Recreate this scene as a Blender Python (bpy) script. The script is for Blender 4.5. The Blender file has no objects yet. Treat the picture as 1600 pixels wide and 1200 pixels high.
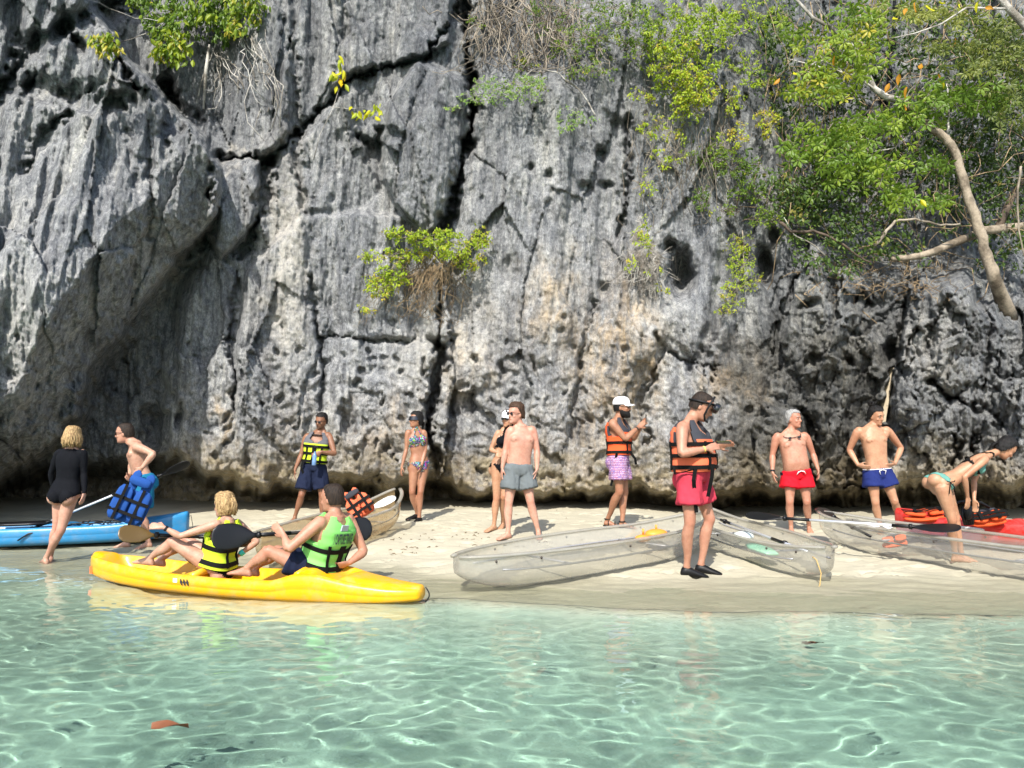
import bpy, bmesh, math, random
import numpy as np
from mathutils import Vector, Matrix, Quaternion, noise as mnoise

# ------------------------------------------------------------------ camera, world, sun, exposure
SC = bpy.context.scene
COL = SC.collection
F = 1155.0                       # focal length in pixels of the 1600 px wide photograph
CAMZ = 1.25
PITCH = math.atan(105 / F)
cam_data = bpy.data.cameras.new('camera')
cam_data.sensor_width = 36
cam_data.lens = 36 * F / 1600
cam_data.clip_start = 0.05
cam_data.clip_end = 3000
cam = bpy.data.objects.new('camera', cam_data)
COL.objects.link(cam)
cam.location = (0, 0, CAMZ)
cam.rotation_euler = (math.pi / 2 + PITCH, 0, 0)
SC.camera = cam

SUN_EL, SUN_AZ = math.radians(43), math.radians(-167)   # azimuth measured clockwise from +Y: the sun stands behind the camera, a little left
world = bpy.data.worlds.new('World')
SC.world = world
world.use_nodes = True
wn = world.node_tree.nodes
bgn = wn.get('Background') or wn.new('ShaderNodeBackground')
sky = wn.new('ShaderNodeTexSky')
sky.sky_type = 'NISHITA'
sky.sun_disc = False
sky.sun_elevation = SUN_EL
sky.sun_rotation = SUN_AZ
sky.air_density = 1.0
sky.dust_density = 1.5
world.node_tree.links.new(sky.outputs[0], bgn.inputs[0])
bgn.inputs[1].default_value = 0.15
sun_d = bpy.data.lights.new('sun', 'SUN')
sun_d.energy = 3.9
sun_d.angle = math.radians(0.55)
sun_d.color = (1, 0.955, 0.88)
sun = bpy.data.objects.new('sun', sun_d)
COL.objects.link(sun)
sdir = Vector((math.sin(SUN_AZ) * math.cos(SUN_EL), math.cos(SUN_AZ) * math.cos(SUN_EL), math.sin(SUN_EL)))
sun.rotation_euler = sdir.to_track_quat('Z', 'Y').to_euler()
sun.location = sdir * 30
SC.view_settings.view_transform = 'Standard'
SC.view_settings.look = 'None'
SC.view_settings.exposure = 1.02
SC.view_settings.gamma = 1
SC.view_settings.use_curve_mapping = False
SC.render.engine = 'CYCLES'
SC.cycles.use_light_tree = False
SC.cycles.max_bounces = 12
SC.cycles.transparent_max_bounces = 24
SC.cycles.transmission_bounces = 10
SC.cycles.caustics_refractive = True
SC.cycles.caustics_reflective = False

# ------------------------------------------------------------------ helpers
def P(px, py, Y):
    """The point at depth Y that the photograph shows at pixel (px, py)."""
    u, v = (px - 800) / F, (600 - py) / F
    fw = math.cos(PITCH) - v * math.sin(PITCH)
    up = math.sin(PITCH) + v * math.cos(PITCH)
    t = Y / fw
    return Vector((u * t, Y, CAMZ + up * t))

def tag(o, label=None, cat=None, group=None, kind=None):
    if label: o['label'] = label
    if cat: o['category'] = cat
    if group: o['group'] = group
    if kind: o['kind'] = kind
    return o

def empty(name, loc=(0, 0, 0), label=None, cat=None, group=None):
    o = bpy.data.objects.new(name, None)
    o.empty_display_size = 0.2
    COL.objects.link(o)
    o.location = loc
    return tag(o, label, cat, group)

def link_mesh(name, me, mats=None, parent=None):
    o = bpy.data.objects.new(name, me)
    COL.objects.link(o)
    if mats is not None:
        for m in (mats if isinstance(mats, (list, tuple)) else [mats]):
            me.materials.append(m)
    if parent is not None:
        o.parent = parent
        o.matrix_parent_inverse = Matrix.Translation(-parent.location)
    return o

def mesh_np(name, co, faces, smooth=True, attrs=None):
    """A mesh out of numpy arrays: co (n,3), faces (m,4) or (m,3)."""
    me = bpy.data.meshes.new(name)
    co = np.asarray(co, dtype=np.float32)
    faces = np.asarray(faces, dtype=np.int32)
    k = faces.shape[1]
    me.vertices.add(len(co))
    me.vertices.foreach_set('co', co.ravel())
    me.loops.add(faces.size)
    me.loops.foreach_set('vertex_index', faces.ravel())
    me.polygons.add(len(faces))
    me.polygons.foreach_set('loop_start', np.arange(0, faces.size, k, dtype=np.int32))
    me.polygons.foreach_set('loop_total', np.full(len(faces), k, dtype=np.int32))
    if smooth:
        me.polygons.foreach_set('use_smooth', np.ones(len(faces), dtype=bool))
    for key, arr in (attrs or {}).items():
        arr = np.asarray(arr, dtype=np.float32)
        if arr.ndim == 1:
            at = me.attributes.new(key, 'FLOAT', 'POINT')
            at.data.foreach_set('value', arr)
        else:
            at = me.attributes.new(key, 'FLOAT_COLOR', 'POINT')
            a4 = np.ones((len(arr), 4), dtype=np.float32)
            a4[:, :3] = arr[:, :3]
            at.data.foreach_set('color', a4.ravel())
    me.update(calc_edges=True)
    me.validate()
    return me

class MB:
    """Collects vertices and faces of one mesh."""
    def __init__(s):
        s.v, s.f, s.mi = [], [], []
    def add(s, vs, fs, mi=0):
        b = len(s.v)
        s.v.extend([tuple(p) for p in vs])
        for f in fs:
            s.f.append(tuple(i + b for i in f))
            s.mi.append(mi)
    def loft(s, rings, caps=True, mi=0, closed=True):
        n = len(rings[0])
        vs = [p for r in rings for p in r]
        fs = []
        for i in range(len(rings) - 1):
            for j in range(n if closed else n - 1):
                k = (j + 1) % n
                fs.append((i * n + j, i * n + k, (i + 1) * n + k, (i + 1) * n + j))
        if caps:
            fs.append(tuple(range(n - 1, -1, -1)))
            fs.append(tuple((len(rings) - 1) * n + j for j in range(n)))
        s.add(vs, fs, mi)
    def tube(s, pts, rad, n=8, mi=0, flat=1.0, up=None):
        """A tube along pts; rad a number or one per point."""
        pts = [Vector(p) for p in pts]
        if not hasattr(rad, '__len__'):
            rad = [rad] * len(pts)
        rings = []
        prev = None
        for i, p in enumerate(pts):
            t = (pts[min(i + 1, len(pts) - 1)] - pts[max(i - 1, 0)])
            if t.length < 1e-9: t = Vector((0, 0, 1))
            t.normalize()
            a = prev if prev is not None else (Vector(up) if up else (Vector((0, 0, 1)) if abs(t.z) < .9 else Vector((1, 0, 0))))
            a = a - t * a.dot(t)
            if a.length < 1e-6: a = t.orthogonal()
            a.normalize()
            prev = a
            b = t.cross(a)
            rings.append([p + (a * math.cos(q) * flat + b * math.sin(q)) * rad[i] for q in [2 * math.pi * k / n for k in range(n)]])
        s.loft(rings, True, mi)
    def ellipsoid(s, c, ax, n=12, m=8, mi=0):
        """ax: three semi-axis vectors."""
        c = Vector(c)
        vs = [c + Vector(ax[2])]
        for i in range(1, m):
            th = math.pi * i / m
            for j in range(n):
                ph = 2 * math.pi * j / n
                vs.append(c + Vector(ax[0]) * math.sin(th) * math.cos(ph) + Vector(ax[1]) * math.sin(th) * math.sin(ph) + Vector(ax[2]) * math.cos(th))
        vs.append(c - Vector(ax[2]))
        fs = [(0, 1 + j, 1 + (j + 1) % n) for j in range(n)]
        for i in range(m - 2):
            for j in range(n):
                a, b = 1 + i * n + j, 1 + i * n + (j + 1) % n
                fs.append((a, a + n, b + n, b))
        e = len(vs) - 1
        fs += [(e, 1 + (m - 2) * n + (j + 1) % n, 1 + (m - 2) * n + j) for j in range(n)]
        s.add(vs, fs, mi)
    def box(s, c, ax, mi=0):
        c = Vector(c); a, b, d = [Vector(q) for q in ax]
        vs = [c + a * i + b * j + d * k for k in (-1, 1) for j in (-1, 1) for i in (-1, 1)]
        s.add(vs, [(0, 2, 3, 1), (4, 5, 7, 6), (0, 1, 5, 4), (2, 6, 7, 3), (0, 4, 6, 2), (1, 3, 7, 5)], mi)
    def build(s, name, mats, parent=None, smooth=True):
        me = bpy.data.meshes.new(name)
        me.from_pydata(s.v, [], s.f)
        me.validate()
        if smooth:
            me.polygons.foreach_set('use_smooth', np.ones(len(me.polygons), dtype=bool))
        if len(me.polygons) == len(s.mi):
            me.polygons.foreach_set('material_index', np.array(s.mi, dtype=np.int32))
        me.update()
        return link_mesh(name, me, mats, parent)

def lerp(a, b, t): return a + (b - a) * t

# numpy value/gradient noise
def _hash(ix, iy, seed):
    h = (ix.astype(np.int64) * 374761393 + iy.astype(np.int64) * 668265263 + seed * 974634777) & 0xFFFFFFFF
    h = ((h ^ (h >> 13)) * 1274126177) & 0xFFFFFFFF
    h = ((h ^ (h >> 16)) * 2246822519) & 0xFFFFFFFF
    return ((h ^ (h >> 15)) & 0xFFFFFF) / float(0xFFFFFF)

def pnoise(x, y, seed=0):
    x0, y0 = np.floor(x), np.floor(y)
    fx, fy = x - x0, y - y0
    ux, uy = fx * fx * fx * (fx * (fx * 6 - 15) + 10), fy * fy * fy * (fy * (fy * 6 - 15) + 10)
    r = 0
    for dx in (0, 1):
        for dy in (0, 1):
            a = _hash(x0 + dx, y0 + dy, seed) * 2 * np.pi
            g = np.cos(a) * (fx - dx) + np.sin(a) * (fy - dy)
            r = r + g * (ux if dx else 1 - ux) * (uy if dy else 1 - uy)
    return r * 1.5

def fbm(x, y, o=4, seed=0, gain=.5, lac=2.03):
    r, a = 0, 1.0
    for k in range(o):
        r = r + a * pnoise(x, y, seed + k * 17)
        x, y, a = x * lac + 3.7, y * lac + 1.9, a * gain
    return r

def ridged(x, y, o=4, seed=0, gain=.5):
    r, a = 0, 1.0
    for k in range(o):
        r = r + a * (1 - 2 * np.abs(pnoise(x, y, seed + k * 31)))
        x, y, a = x * 2.07 + 5.1, y * 2.07 + 2.3, a * gain
    return r

def sstep(a, b, x):
    t = np.clip((x - a) / (b - a), 0, 1)
    return t * t * (3 - 2 * t)

def voronoi(x, y, seed=0):
    """F1, F2, cell offset vector and three random numbers of the nearest cell."""
    x0, y0 = np.floor(x), np.floor(y)
    f1 = np.full(x.shape, 9.0); f2 = np.full(x.shape, 9.0)
    dx1 = np.zeros(x.shape); dy1 = np.zeros(x.shape); cx = np.zeros(x.shape); cy = np.zeros(x.shape)
    for i in (-1, 0, 1):
        for j in (-1, 0, 1):
            gx, gy = x0 + i, y0 + j
            sx, sy = gx + _hash(gx, gy, seed), gy + _hash(gx, gy, seed + 5)
            ddx, ddy = x - sx, y - sy
            d = np.sqrt(ddx ** 2 + ddy ** 2)
            near = d < f1
            f2 = np.where(near, f1, np.minimum(f2, d))
            f1 = np.where(near, d, f1)
            dx1 = np.where(near, ddx, dx1); dy1 = np.where(near, ddy, dy1)
            cx = np.where(near, gx, cx); cy = np.where(near, gy, cy)
    return f1, f2, dx1, dy1, _hash(cx, cy, seed + 11), _hash(cx, cy, seed + 12), _hash(cx, cy, seed + 13)

def seg_dist(x, y, pts):
    d = np.full(x.shape, 1e9)
    for (x0, y0), (x1, y1) in zip(pts[:-1], pts[1:]):
        vx, vy = x1 - x0, y1 - y0
        t = np.clip(((x - x0) * vx + (y - y0) * vy) / (vx * vx + vy * vy + 1e-9), 0, 1)
        d = np.minimum(d, np.hypot(x - x0 - t * vx, y - y0 - t * vy))
    return d

def poly_sd(x, y, pts):
    """Signed distance to a polygon, positive inside."""
    inside = np.zeros(x.shape, dtype=bool)
    n = len(pts)
    for i in range(n):
        (x0, y0), (x1, y1) = pts[i], pts[(i + 1) % n]
        c = ((y0 > y) != (y1 > y)) & (x < (x1 - x0) * (y - y0) / (y1 - y0 + 1e-12) + x0)
        inside ^= c
    d = seg_dist(x, y, list(pts) + [pts[0]])
    return np.where(inside, d, -d)

# ------------------------------------------------------------------ materials
def mat(name, color=(.5, .5, .5), rough=.6, metal=0.0, spec=.5, alpha=1, sss=0, bump=None, coat=0, var=0, vscale=30):
    m = bpy.data.materials.new(name)
    m.use_nodes = True
    nt = m.node_tree
    b = nt.nodes['Principled BSDF']
    b.inputs['Base Color'].default_value = (*color, 1)
    b.inputs['Roughness'].default_value = rough
    b.inputs['Metallic'].default_value = metal
    b.inputs['Specular IOR Level'].default_value = spec
    if sss:
        b.inputs['Subsurface Weight'].default_value = sss
        b.inputs['Subsurface Radius'].default_value = (.02, .008, .004)
    if coat: b.inputs['Coat Weight'].default_value = coat
    tc = nt.nodes.new('ShaderNodeTexCoord')
    if var:
        n = nt.nodes.new('ShaderNodeTexNoise'); n.inputs['Scale'].default_value = vscale; n.inputs['Detail'].default_value = 5
        nt.links.new(tc.outputs['Object'], n.inputs['Vector'])
        mx = nt.nodes.new('ShaderNodeMix'); mx.data_type = 'RGBA'
        mx.inputs['A'].default_value = (*[c * (1 - var) for c in color], 1)
        mx.inputs['B'].default_value = (*[min(1, c * (1 + var)) for c in color], 1)
        nt.links.new(n.outputs['Fac'], mx.inputs['Factor'])
        nt.links.new(mx.outputs['Result'], b.inputs['Base Color'])
    if bump:
        sc_, st = bump[0], bump[1]
        n = nt.nodes.new('ShaderNodeTexNoise'); n.inputs['Scale'].default_value = sc_; n.inputs['Detail'].default_value = 4
        mp = nt.nodes.new('ShaderNodeMapping')
        if len(bump) > 2: mp.inputs['Scale'].default_value = bump[2]
        nt.links.new(tc.outputs['Object'], mp.inputs['Vector'])
        nt.links.new(mp.outputs[0], n.inputs['Vector'])
        bp = nt.nodes.new('ShaderNodeBump'); bp.inputs['Strength'].default_value = st; bp.inputs['Distance'].default_value = .01
        nt.links.new(n.outputs['Fac'], bp.inputs['Height'])
        nt.links.new(bp.outputs[0], b.inputs['Normal'])
    return m

class N:
    """Short node-tree builder."""
    def __init__(s, name):
        s.m = bpy.data.materials.new(name); s.m.use_nodes = True
        s.t = s.m.node_tree; s.b = s.t.nodes['Principled BSDF']; s.out = s.t.nodes['Material Output']
    def n(s, typ, ins=None, **kw):
        nd = s.t.nodes.new(typ)
        for k, v in kw.items(): setattr(nd, k, v)
        for k, v in (ins or {}).items():
            if isinstance(v, bpy.types.NodeSocket): s.t.links.new(v, nd.inputs[k])
            else: nd.inputs[k].default_value = v
        return nd
    def l(s, a, b): s.t.links.new(a, b)
    def mix(s, f, a, b, typ='RGBA', blend='MIX'):
        nd = s.t.nodes.new('ShaderNodeMix'); nd.data_type = typ
        if typ == 'RGBA': nd.blend_type = blend
        for k, v in (('Factor', f), ('A', a), ('B', b)):
            sk = [i for i in nd.inputs if i.name == k and i.enabled][0]
            if isinstance(v, bpy.types.NodeSocket): s.t.links.new(v, sk)
            else: sk.default_value = v if not isinstance(v, tuple) or len(v) != 3 else (*v, 1)
        return [o for o in nd.outputs if o.enabled][0]
    def math(s, op, a, b=0.0, clamp=False):
        nd = s.t.nodes.new('ShaderNodeMath'); nd.operation = op; nd.use_clamp = clamp
        for i, v in enumerate((a, b)):
            if isinstance(v, bpy.types.NodeSocket): s.t.links.new(v, nd.inputs[i])
            else: nd.inputs[i].default_value = v
        return nd.outputs[0]
    def ramp(s, f, stops):
        nd = s.t.nodes.new('ShaderNodeValToRGB')
        e = nd.color_ramp.elements
        while len(e) < len(stops): e.new(.5)
        for el, (p, c) in zip(e, stops):
            el.position = p; el.color = (*c, 1) if len(c) == 3 else c
        s.t.links.new(f, nd.inputs[0])
        return nd.outputs[0]
    def noise(s, vec, scale, detail=6, rough=.55, dist=0):
        nd = s.n('ShaderNodeTexNoise', {'Vector': vec, 'Scale': scale, 'Detail': detail, 'Roughness': rough, 'Distortion': dist})
        return nd.outputs['Fac']
    def mapping(s, vec, scale=(1, 1, 1), loc=(0, 0, 0), rot=(0, 0, 0)):
        return s.n('ShaderNodeMapping', {'Vector': vec, 'Scale': scale, 'Location': loc, 'Rotation': rot}).outputs[0]
    def coord(s, k='Object'):
        return s.n('ShaderNodeTexCoord').outputs[k]
    def attr(s, name, out='Fac'):
        return s.n('ShaderNodeAttribute', attribute_name=name).outputs[out]

# ------------------------------------------------------------------ the beach and the sea bed
def shore_edge(x):
    """Depth Y at which the sand bank drops into the green water, for world x."""
    px = np.array([-12, -6, -4, -3, -1.2, -.5, .3, 1.6, 3.2, 5, 8, 14])
    py = np.array([9.9, 8.4, 7.35, 6.5, 6.25, 6.45, 6.2, 6.0, 5.85, 5.75, 5.6, 5.5])
    return np.interp(x, px, py)

def film_edge(x):
    """Depth Y up to which a film of water lies on the bank."""
    px = np.array([-12, -5.5, -4.2, -3.2, -1.5, -.6, .3, 1.6, 3.2, 5, 8, 14])
    py = np.array([11.6, 10.4, 9.8, 8.9, 7.8, 7.5, 7.15, 7.10, 7.15, 7.15, 6.7, 6.6])
    return np.interp(x, px, py)

def ground_z(x, y):
    x = np.asarray(x, dtype=float); y = np.asarray(y, dtype=float)
    e = shore_edge(x) + .10 * fbm(x * .9, y * .4, 3, 5)
    w = film_edge(x) + .12 * fbm(x * .8, y * .8, 3, 9) + .05 * fbm(x * 4, y * 3, 3, 10)
    z_deep = -.075 - .50 * (1 - np.exp(-np.maximum(e - y, 0) / .9)) - .10 * np.clip(e - y, 0, 40) ** .8
    t = np.clip((y - e) / np.maximum(w - e, .05), 0, 1)
    z_film = -.075 + .085 * t ** .8
    up = np.maximum(y - w, 0)
    z_dry = .01 + (.19 * (1 - np.exp(-up / 1.7)) + .012 * up) * (1 - .5 * sstep(1.2, 4, x))
    z = np.where(y < e, z_deep, np.where(y < w, z_film, z_dry))
    dry = sstep(0, .8, up)
    z = z + dry * (.022 * fbm(x * 1.7, y * 1.7, 4, 21) + .007 * fbm(x * 7, y * 7, 3, 22))
    z = z + (1 - dry) * sstep(-.2, .2, y - e) * .013 * ridged(x * 1.1 + y * .3, y * 5.0 + .8 * pnoise(x * 1.3, y, 3), 3, 31)
    z = z + .02 * fbm(x * 1.2, y * 1.2, 3, 41) * sstep(0, -1, y - e)
    return z

def make_sand():
    xs = np.concatenate([np.linspace(-400, -14, 14), np.arange(-13, 13.01, .045), np.linspace(14, 400, 14)])
    ys = np.concatenate([np.linspace(-400, -6, 12), np.linspace(-5, 2, 20), np.arange(2.1, 5.2, .06), np.arange(5.2, 13.0, .03), np.linspace(13.2, 18, 14), np.linspace(25, 400, 8)])
    X, Y = np.meshgrid(xs, ys)
    Z = ground_z(X, Y)
    Z = np.where(Y < -6, np.minimum(Z, -2.5), Z)
    ny, nx = X.shape
    idx = np.arange(nx * ny).reshape(ny, nx)
    f = np.stack([idx[:-1, :-1], idx[:-1, 1:], idx[1:, 1:], idx[1:, :-1]], -1).reshape(-1, 4)
    # trodden footprints: shallow dents round the people
    rng = np.random.RandomState(4)
    fx = rng.uniform(-4.5, 6.5, 620); fy = rng.uniform(7.3, 12.5, 620); fa = rng.normal(.4, .8, 620)
    for a, b, c in zip(fx, fy, fa):
        m = (np.abs(X - a) < .3) & (np.abs(Y - b) < .3)
        if not m.any(): continue
        dx, dy = X[m] - a, Y[m] - b
        r = ((dx * math.cos(c) + dy * math.sin(c)) / .13) ** 2 + ((-dx * math.sin(c) + dy * math.cos(c)) / .055) ** 2
        Z[m] += np.where(r < 1, -.028 * (1 - r), .009 * np.exp(-(r - 1) * 1.5))
    wet = 1 - sstep(-.15, .55, Y - film_edge(X) - .25 * fbm(X * .9, Y * .9, 3, 77))
    me = mesh_np('sand', np.stack([X, Y, Z], -1).reshape(-1, 3), f, attrs={'wet': wet.ravel(), 'deep': sstep(-.03, -.16, Z).ravel()})
    s = N('sand')
    c = s.coord()
    n1 = s.noise(c, 2.2, 6); n2 = s.noise(c, 90, 3, .7); n3 = s.noise(s.mapping(c, (1, 1, 1)), 14, 5, .65)
    dry = s.mix(n1, (.36, .33, .245), (.465, .43, .325))
    dry = s.mix(s.math('MULTIPLY', n2, .5), dry, (.26, .235, .16))
    speck = s.ramp(s.noise(c, 55, 4, .75), [(.66, (0, 0, 0)), (.74, (1, 1, 1))])
    patch = s.ramp(s.noise(c, 1.3, 3), [(.48, (0, 0, 0)), (.62, (1, 1, 1))])
    dry = s.mix(s.math('MULTIPLY', s.math('MULTIPLY', speck, patch), .6), dry, (.20, .16, .11))
    wetc = s.mix(n3, (.225, .21, .145), (.29, .27, .19))
    w = s.attr('wet')
    col = s.mix(w, dry, wetc)
    col = s.mix(s.attr('deep'), col, s.mix(s.ramp(s.noise(c, .75, 5, .6), [(.38, (0, 0, 0)), (.62, (1, 1, 1))]), (.31, .31, .25), (.47, .46, .37)))
    s.l(col, s.b.inputs['Base Color'])
    s.l(s.mix(w, .95, .5, 'FLOAT'), s.b.inputs['Roughness'])
    h = s.math('ADD', s.math('MULTIPLY', n2, .25), n3)
    bp = s.n('ShaderNodeBump', {'Height': h, 'Strength': .55, 'Distance': .02})
    s.l(bp.outputs[0], s.b.inputs['Normal'])
    o = link_mesh('beach', me, s.m)
    tag(o, 'pale sand beach that dips under the shallow water', kind='structure')
    o.cycles.is_caustics_receiver = True
    return o
beach = make_sand()

# ------------------------------------------------------------------ the sea
def wave_z(X, Y):
    a = .0042 * fbm(X * 1.4 + .5 * pnoise(X, Y, 3), Y * 1.9 + X * .35, 1, 101)
    r1 = np.sqrt(pnoise(X * 3.7 + .5 * pnoise(X * 2, Y * 2, 8), Y * 4.7 - X * .5, 131) ** 2 + .004)
    r2 = np.sqrt(pnoise(X * 4.5 + .5 * pnoise(X * 2, Y * 2, 18), Y * 5.4 + X * .9, 141) ** 2 + .004)
    b = -.0040 * r1 * (1 + .35 * pnoise(X * .7, Y * .7, 5)) - .0030 * r2
    c = .00030 * pnoise(X * 11, Y * 15, 171)
    return a + b + c

def edge_curve(x):
    return shore_edge(x) + .10 * fbm(x * .9, shore_edge(x) * .4, 3, 5) + .02

def water_sheet(name, ys):
    xs = np.concatenate([np.linspace(-400, -9, 14), np.arange(-8, 8.01, .024), np.linspace(9, 400, 14)])
    X, S = np.meshgrid(xs, ys)
    Y = edge_curve(X) + S
    Z = wave_z(X, Y)
    Z = np.where((np.abs(X) > 8.2) | (S < -5.5), 0, Z) * (1 - .65 * sstep(-.1, .6, S))
    ny, nx = X.shape
    idx = np.arange(nx * ny).reshape(ny, nx)
    f = np.stack([idx[:-1, :-1], idx[:-1, 1:], idx[1:, 1:], idx[1:, :-1]], -1).reshape(-1, 4)
    depth = np.clip(Z - ground_z(X, Y), 0, 3)
    return mesh_np(name, np.stack([X, Y, Z], -1).reshape(-1, 3), f, attrs={'depth': depth.ravel()})

def water_color(s):
    d = s.attr('depth')
    c = s.coord()
    d = s.math('ADD', d, s.math('MULTIPLY', s.math('SUBTRACT', s.noise(c, .8, 4, .6), .5), .75))
    return s.ramp(d, [(0, (.98, 1, .97)), (.10, (.93, .97, .94)), (.30, (.75, .86, .835)), (.75, (.60, .77, .75)), (1, (.56, .74, .73))])

def make_sea():
    me = water_sheet('sea', np.concatenate([np.linspace(-400, -7, 14), np.linspace(-6.4, -5.3, 8), np.arange(-5.25, 0, .02), [0]]))
    s = N('sea_water')
    s.t.nodes.remove(s.b)
    g = s.n('ShaderNodeBsdfGlass', {'Color': water_color(s), 'Roughness': 0, 'IOR': 1.33})
    s.l(g.outputs[0], s.out.inputs['Surface'])
    o = link_mesh('sea', me, s.m)
    tag(o, 'clear turquoise shallow sea with small ripples', kind='structure')
    o.cycles.is_caustics_caster = True
    # the thin film of water that runs up the sand bank
    me = water_sheet('water_film', np.concatenate([[0], np.arange(.02, 1.2, .025), np.linspace(1.25, 5, 60)]))
    s = N('film_water')
    s.t.nodes.remove(s.b)
    c = s.coord()
    n = s.noise(s.mapping(c, (1, 2.6, 1)), 9, 6, .65, .6)
    bp = s.n('ShaderNodeBump', {'Height': n, 'Strength': .9, 'Distance': .035})
    lw = s.n('ShaderNodeLayerWeight', {'Normal': bp.outputs[0]})
    fr = s.math('ADD', s.math('MULTIPLY', s.math('POWER', lw.outputs['Facing'], 5.0), .95), .02)
    tr = s.n('ShaderNodeBsdfTransparent', {'Color': water_color(s)})
    gl = s.n('ShaderNodeBsdfGlossy', {'Roughness': .03, 'Normal': bp.outputs[0]})
    mx = s.n('ShaderNodeMixShader', {0: fr, 1: tr.outputs[0], 2: gl.outputs[0]})
    s.l(mx.outputs[0], s.out.inputs['Surface'])
    o2 = link_mesh('water_film', me, s.m)
    tag(o2, 'thin film of clear water over the sand bank', kind='structure')
    return o, o2
sea, film = make_sea()
sun_d.cycles.is_caustics_light = True

# ------------------------------------------------------------------ the limestone cliff
CLIFF_Y = 12.7
def cliff_h(px, py):
    """How far the rock stands out from its mean plane (metres), for photograph pixels."""
    calm = .30 + .70 * np.maximum(sstep(430, 640, py), sstep(1000, 1250, px))
    wx = px + calm * (16 * fbm(px / 95, py / 130, 3, 1) + 5 * fbm(px / 22, py / 30, 3, 2)) + 2.2 * fbm(px / 9, py / 14, 2, 6)
    wy = py + calm * (16 * fbm(px / 95, py / 130, 3, 3) + 5 * fbm(px / 22, py / 30, 3, 4)) + 2.2 * fbm(px / 9, py / 14, 2, 8)
    h = np.zeros(px.shape)
    right = sstep(1120, 1330, px)                    # 1 on the rougher, darker right-hand rock
    low = sstep(430, 640, py)                         # 1 on the knobbly lower rock
    # tilted blocks, two sizes, tall and narrow
    s = wx * .17                                       # lean of the blocks
    for (sx, sy, amp, tilt, crack, seed) in ((175, 420, .20, .36, .02, 50), (70, 190, .12, .24, .012, 60)):
        f1, f2, dx, dy, r1, r2, r3 = voronoi((wx + wy * .12) / sx + 7.3, wy / sy + 3.1, seed)
        h += amp * (r1 - .5) * 1.6 + tilt * ((r2 - .5) * 2.0 * dx + (r3 - .62) * 1.5 * dy)
        h -= crack * np.exp(-((f2 - f1) / .045) ** 2)
    # the large panels of the face, each a leaning plane of its own
    for pts, o, gx_, gy_ in (([(410, -90), (452, -90), (458, 90), (456, 205), (418, 250), (350, 240), (338, 80), (350, -90)], .22, .34, -.05),
                             ([(452, -90), (500, -90), (498, 60), (505, 165), (458, 212), (458, 90)], .02, -.55, 0), ([(500, -90), (546, -90), (543, 112), (506, 162), (498, 60)], .16, .50, .05),
                             ([(546, -90), (612, -90), (614, 100), (545, 115)], .22, -.30, .08), ([(612, -90), (712, -90), (700, 66), (660, 92), (614, 102)], .34, .22, .12),
                             ([(598, 215), (612, 150), (655, 92), (722, 122), (728, 240), (700, 338), (664, 372), (618, 322), (600, 280)], .40, -.25, -.06), ([(680, 170), (728, 170), (728, 240), (700, 338), (672, 360)], -.02, -.75, 0),
                             ([(455, 240), (470, 300), (474, 330), (384, 425), (400, 300), (418, 262)], .10, .35, 0),
                             ([(460, 235), (530, 152), (600, 122), (598, 215), (600, 300), (560, 330), (474, 330)], .06, -.30, -.10), ([(474, 335), (560, 330), (625, 340), (640, 530), (505, 530), (486, 430)], .16, .16, -.06),
                             ([(384, 425), (474, 333), (486, 430), (505, 570), (508, 790), (362, 790), (364, 600)], .20, -.22, -.03), ([(505, 536), (640, 536), (690, 545), (672, 640), (664, 790), (512, 790)], .16, .12, .03),
                             ([(262, 440), (330, 390), (370, 430), (362, 560), (362, 790), (250, 790), (262, 600)], .10, .30, .02), ([(742, 140), (860, 110), (905, 150), (880, 380), (850, 560), (800, 790), (690, 790), (700, 540), (695, 440), (735, 250)], .14, .14, -.02),
                             ([(905, 150), (980, 190), (980, 350), (930, 470), (890, 700), (870, 790), (800, 790), (850, 560), (880, 380)], .06, -.30, .0), ([(330, 250), (392, 246), (412, 262), (404, 330), (385, 372), (345, 405), (325, 372)], .34, -.40, .05),
                             ([(985, 200), (1110, 180), (1130, 400), (1090, 560), (1020, 520), (975, 390)], .05, .22, .0), ([(1030, 575), (1125, 578), (1240, 650), (1280, 790), (1010, 790), (1008, 690)], .14, .20, .03)):
        cx_, cy_ = np.mean([q[0] for q in pts]), np.mean([q[1] for q in pts])
        sd_ = poly_sd(wx * .6 + px * .4, wy * .6 + py * .4, pts)
        h += sstep(-5, 7, sd_) * (o + gx_ * (px - cx_) / 100 + gy_ * (py - cy_) / 100)
    # flutes and ribs running down the face
    fl = ridged(wx / 58 + .10 * fbm(px / 60, py / 200, 2, 7), wy / 330, 3, 11)
    h += .10 * fl * (1 - .5 * low)
    fl2 = ridged(px / 15 + wy / 160, wy / 210, 3, 15, .6)
    h += .033 * fl2 * (1 - .6 * low) * (1 + .3 * right)
    h += .045 * fbm(wx / 30, wy / 60, 4, 19) + .035 * (np.abs(fbm(px / 12, py / 60, 3, 24)) - .3)
    h += .016 * fbm(px / 5.0, py / 13, 3, 23, .65)
    # knobbly, pitted lower band
    kn = 1.3 * fbm(wx / 24, wy / 24, 5, 29, .62) + .35 * ridged(wx / 34, wy / 40, 3, 30, .55)
    h += (.050 - .012 * right) * kn * np.maximum(low, right)
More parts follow.
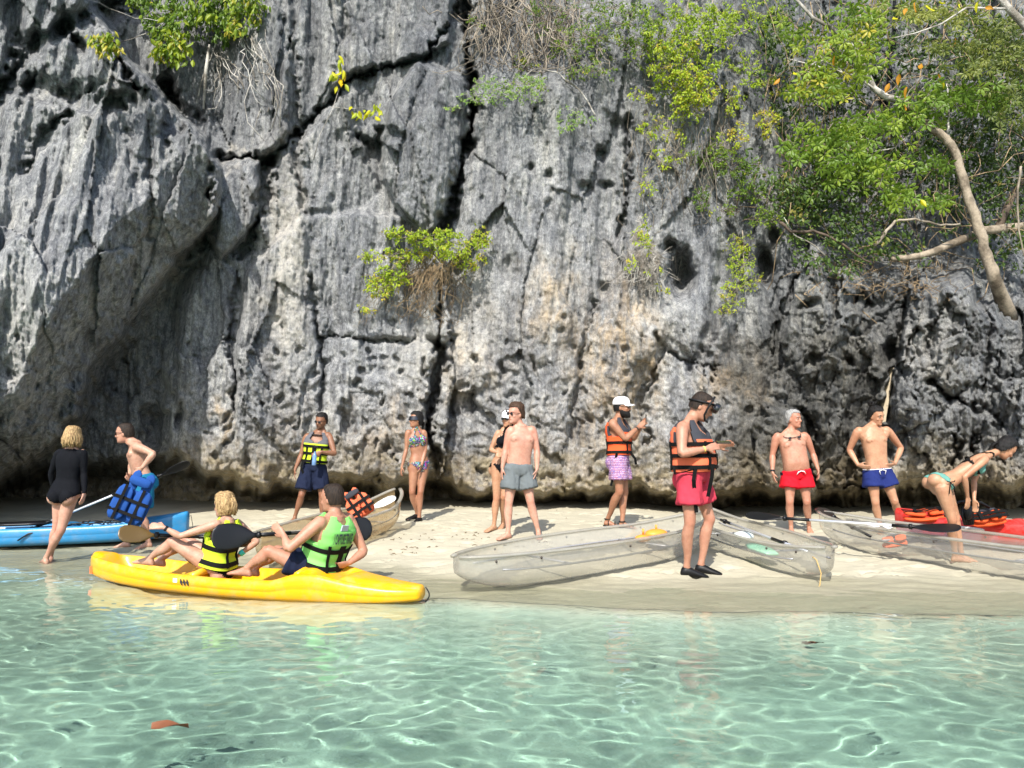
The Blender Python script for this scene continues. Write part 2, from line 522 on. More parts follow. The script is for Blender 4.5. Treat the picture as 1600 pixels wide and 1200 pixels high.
    for (sx, sy, amp, tilt, seed) in ((58, 92, .20, .26, 140), (27, 38, .085, .12, 150)):
        f1, f2, dx, dy, r1, r2, r3 = voronoi((px + 9 * fbm(px / 30, py / 30, 3, seed) + py * .15) / sx, (py + 9 * fbm(px / 30, py / 30, 3, seed + 1)) / sy, seed)
        h += right * sstep(380, 450, py) * (amp * (r1 - .5) * 1.6 + tilt * ((r2 - .5) * 2.2 * dx + (r3 - .6) * 1.8 * dy) - .05 * np.exp(-((f2 - f1) / .06) ** 2))
    pit = voronoi(wx / 19, wy / 24, 71)
    pm = (pit[4] > .80) * sstep(.38, .12, pit[0])
    h -= .13 * pm * (1 - .7 * right) * np.clip(low + .35, 0, 1) * (1 - .5 * sstep(600, 200, px) * sstep(560, 300, py))
    h += .06 * right * ridged(wx / 44, wy / 110, 4, 33, .62) * sstep(380, 460, py)

    # --- the big leaning slab on the left with its shaded underside
    edge = [(345, 330), (322, 372), (262, 428), (228, 478), (172, 556), (128, 625), (88, 690), (40, 738), (-60, 790)]
    slab = [(-600, -500), (60, -500), (120, -40), (205, 90), (300, 190), (345, 260)] + edge + [(-600, 800)]
    sd = poly_sd(wx, wy, slab)
    de = seg_dist(wx, wy, edge)
    ins = sstep(-3, 12, sd)
    h += ins * (.85 + 2.05 * np.clip(de / 112, 0, 1) ** 1.05 * (1 - .50 * sstep(500, 180, wy)) + .20 * ridged(px / 60 + py / 240, py / 500, 2, 88) * sstep(90, 160, de))
    # recess under it
    rec = [(335, 380), (262, 428), (172, 556), (128, 625), (60, 725), (-80, 780), (-80, 860), (262, 860), (258, 700), (262, 600), (290, 470)]
    h -= .85 * sstep(-14, 30, poly_sd(wx, wy, rec))
    # folds near the top of the slab
    jx = wx + 5 * fbm(px / 16, py / 16, 3, 301); jy = wy + 5 * fbm(px / 16, py / 16, 3, 302); jw = np.clip(.72 + .9 * fbm(px / 40, py / 40, 3, 303), .3, 1.7)
    for pts, wdt, dep in (
            ([(-40, 200), (35, 90), (60, 60), (150, 20), (240, -20)], 20, .55),
            ([(60, 135), (120, 155), (190, 165)], 24, .42),
            ([(40, 270), (70, 200), (105, 175)], 12, .3),
            ([(170, 65), (192, 105), (214, 138)], 8, .45),
            ([(110, 50), (118, 62)], 16, .5),
            ([(232, 250), (236, 330), (226, 370)], 9, .16),
            ([(200, 210), (208, 290)], 10, .14),
            # cracks of the middle face
            ([(268, 150), (272, 180), (284, 200)], 22, .75),
            ([(342, 246), (392, 244), (425, 250)], 7, .5),
            ([(415, 262), (455, 220), (500, 175), (552, 118), (600, 108), (660, 92), (712, 20), (716, -60)], 5.5, .42),
            ([(325, 380), (340, 330), (328, 300), (336, 262)], 7, .45),
            ([(420, 262), (410, 330), (392, 372), (372, 404)], 11, .62),
            ([(276, 402), (300, 386), (318, 372)], 13, .55),
            ([(362, 640), (358, 560), (362, 470), (368, 430)], 6, .30),
            ([(508, 640), (505, 570), (490, 470), (484, 430)], 5, .22),
            ([(500, 532), (560, 533), (648, 534)], 2.6, .16),
            ([(280, 418), (322, 418)], 3, .12),
            ([(455, 60), (462, 180), (466, 270), (474, 330)], 10, .22),
            ([(545, 60), (540, 20), (540, -60)], 9, .16),
            ([(560, 215), (588, 232), (600, 210)], 20, .34),
            ([(728, -80), (730, 40), (736, 110), (738, 180), (728, 240), (716, 290), (694, 340), (682, 372)], 9, .95),
            ([(690, 430), (690, 500), (692, 540)], 5, .5),
            ([(692, 540), (684, 580), (674, 625), (671, 680), (672, 760)], 13, .95),
            ([(985, 180), (982, 260), (980, 320), (968, 372)], 5, .35),
            ([(1006, 690), (1010, 640), (1030, 560), (1020, 520)], 9, .3),
            ([(930, 470), (905, 600), (890, 700)], 5, .14),
            ([(1046, 564), (1090, 572), (1128, 572)], 3.5, .22),
            ([(1292, 790), (1288, 740), (1262, 690), (1245, 640)], 6, .35),
            ([(1382, 700), (1385, 600), (1400, 520), (1430, 452)], 10, .55),
            ([(1448, 600), (1470, 622), (1505, 636), (1532, 640)], 9, .42),
            ([(1495, 740), (1490, 680)], 8, .5), ([(1524, 720), (1520, 672)], 7, .5), ([(1560, 700), (1566, 640)], 6, .4),
            ([(1455, 560), (1462, 500), (1478, 470)], 6, .25), ([(1540, 600), (1550, 500), (1530, 450)], 6, .25)):
        m_ = (px > min(q[0] for q in pts) - 90) & (px < max(q[0] for q in pts) + 90) & (py > min(q[1] for q in pts) - 90) & (py < max(q[1] for q in pts) + 90)
        d = seg_dist(jx[m_], jy[m_], pts)
        h[m_] -= dep * np.exp(-(d / (wdt * jw[m_])) ** 2 * 1.1)
    # holes: x, y, rx, ry, depth
    for hx, hy, rx, ry, dep in ((1066, 425, 17, 34, 1.1), (1046, 385, 8, 12, .5), (1188, 420, 16, 30, .9), (1205, 380, 7, 14, .5),
                                (938, 240, 7, 12, .3), (858, 272, 6, 6, .2), (912, 296, 10, 10, .22), (826, 262, 6, 7, .2), (945, 292, 12, 7, .25),
                                (716, 630, 9, 14, .35), (712, 645, 8, 10, .3), (835, 575, 5, 14, .3), (780, 578, 8, 8, .3), (940, 450, 8, 10, .25),
                                (745, 640, 8, 12, .3), (1000, 650, 7, 9, .3), (918, 660, 6, 6, .2), (276, 655, 10, 22, .45), (235, 660, 13, 26, .5),
                                (548, 655, 10, 20, .3), (606, 700, 9, 9, .25), (800, 420, 14, 22, .22), (1095, 650, 10, 14, .3), (1320, 560, 10, 9, .4), (1268, 480, 14, 8, .35),
                                (1385, 545, 10, 18, .4), (1262, 560, 14, 8, .4), (1345, 470, 16, 10, .45)):
        h -= dep * np.exp(-(((wx - hx) / rx) ** 2 + ((wy - hy) / ry) ** 2) ** 1.4)
    # bulges
    for bx, by, rx, ry, a in ((370, 320, 46, 88, .42), (670, 200, 60, 150, .40), (440, 460, 60, 220, .22), (580, 420, 70, 180, .14), (1000, 525, 34, 42, .32),
                              (970, 590, 30, 60, .16), (735, 570, 34, 60, .22), (860, 470, 40, 90, .14), (1150, 690, 110, 120, .18), (1270, 520, 70, 60, .35),
                              (1100, 500, 70, 50, .22), (1330, 640, 60, 60, .2), (420, 150, 60, 140, .25), (560, 650, 70, 100, .16), (900, 300, 120, 220, .15)):
        r2 = ((wx - bx) / rx) ** 2 + ((wy - by) / ry) ** 2
        h += a * np.exp(-r2 ** 1.5)
    # the pillar block and the pinnacle on the right stand in front
    pin = [(1384, 800), (1386, 640), (1402, 560), (1440, 500), (1452, 450), (1500, 412), (1516, 408), (1540, 450), (1580, 490), (1640, 520), (1700, 800)]
    h += .62 * sstep(-10, 26, poly_sd(wx, wy, pin))
    # ledge at the right: above it the wall stands well back
    top = np.interp(px, [1040, 1180, 1240, 1330, 1420, 1520, 1600, 1900], [-300, 60, 330, 400, 415, 425, 440, 460])
    h -= 2.3 * sstep(60, -70, wy - top) * sstep(1120, 1300, px)
    # dark recess behind the dry twigs at the top
    h -= .7 * sstep(-30, 60, poly_sd(wx, wy, [(742, -200), (742, 95), (800, 130), (880, 120), (905, 60), (1000, 20), (1010, -200)]))
    # tide notch: the foot is eaten away
    foot = np.interp(px, [-400, 0, 60, 130, 250, 300, 330, 400, 470, 520, 600, 655, 690, 740, 800, 880, 960, 1010, 1100, 1200, 1290, 1400, 1500, 1600, 2000],
                         [750, 752, 745, 715, 706, 720, 742, 756, 752, 748, 746, 742, 752, 766, 776, 770, 764, 770, 772, 764, 770, 758, 758, 752, 750]) + 7 * fbm(px / 40, py / 400, 3, 91)
    h -= 2.4 * sstep(-14, 24, wy - foot - 3) ** 1.2
    h -= .14 * sstep(-90, 10, wy - foot)
    return h

def make_cliff():
    fx = np.arange(-30, 1630, 2.0); fy = np.arange(-25, 800, 2.0)
    gx = np.concatenate([np.linspace(-1100, -38, 60), fx, np.linspace(1638, 2700, 60)])
    gy = np.concatenate([np.linspace(-520, -34, 40), fy, np.linspace(806, 850, 6)])
    PX, PY = np.meshgrid(gx, gy)
    H = cliff_h(PX, PY)
    # nominal plane: world x and z from the mean depth
    u, v = (PX - 800) / F, (600 - PY) / F
    fw = math.cos(PITCH) - v * math.sin(PITCH); up = math.sin(PITCH) + v * math.cos(PITCH)
    t = CLIFF_Y / fw
    Y = CLIFF_Y - H + .045 * np.maximum(CAMZ + up * t - 1, 0)
    Y += .03 * np.maximum(np.abs(u * t) - 10, 0) ** 1.5
    t = Y / fw
    X, Z = u * t, CAMZ + up * t
    ny, nx = X.shape
    idx = np.arange(nx * ny).reshape(ny, nx)
    f = np.stack([idx[:-1, :-1], idx[1:, :-1], idx[1:, 1:], idx[:-1, 1:]], -1).reshape(-1, 4)
    def blob(lst, soft=1.0):
        r = np.zeros(PX.shape)
        wx = PX + 30 * fbm(PX / 40, PY / 50, 4, 201); wy = PY + 40 * fbm(PX / 40, PY / 50, 4, 202)
        for bx, by, rx, ry, a in lst:
            r = np.maximum(r, a * np.exp(-(((wx - bx) / rx) ** 2 + ((wy - by) / ry) ** 2)))
        return r
    foot = sstep(665, 765, PY + 25 * fbm(PX / 60, PY / 40, 3, 203)) * (1 - .25 * sstep(1100, 1300, PX)) * (.45 + .55 * sstep(180, 330, PX))
    umber_and_shade = sstep(1080, 1150, PX + 40 * fbm(PX / 60, PY / 60, 3, 207)) * sstep(1420, 1360, PX + 25 * fbm(PX / 60, PY / 60, 3, 208)) * sstep(440, 560, PY + 40 * fbm(PX / 60, PY / 60, 3, 209))  # dark brown rock at the lower right
    umber_and_shade = np.maximum(umber_and_shade, .4 * sstep(270, 200, PX - (PY - 600) * .1) * sstep(560, 660, PY + (PX - 100) * .4))  # left part: shade under the overhang, put into the rock colour
    ochre = np.maximum(blob([(985, 560, 40, 130, .9), (860, 480, 34, 70, .75), (930, 600, 40, 120, .7), (350, 655, 16, 26, .9), (735, 580, 40, 60, .35), (635, 690, 30, 60, .5),
                             (1140, 600, 50, 40, .6), (610, 690, 60, 50, .5), (1000, 400, 16, 60, .6), (900, 520, 40, 60, .5), (840, 700, 60, 60, .4), (960, 700, 90, 60, .6),
                             (500, 700, 90, 60, .35)]), .65 * foot)
    pale = blob([(445, 420, 32, 180, .8), (735, 560, 30, 50, .95), (858, 480, 22, 70, .8), (1000, 510, 28, 28, .5), (1225, 230, 12, 90, .8), (1205, 330, 12, 60, .5), (660, 560, 30, 60, .5),
                 (30, 560, 40, 90, .35), (1450, 540, 60, 60, .3), (1400, 740, 30, 30, .7), (740, 500, 60, 90, .4), (370, 260, 25, 10, .7), (255, 420, 60, 40, .3)])
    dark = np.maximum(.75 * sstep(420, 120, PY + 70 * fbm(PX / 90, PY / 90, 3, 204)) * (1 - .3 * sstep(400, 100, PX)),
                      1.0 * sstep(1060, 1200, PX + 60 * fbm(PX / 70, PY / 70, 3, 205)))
    me = mesh_np('cliff', np.stack([X, Y, Z], -1).reshape(-1, 3), f, attrs={'ochre': ochre.ravel(), 'pale': pale.ravel(), 'dark': dark.ravel(), 'foot': foot.ravel(), 'umber_and_shade': umber_and_shade.ravel()})
    s = N('limestone')
    c = s.coord()
    cv = s.mapping(c, (1, 1, .22))
    n_big = s.noise(cv, 1.1, 6, .6, .4)
    n_str = s.noise(s.mapping(c, (1, 1, .10)), 7, 6, .65, .3)
    n_mid = s.noise(c, 9, 6, .68)
    n_fin = s.noise(s.mapping(c, (1, 1, .45)), 42, 6, .74)
    base = s.ramp(s.math('ADD', s.math('MULTIPLY', n_fin, .55), s.math('MULTIPLY', n_mid, .45)), [(.34, (.10, .105, .112)), (.46, (.215, .222, .230)), (.55, (.335, .34, .342)), (.70, (.55, .55, .535))])
    strk = s.ramp(n_str, [(.36, (.50, .51, .53)), (.52, (1, 1, 1)), (.68, (1.22, 1.2, 1.14))])
    base = s.mix(1.0, base, strk, blend='MULTIPLY')
    big = s.ramp(n_big, [(.33, (.62, .63, .66)), (.5, (1, 1, 1)), (.66, (1.25, 1.22, 1.15))])
    base = s.mix(1.0, base, big, blend='MULTIPLY')
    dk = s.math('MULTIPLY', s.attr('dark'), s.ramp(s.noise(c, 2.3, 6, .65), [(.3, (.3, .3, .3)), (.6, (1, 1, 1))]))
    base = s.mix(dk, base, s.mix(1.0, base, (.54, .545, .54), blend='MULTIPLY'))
    pl = s.math('MULTIPLY', s.attr('pale'), s.ramp(n_mid, [(.35, (.3, .3, .3)), (.55, (1, 1, 1))]))
    base = s.mix(pl, base, s.mix(n_fin, (.36, .34, .30), (.66, .62, .54)))
    oc = s.math('MULTIPLY', s.attr('ochre'), s.ramp(s.noise(cv, 6, 6, .7), [(.36, (.05, .05, .05)), (.60, (1, 1, 1))]))
    base = s.mix(oc, base, s.ramp(n_mid, [(.35, (.17, .125, .07)), (.52, (.40, .30, .18)), (.68, (.60, .46, .31))]))
    ft = s.math('MULTIPLY', s.attr('foot'), s.ramp(s.noise(s.mapping(c, (1, 1, 2.5)), 3, 5, .6), [(.36, (0, 0, 0)), (.62, (.85, .85, .85))]))
    base = s.mix(ft, base, s.mix(n_mid, (.17, .14, .075), (.42, .35, .21)))
    um = s.math('MULTIPLY', s.attr('umber_and_shade'), s.ramp(s.noise(c, 1.9, 6, .65), [(.30, (.35, .35, .35)), (.55, (1, 1, 1))]))
    base = s.mix(um, base, s.mix(1.0, base, (.46, .44, .40), blend='MULTIPLY'))
    s.l(base, s.b.inputs['Base Color'])
    s.b.inputs['Roughness'].default_value = .92
    s.b.inputs['Specular IOR Level'].default_value = .2
    vo = s.n('ShaderNodeTexVoronoi', {'Vector': s.mapping(c, (1, 1, .6)), 'Scale': 30.0}).outputs['Distance']
    hgt = s.math('ADD', s.math('MULTIPLY', n_fin, 1.0), s.math('ADD', s.math('MULTIPLY', n_mid, .9), s.math('MULTIPLY', vo, .25)))
    hgt = s.math('ADD', hgt, s.math('MULTIPLY', s.noise(s.mapping(c, (1, 1, .12)), 26, 4, .6), .45))
    bp = s.n('ShaderNodeBump', {'Height': hgt, 'Strength': 1.0, 'Distance': .042})
    s.l(bp.outputs[0], s.b.inputs['Normal'])
    o = link_mesh('cliff', me, s.m)
    tag(o, 'grey weathered limestone cliff with cracks and an undercut foot', kind='structure')
    return o, (gx, gy, X, Y, Z)
cliff, CG = make_cliff()

def cliff_y(px, py):
    """Depth of the rock face at a photograph pixel (nominal)."""
    i = int(np.clip(np.searchsorted(CG[0], px), 0, len(CG[0]) - 1)); j = int(np.clip(np.searchsorted(CG[1], py), 0, len(CG[1]) - 1))
    return float(CG[3][j, i])

# ------------------------------------------------------------------ plants on the rock
def leaf_mat(name, stops, trans=.45):
    s = N(name)
    col = s.ramp(s.attr('tint'), stops)
    n = s.noise(s.coord(), 60, 2)
    col = s.mix(s.math('MULTIPLY', n, .35), col, tuple(q * .6 for q in stops[len(stops) // 2][1]))
    s.l(col, s.b.inputs['Base Color']); s.b.inputs['Roughness'].default_value = .45; s.b.inputs['Specular IOR Level'].default_value = .35
    tl = s.n('ShaderNodeBsdfTranslucent', {'Color': col})
    mx = s.n('ShaderNodeMixShader', {0: trans, 1: s.b.outputs[0], 2: tl.outputs[0]})
    s.l(mx.outputs[0], s.out.inputs['Surface'])
    return s.m
LM = {'yellowgreen': leaf_mat('yellow_green_leaf', [(0, (.12, .20, .015)), (.45, (.27, .40, .02)), (.88, (.44, .53, .035)), (1, (.55, .42, .06))]),
      'green': leaf_mat('fresh_green_leaf', [(0, (.05, .11, .015)), (.5, (.125, .225, .022)), (.9, (.27, .36, .03)), (1, (.50, .42, .05))]),
      'dark': leaf_mat('deep_green_leaf', [(0, (.022, .05, .010)), (.55, (.055, .105, .018)), (.95, (.13, .19, .03)), (1, (.26, .22, .05))], .35),
      'pale': leaf_mat('pale_green_leaf', [(0, (.13, .24, .05)), (.5, (.24, .39, .08)), (1, (.38, .50, .12))]),
      'yellow': leaf_mat('yellow_leaf', [(0, (.40, .50, .02)), (.4, (.70, .68, .02)), (.85, (.80, .66, .02)), (1, (.7, .45, .01))], .5),
      'olive': leaf_mat('olive_leaf', [(0, (.06, .085, .02)), (.5, (.14, .18, .035)), (1, (.30, .32, .06))])}
def bark(name, a, b):
    s = N(name); c = s.coord()
    pt = s.ramp(s.noise(c, 3.2, 4, .6), [(.42, (.35, .33, .30)), (.58, (1, 1, 1))])
    s.l(s.mix(1.0, s.mix(s.noise(c, 22, 6, .7), a, b), pt, blend='MULTIPLY'), s.b.inputs['Base Color']); s.b.inputs['Roughness'].default_value = .85
    s.l(s.n('ShaderNodeBump', {'Height': s.noise(c, 40, 5, .7), 'Strength': .6, 'Distance': .02}).outputs[0], s.b.inputs['Normal'])
    return s.m
WM = {'trunk': bark('pale_brown_bark', (.11, .085, .06), (.46, .38, .28)), 'twig': bark('dry_grey_twig', (.16, .13, .10), (.42, .36, .28)), 'root': bark('whitish_root', (.28, .26, .23), (.62, .59, .53)),
      'dark': bark('dark_bark', (.05, .035, .025), (.18, .13, .09)), 'tan': bark('tan_dead_stem', (.22, .15, .08), (.46, .34, .20))}
prng = np.random.RandomState(11)
def leaf_arrays(C, size, droop=.5, aspect=.5, out=None):
    """Folded leaves at points C (n,3): six vertices, four quads halves each."""
    n = len(C)
    d = prng.normal(size=(n, 3)); d[:, 2] -= droop * 2; d[:, 1] -= .4
    if out is not None: d += out
    d /= np.linalg.norm(d, axis=1)[:, None]
    r = prng.normal(size=(n, 3)) * .7 + np.array([0, -.8, .9]); w = np.cross(d, r); w /= np.linalg.norm(w, axis=1)[:, None] + 1e-9
    u = np.cross(w, d)
    L = (size * prng.uniform(.6, 1.25, n))[:, None]; W = L * aspect
    p0 = C; p3 = C + d * L - u * L * .12
    m1 = C + d * L * .5 + u * L * .05
    a1 = C + d * L * .38 + w * W * .5 - u * L * .06; b1 = C + d * L * .38 - w * W * .5 - u * L * .06
    a2 = C + d * L * .72 + w * W * .36 - u * L * .10; b2 = C + d * L * .72 - w * W * .36 - u * L * .10
    co = np.stack([p0, a1, a2, p3, b2, b1, m1], 1).reshape(-1, 3)
    b = (np.arange(n) * 7)[:, None]
    f = np.concatenate([b + [0, 1, 6, 6], b + [6, 1, 2, 3], b + [0, 6, 5, 5], b + [6, 3, 4, 5]], 0)
    quads = np.concatenate([b + [6, 1, 2, 3], b + [6, 3, 4, 5]], 0); tris = np.concatenate([b + [0, 1, 6], b + [0, 6, 5]], 0)
    return co, quads, tris
def leaf_mesh(name, C, size, mat_, parent, droop=.5, aspect=.5, tint=None, small=False):
    C = np.asarray(C); n = len(C)
    sz = np.full(n, size) if np.isscalar(size) else size
    t = prng.beta(2, 2.2, n) if tint is None else np.clip(tint + prng.normal(0, .14, n), 0, 1)
    if small:
        d = prng.normal(size=(n, 3)); d[:, 2] -= droop * 2; d[:, 1] -= .4; d /= np.linalg.norm(d, axis=1)[:, None]
        r = prng.normal(size=(n, 3)) * .7 + np.array([0, -.8, .9]); w = np.cross(d, r); w /= np.linalg.norm(w, axis=1)[:, None] + 1e-9
        L = (sz * prng.uniform(.6, 1.25, n))[:, None]
        co = np.stack([C, C + d * L * .45 + w * L * aspect * .5, C + d * L, C + d * L * .45 - w * L * aspect * .5], 1).reshape(-1, 3)
        f = (np.arange(n) * 4)[:, None] + [0, 1, 2, 3]
        me = mesh_np(name, co, f, smooth=False, attrs={'tint': np.repeat(t, 4)})
    else:
        co, q, tr = leaf_arrays(C, sz, droop, aspect)
        me = bpy.data.meshes.new(name)
        me.from_pydata(co.tolist(), [], q.tolist() + tr.tolist()); me.update()
        at = me.attributes.new('tint', 'FLOAT', 'POINT'); at.data.foreach_set('value', np.repeat(t, 7).astype(np.float32))
    return link_mesh(name, me, mat_, parent)

def wander(a, b, n=8, amp=.08, rng=None, sag=0.0):
    rng = rng or random
    a, b = Vector(a), Vector(b); L = (b - a).length
    off = Vector((0, 0, 0)); pts = [a]
    for i in range(1, n):
        t = i / n
        off += Vector((rng.gauss(0, 1), rng.gauss(0, .6), rng.gauss(0, 1))) * amp * L / n
        pts.append(a.lerp(b, t) + off * math.sin(math.pi * t) ** .5 - Vector((0, 0, sag * L * math.sin(math.pi * t))))
    pts.append(b)
    return pts

def rock_pt(px, py, out=.15):
    return P(px, py, cliff_y(px, py) - out)

def plant(name, label, cat, stems, clusters, stem_mat, mat_, leaf, group=None, seed=1, small=False, aspect=.5, droop=.5, twigs=6, twig_r=.005, stem_name='stem', crown_name='foliage', ycap=None):
    """stems: list of (pixel polyline, out start, out end, r0, r1); clusters: (px, py, rx, ry, out, depth, count[, tint])."""
    rng = random.Random(seed)
    base = rock_pt(*stems[0][0][0], stems[0][1]) if stems else rock_pt(clusters[0][0], clusters[0][1])
    root = empty(name, base, label, cat, group)
    for (pl, o0, o1, r0, r1) in stems:
        pts = []
        n = len(pl)
        ys = [cliff_y(*q) for q in pl]
        for i, q in enumerate(pl):
            f = i / max(1, n - 1); pts.append(P(q[0], q[1], lerp(ys[0], np.mean(ys), min(1, f * 1.5)) - lerp(o0, o1, f)))
        fine = []
        for a, b in zip(pts[:-1], pts[1:]): fine += wander(a, b, 5, .10, rng)[:-1]
        fine.append(pts[-1])
        b = MB(); b.tube(fine, [lerp(r0, r1, i / (len(fine) - 1)) for i in range(len(fine))], 7); b.build(stem_name, stem_mat, root)
    C, T = [], []
    tw = MB()
    for cl in clusters:
        px, py, rx, ry, out, dep, cnt = cl[:7]; tint = cl[7] if len(cl) > 7 else .5
        y0 = cliff_y(px, py) - out
        k = y0 / F
        cen = P(px, py, y0)
        # sprays: leaves gather round short twigs, so gaps stay open between them
        ns = max(3, int(cnt * 1.35) // 14)
        for s_ in range(ns):
            a = rng.uniform(0, 6.283); r = math.sqrt(rng.random())
            c = cen + Vector((math.cos(a) * r * rx * k, rng.uniform(-1, 1) * dep, -math.sin(a) * r * ry * k))
            dr = Vector((rng.gauss(0, 1), rng.gauss(-.3, .6), rng.gauss(-.1, .7))).normalized()
            l = rng.uniform(.10, .28) * (leaf / .07) ** .5
            if rng.random() < .6 and twigs:
                tw.tube([c - dr * l * .5 + Vector((0, .03, -.02)), c, c + dr * l * .5], [twig_r, twig_r * .8, twig_r * .4], 4)
            tt = tint + rng.gauss(0, .13)
            for j in range(14):
                f = rng.uniform(-.5, .5)
                C.append(c + dr * l * f + Vector((rng.gauss(0, .022), rng.gauss(0, .022), rng.gauss(0, .022))) * (leaf / .07)); T.append(tt)
        for q in range(twigs):
            a = rng.uniform(0, 6.283)
            tw.tube(wander(cen + Vector((rng.uniform(-.3, .3) * rx * k, 0, 0)), cen + Vector((math.cos(a) * rx * k * 1.1, rng.uniform(-.5, .5) * dep, -math.sin(a) * ry * k * 1.1)), 6, .35, rng), twig_r, 4)
    if C: leaf_mesh(crown_name, np.array([tuple(c) for c in C]), leaf, mat_, root, droop, aspect, np.array(T), small)
    if tw.v:
        t_ = tw.build('twigs', stem_mat, root); t_['kind'] = 'stuff'
    return root

G_SH = 'shrubs rooted in the rock face'
# top-left shrub with big drooping leaves
tls = plant('shrub', 'green shrub with big drooping leaves hanging from the top left of the cliff', 'shrub',
            [([(330, -40), (300, 10), (230, 52), (188, 66)], .3, .6, .014, .005), ([(340, -40), (290, 30), (200, 24), (128, 0)], .3, .6, .012, .004), ([(350, -30), (340, 60), (310, 150)], .2, .2, .02, .012)],
            [(330, 8, 55, 26, .55, .25, 560, .45), (260, 30, 36, 34, .6, .2, 420, .4), (385, 10, 30, 26, .5, .2, 240, .7), (265, 72, 28, 22, .6, .15, 240, .75), (345, 40, 40, 24, .45, .2, 260, .25), (372, 38, 10, 14, .6, .05, 60, .85),
             (164, 66, 20, 14, .6, .05, 110, .9), (225, -5, 30, 20, .5, .2, 160, .5)], WM['root'], LM['green'], .115, G_SH, 3, aspect=.42, droop=1.1, twigs=3)
# bush in the middle of the face
mb_ = plant('shrub', 'bright green bush with a beard of dead twigs growing out of the central crack', 'shrub',
            [([(692, 440), (690, 410), (670, 385), (620, 370)], .05, .45, .022, .008), ([(692, 430), (710, 400), (745, 385)], .05, .4, .018, .006), ([(690, 435), (650, 420), (605, 440), (570, 480)], .05, .35, .014, .004)],
            [(628, 366, 36, 9, .45, .10, 300, .6), (668, 372, 34, 15, .5, .18, 420, .6), (712, 382, 34, 20, .55, .2, 560, .65), (752, 372, 20, 16, .45, .12, 240, .8), (600, 400, 34, 10, .4, .1, 180, .7), (640, 398, 30, 12, .4, .15, 220, .55), (655, 398, 40, 9, .4, .12, 170, .95),
             (612, 422, 24, 14, .4, .1, 220, .5), (592, 448, 20, 20, .35, .1, 320, .75), (618, 440, 24, 8, .35, .08, 130, .8), (572, 484, 16, 5, .3, .05, 60, .9), (575, 402, 12, 3, .3, .05, 30, .8), (735, 405, 26, 16, .4, .15, 220, .85), (722, 420, 10, 8, .4, .1, 60, .7)],
            WM['twig'], LM['yellowgreen'], .052, G_SH, 5, twigs=6, twig_r=.0035)
rr_ = random.Random(5)
tb = MB()
for k in range(150):
    a = rr_.uniform(0, 6.28)
    s_ = (rr_.gauss(678, 26), rr_.gauss(412, 8)); e_ = (s_[0] + rr_.gauss(-14, 30), s_[1] + rr_.uniform(15, 92))
    tb.tube(wander(rock_pt(*s_, .32), rock_pt(*e_, rr_.uniform(.06, .28)), 7, .55, rr_, .05), rr_.uniform(.002, .0045), 4)
t_ = tb.build('dead_twigs', WM['tan'], mb_); t_['kind'] = 'stuff'
# light green airy branch at the middle top
plant('shrub', 'airy light green shrub on a bare arching branch beside the tall crevice', 'shrub',
      [([(930, 180), (905, 140), (868, 112), (835, 108), (800, 130), (745, 150)], .15, .5, .014, .005), ([(905, 140), (880, 122)], .2, .3, .01, .006)],
      [(735, 152, 30, 10, .5, .12, 220, .6), (762, 132, 26, 14, .5, .12, 260, .5), (825, 138, 34, 20, .5, .15, 460, .7), (790, 150, 26, 12, .45, .12, 160, .5), (708, 168, 14, 5, .45, .05, 50, .8), (900, 182, 36, 16, .3, .1, 260, .5), (882, 200, 18, 8, .3, .08, 90, .5)],
      WM['root'], LM['pale'], .040, G_SH, 8, twigs=4, twig_r=.003)
# brushwood at the top
dry = plant('brushwood', 'tangle of dry grey stems and small green leaves filling the recess at the top', 'brushwood', [([(760, -40), (790, 60), (800, 108)], .3, .2, .022, .012), ([(850, -60), (782, 40), (776, 110)], .3, .2, .018, .01)],
      [(975, 40, 60, 26, .5, .3, 620, .5), (900, 70, 46, 20, .4, .3, 420, .6), (870, 50, 34, 16, .4, .2, 160, .4), (820, 100, 26, 16, .4, .2, 160, .7), (925, 110, 40, 14, .4, .2, 220, .5), (960, 10, 60, 16, .5, .3, 420, .35), (880, 15, 60, 26, .55, .3, 420, .4), (1010, 70, 40, 30, .4, .2, 360, .45), (930, 60, 50, 30, .45, .3, 420, .55), (820, 130, 40, 14, .3, .1, 160, .5), (740, 40, 14, 26, .3, .1, 60, .6)], WM['twig'], LM['green'], .050, None, 12, twigs=10, twig_r=.005)
tb = MB()
for k in range(200):
    s_ = (rr_.uniform(742, 905), rr_.uniform(-40, 60)); a = rr_.uniform(-.8, .8); l = rr_.uniform(40, 150)
    e_ = (s_[0] + math.sin(a) * l, s_[1] + math.cos(a) * l * rr_.choice((1, 1, -.4)))
    e_ = (e_[0], min(e_[1], 112))
    tb.tube(wander(rock_pt(*s_, rr_.uniform(.2, .7)), rock_pt(*e_, rr_.uniform(.1, .5)), 7, .45, rr_), rr_.uniform(.003, .011), 4)
t_ = tb.build('dead_twigs', WM['twig'], dry); t_['kind'] = 'stuff'
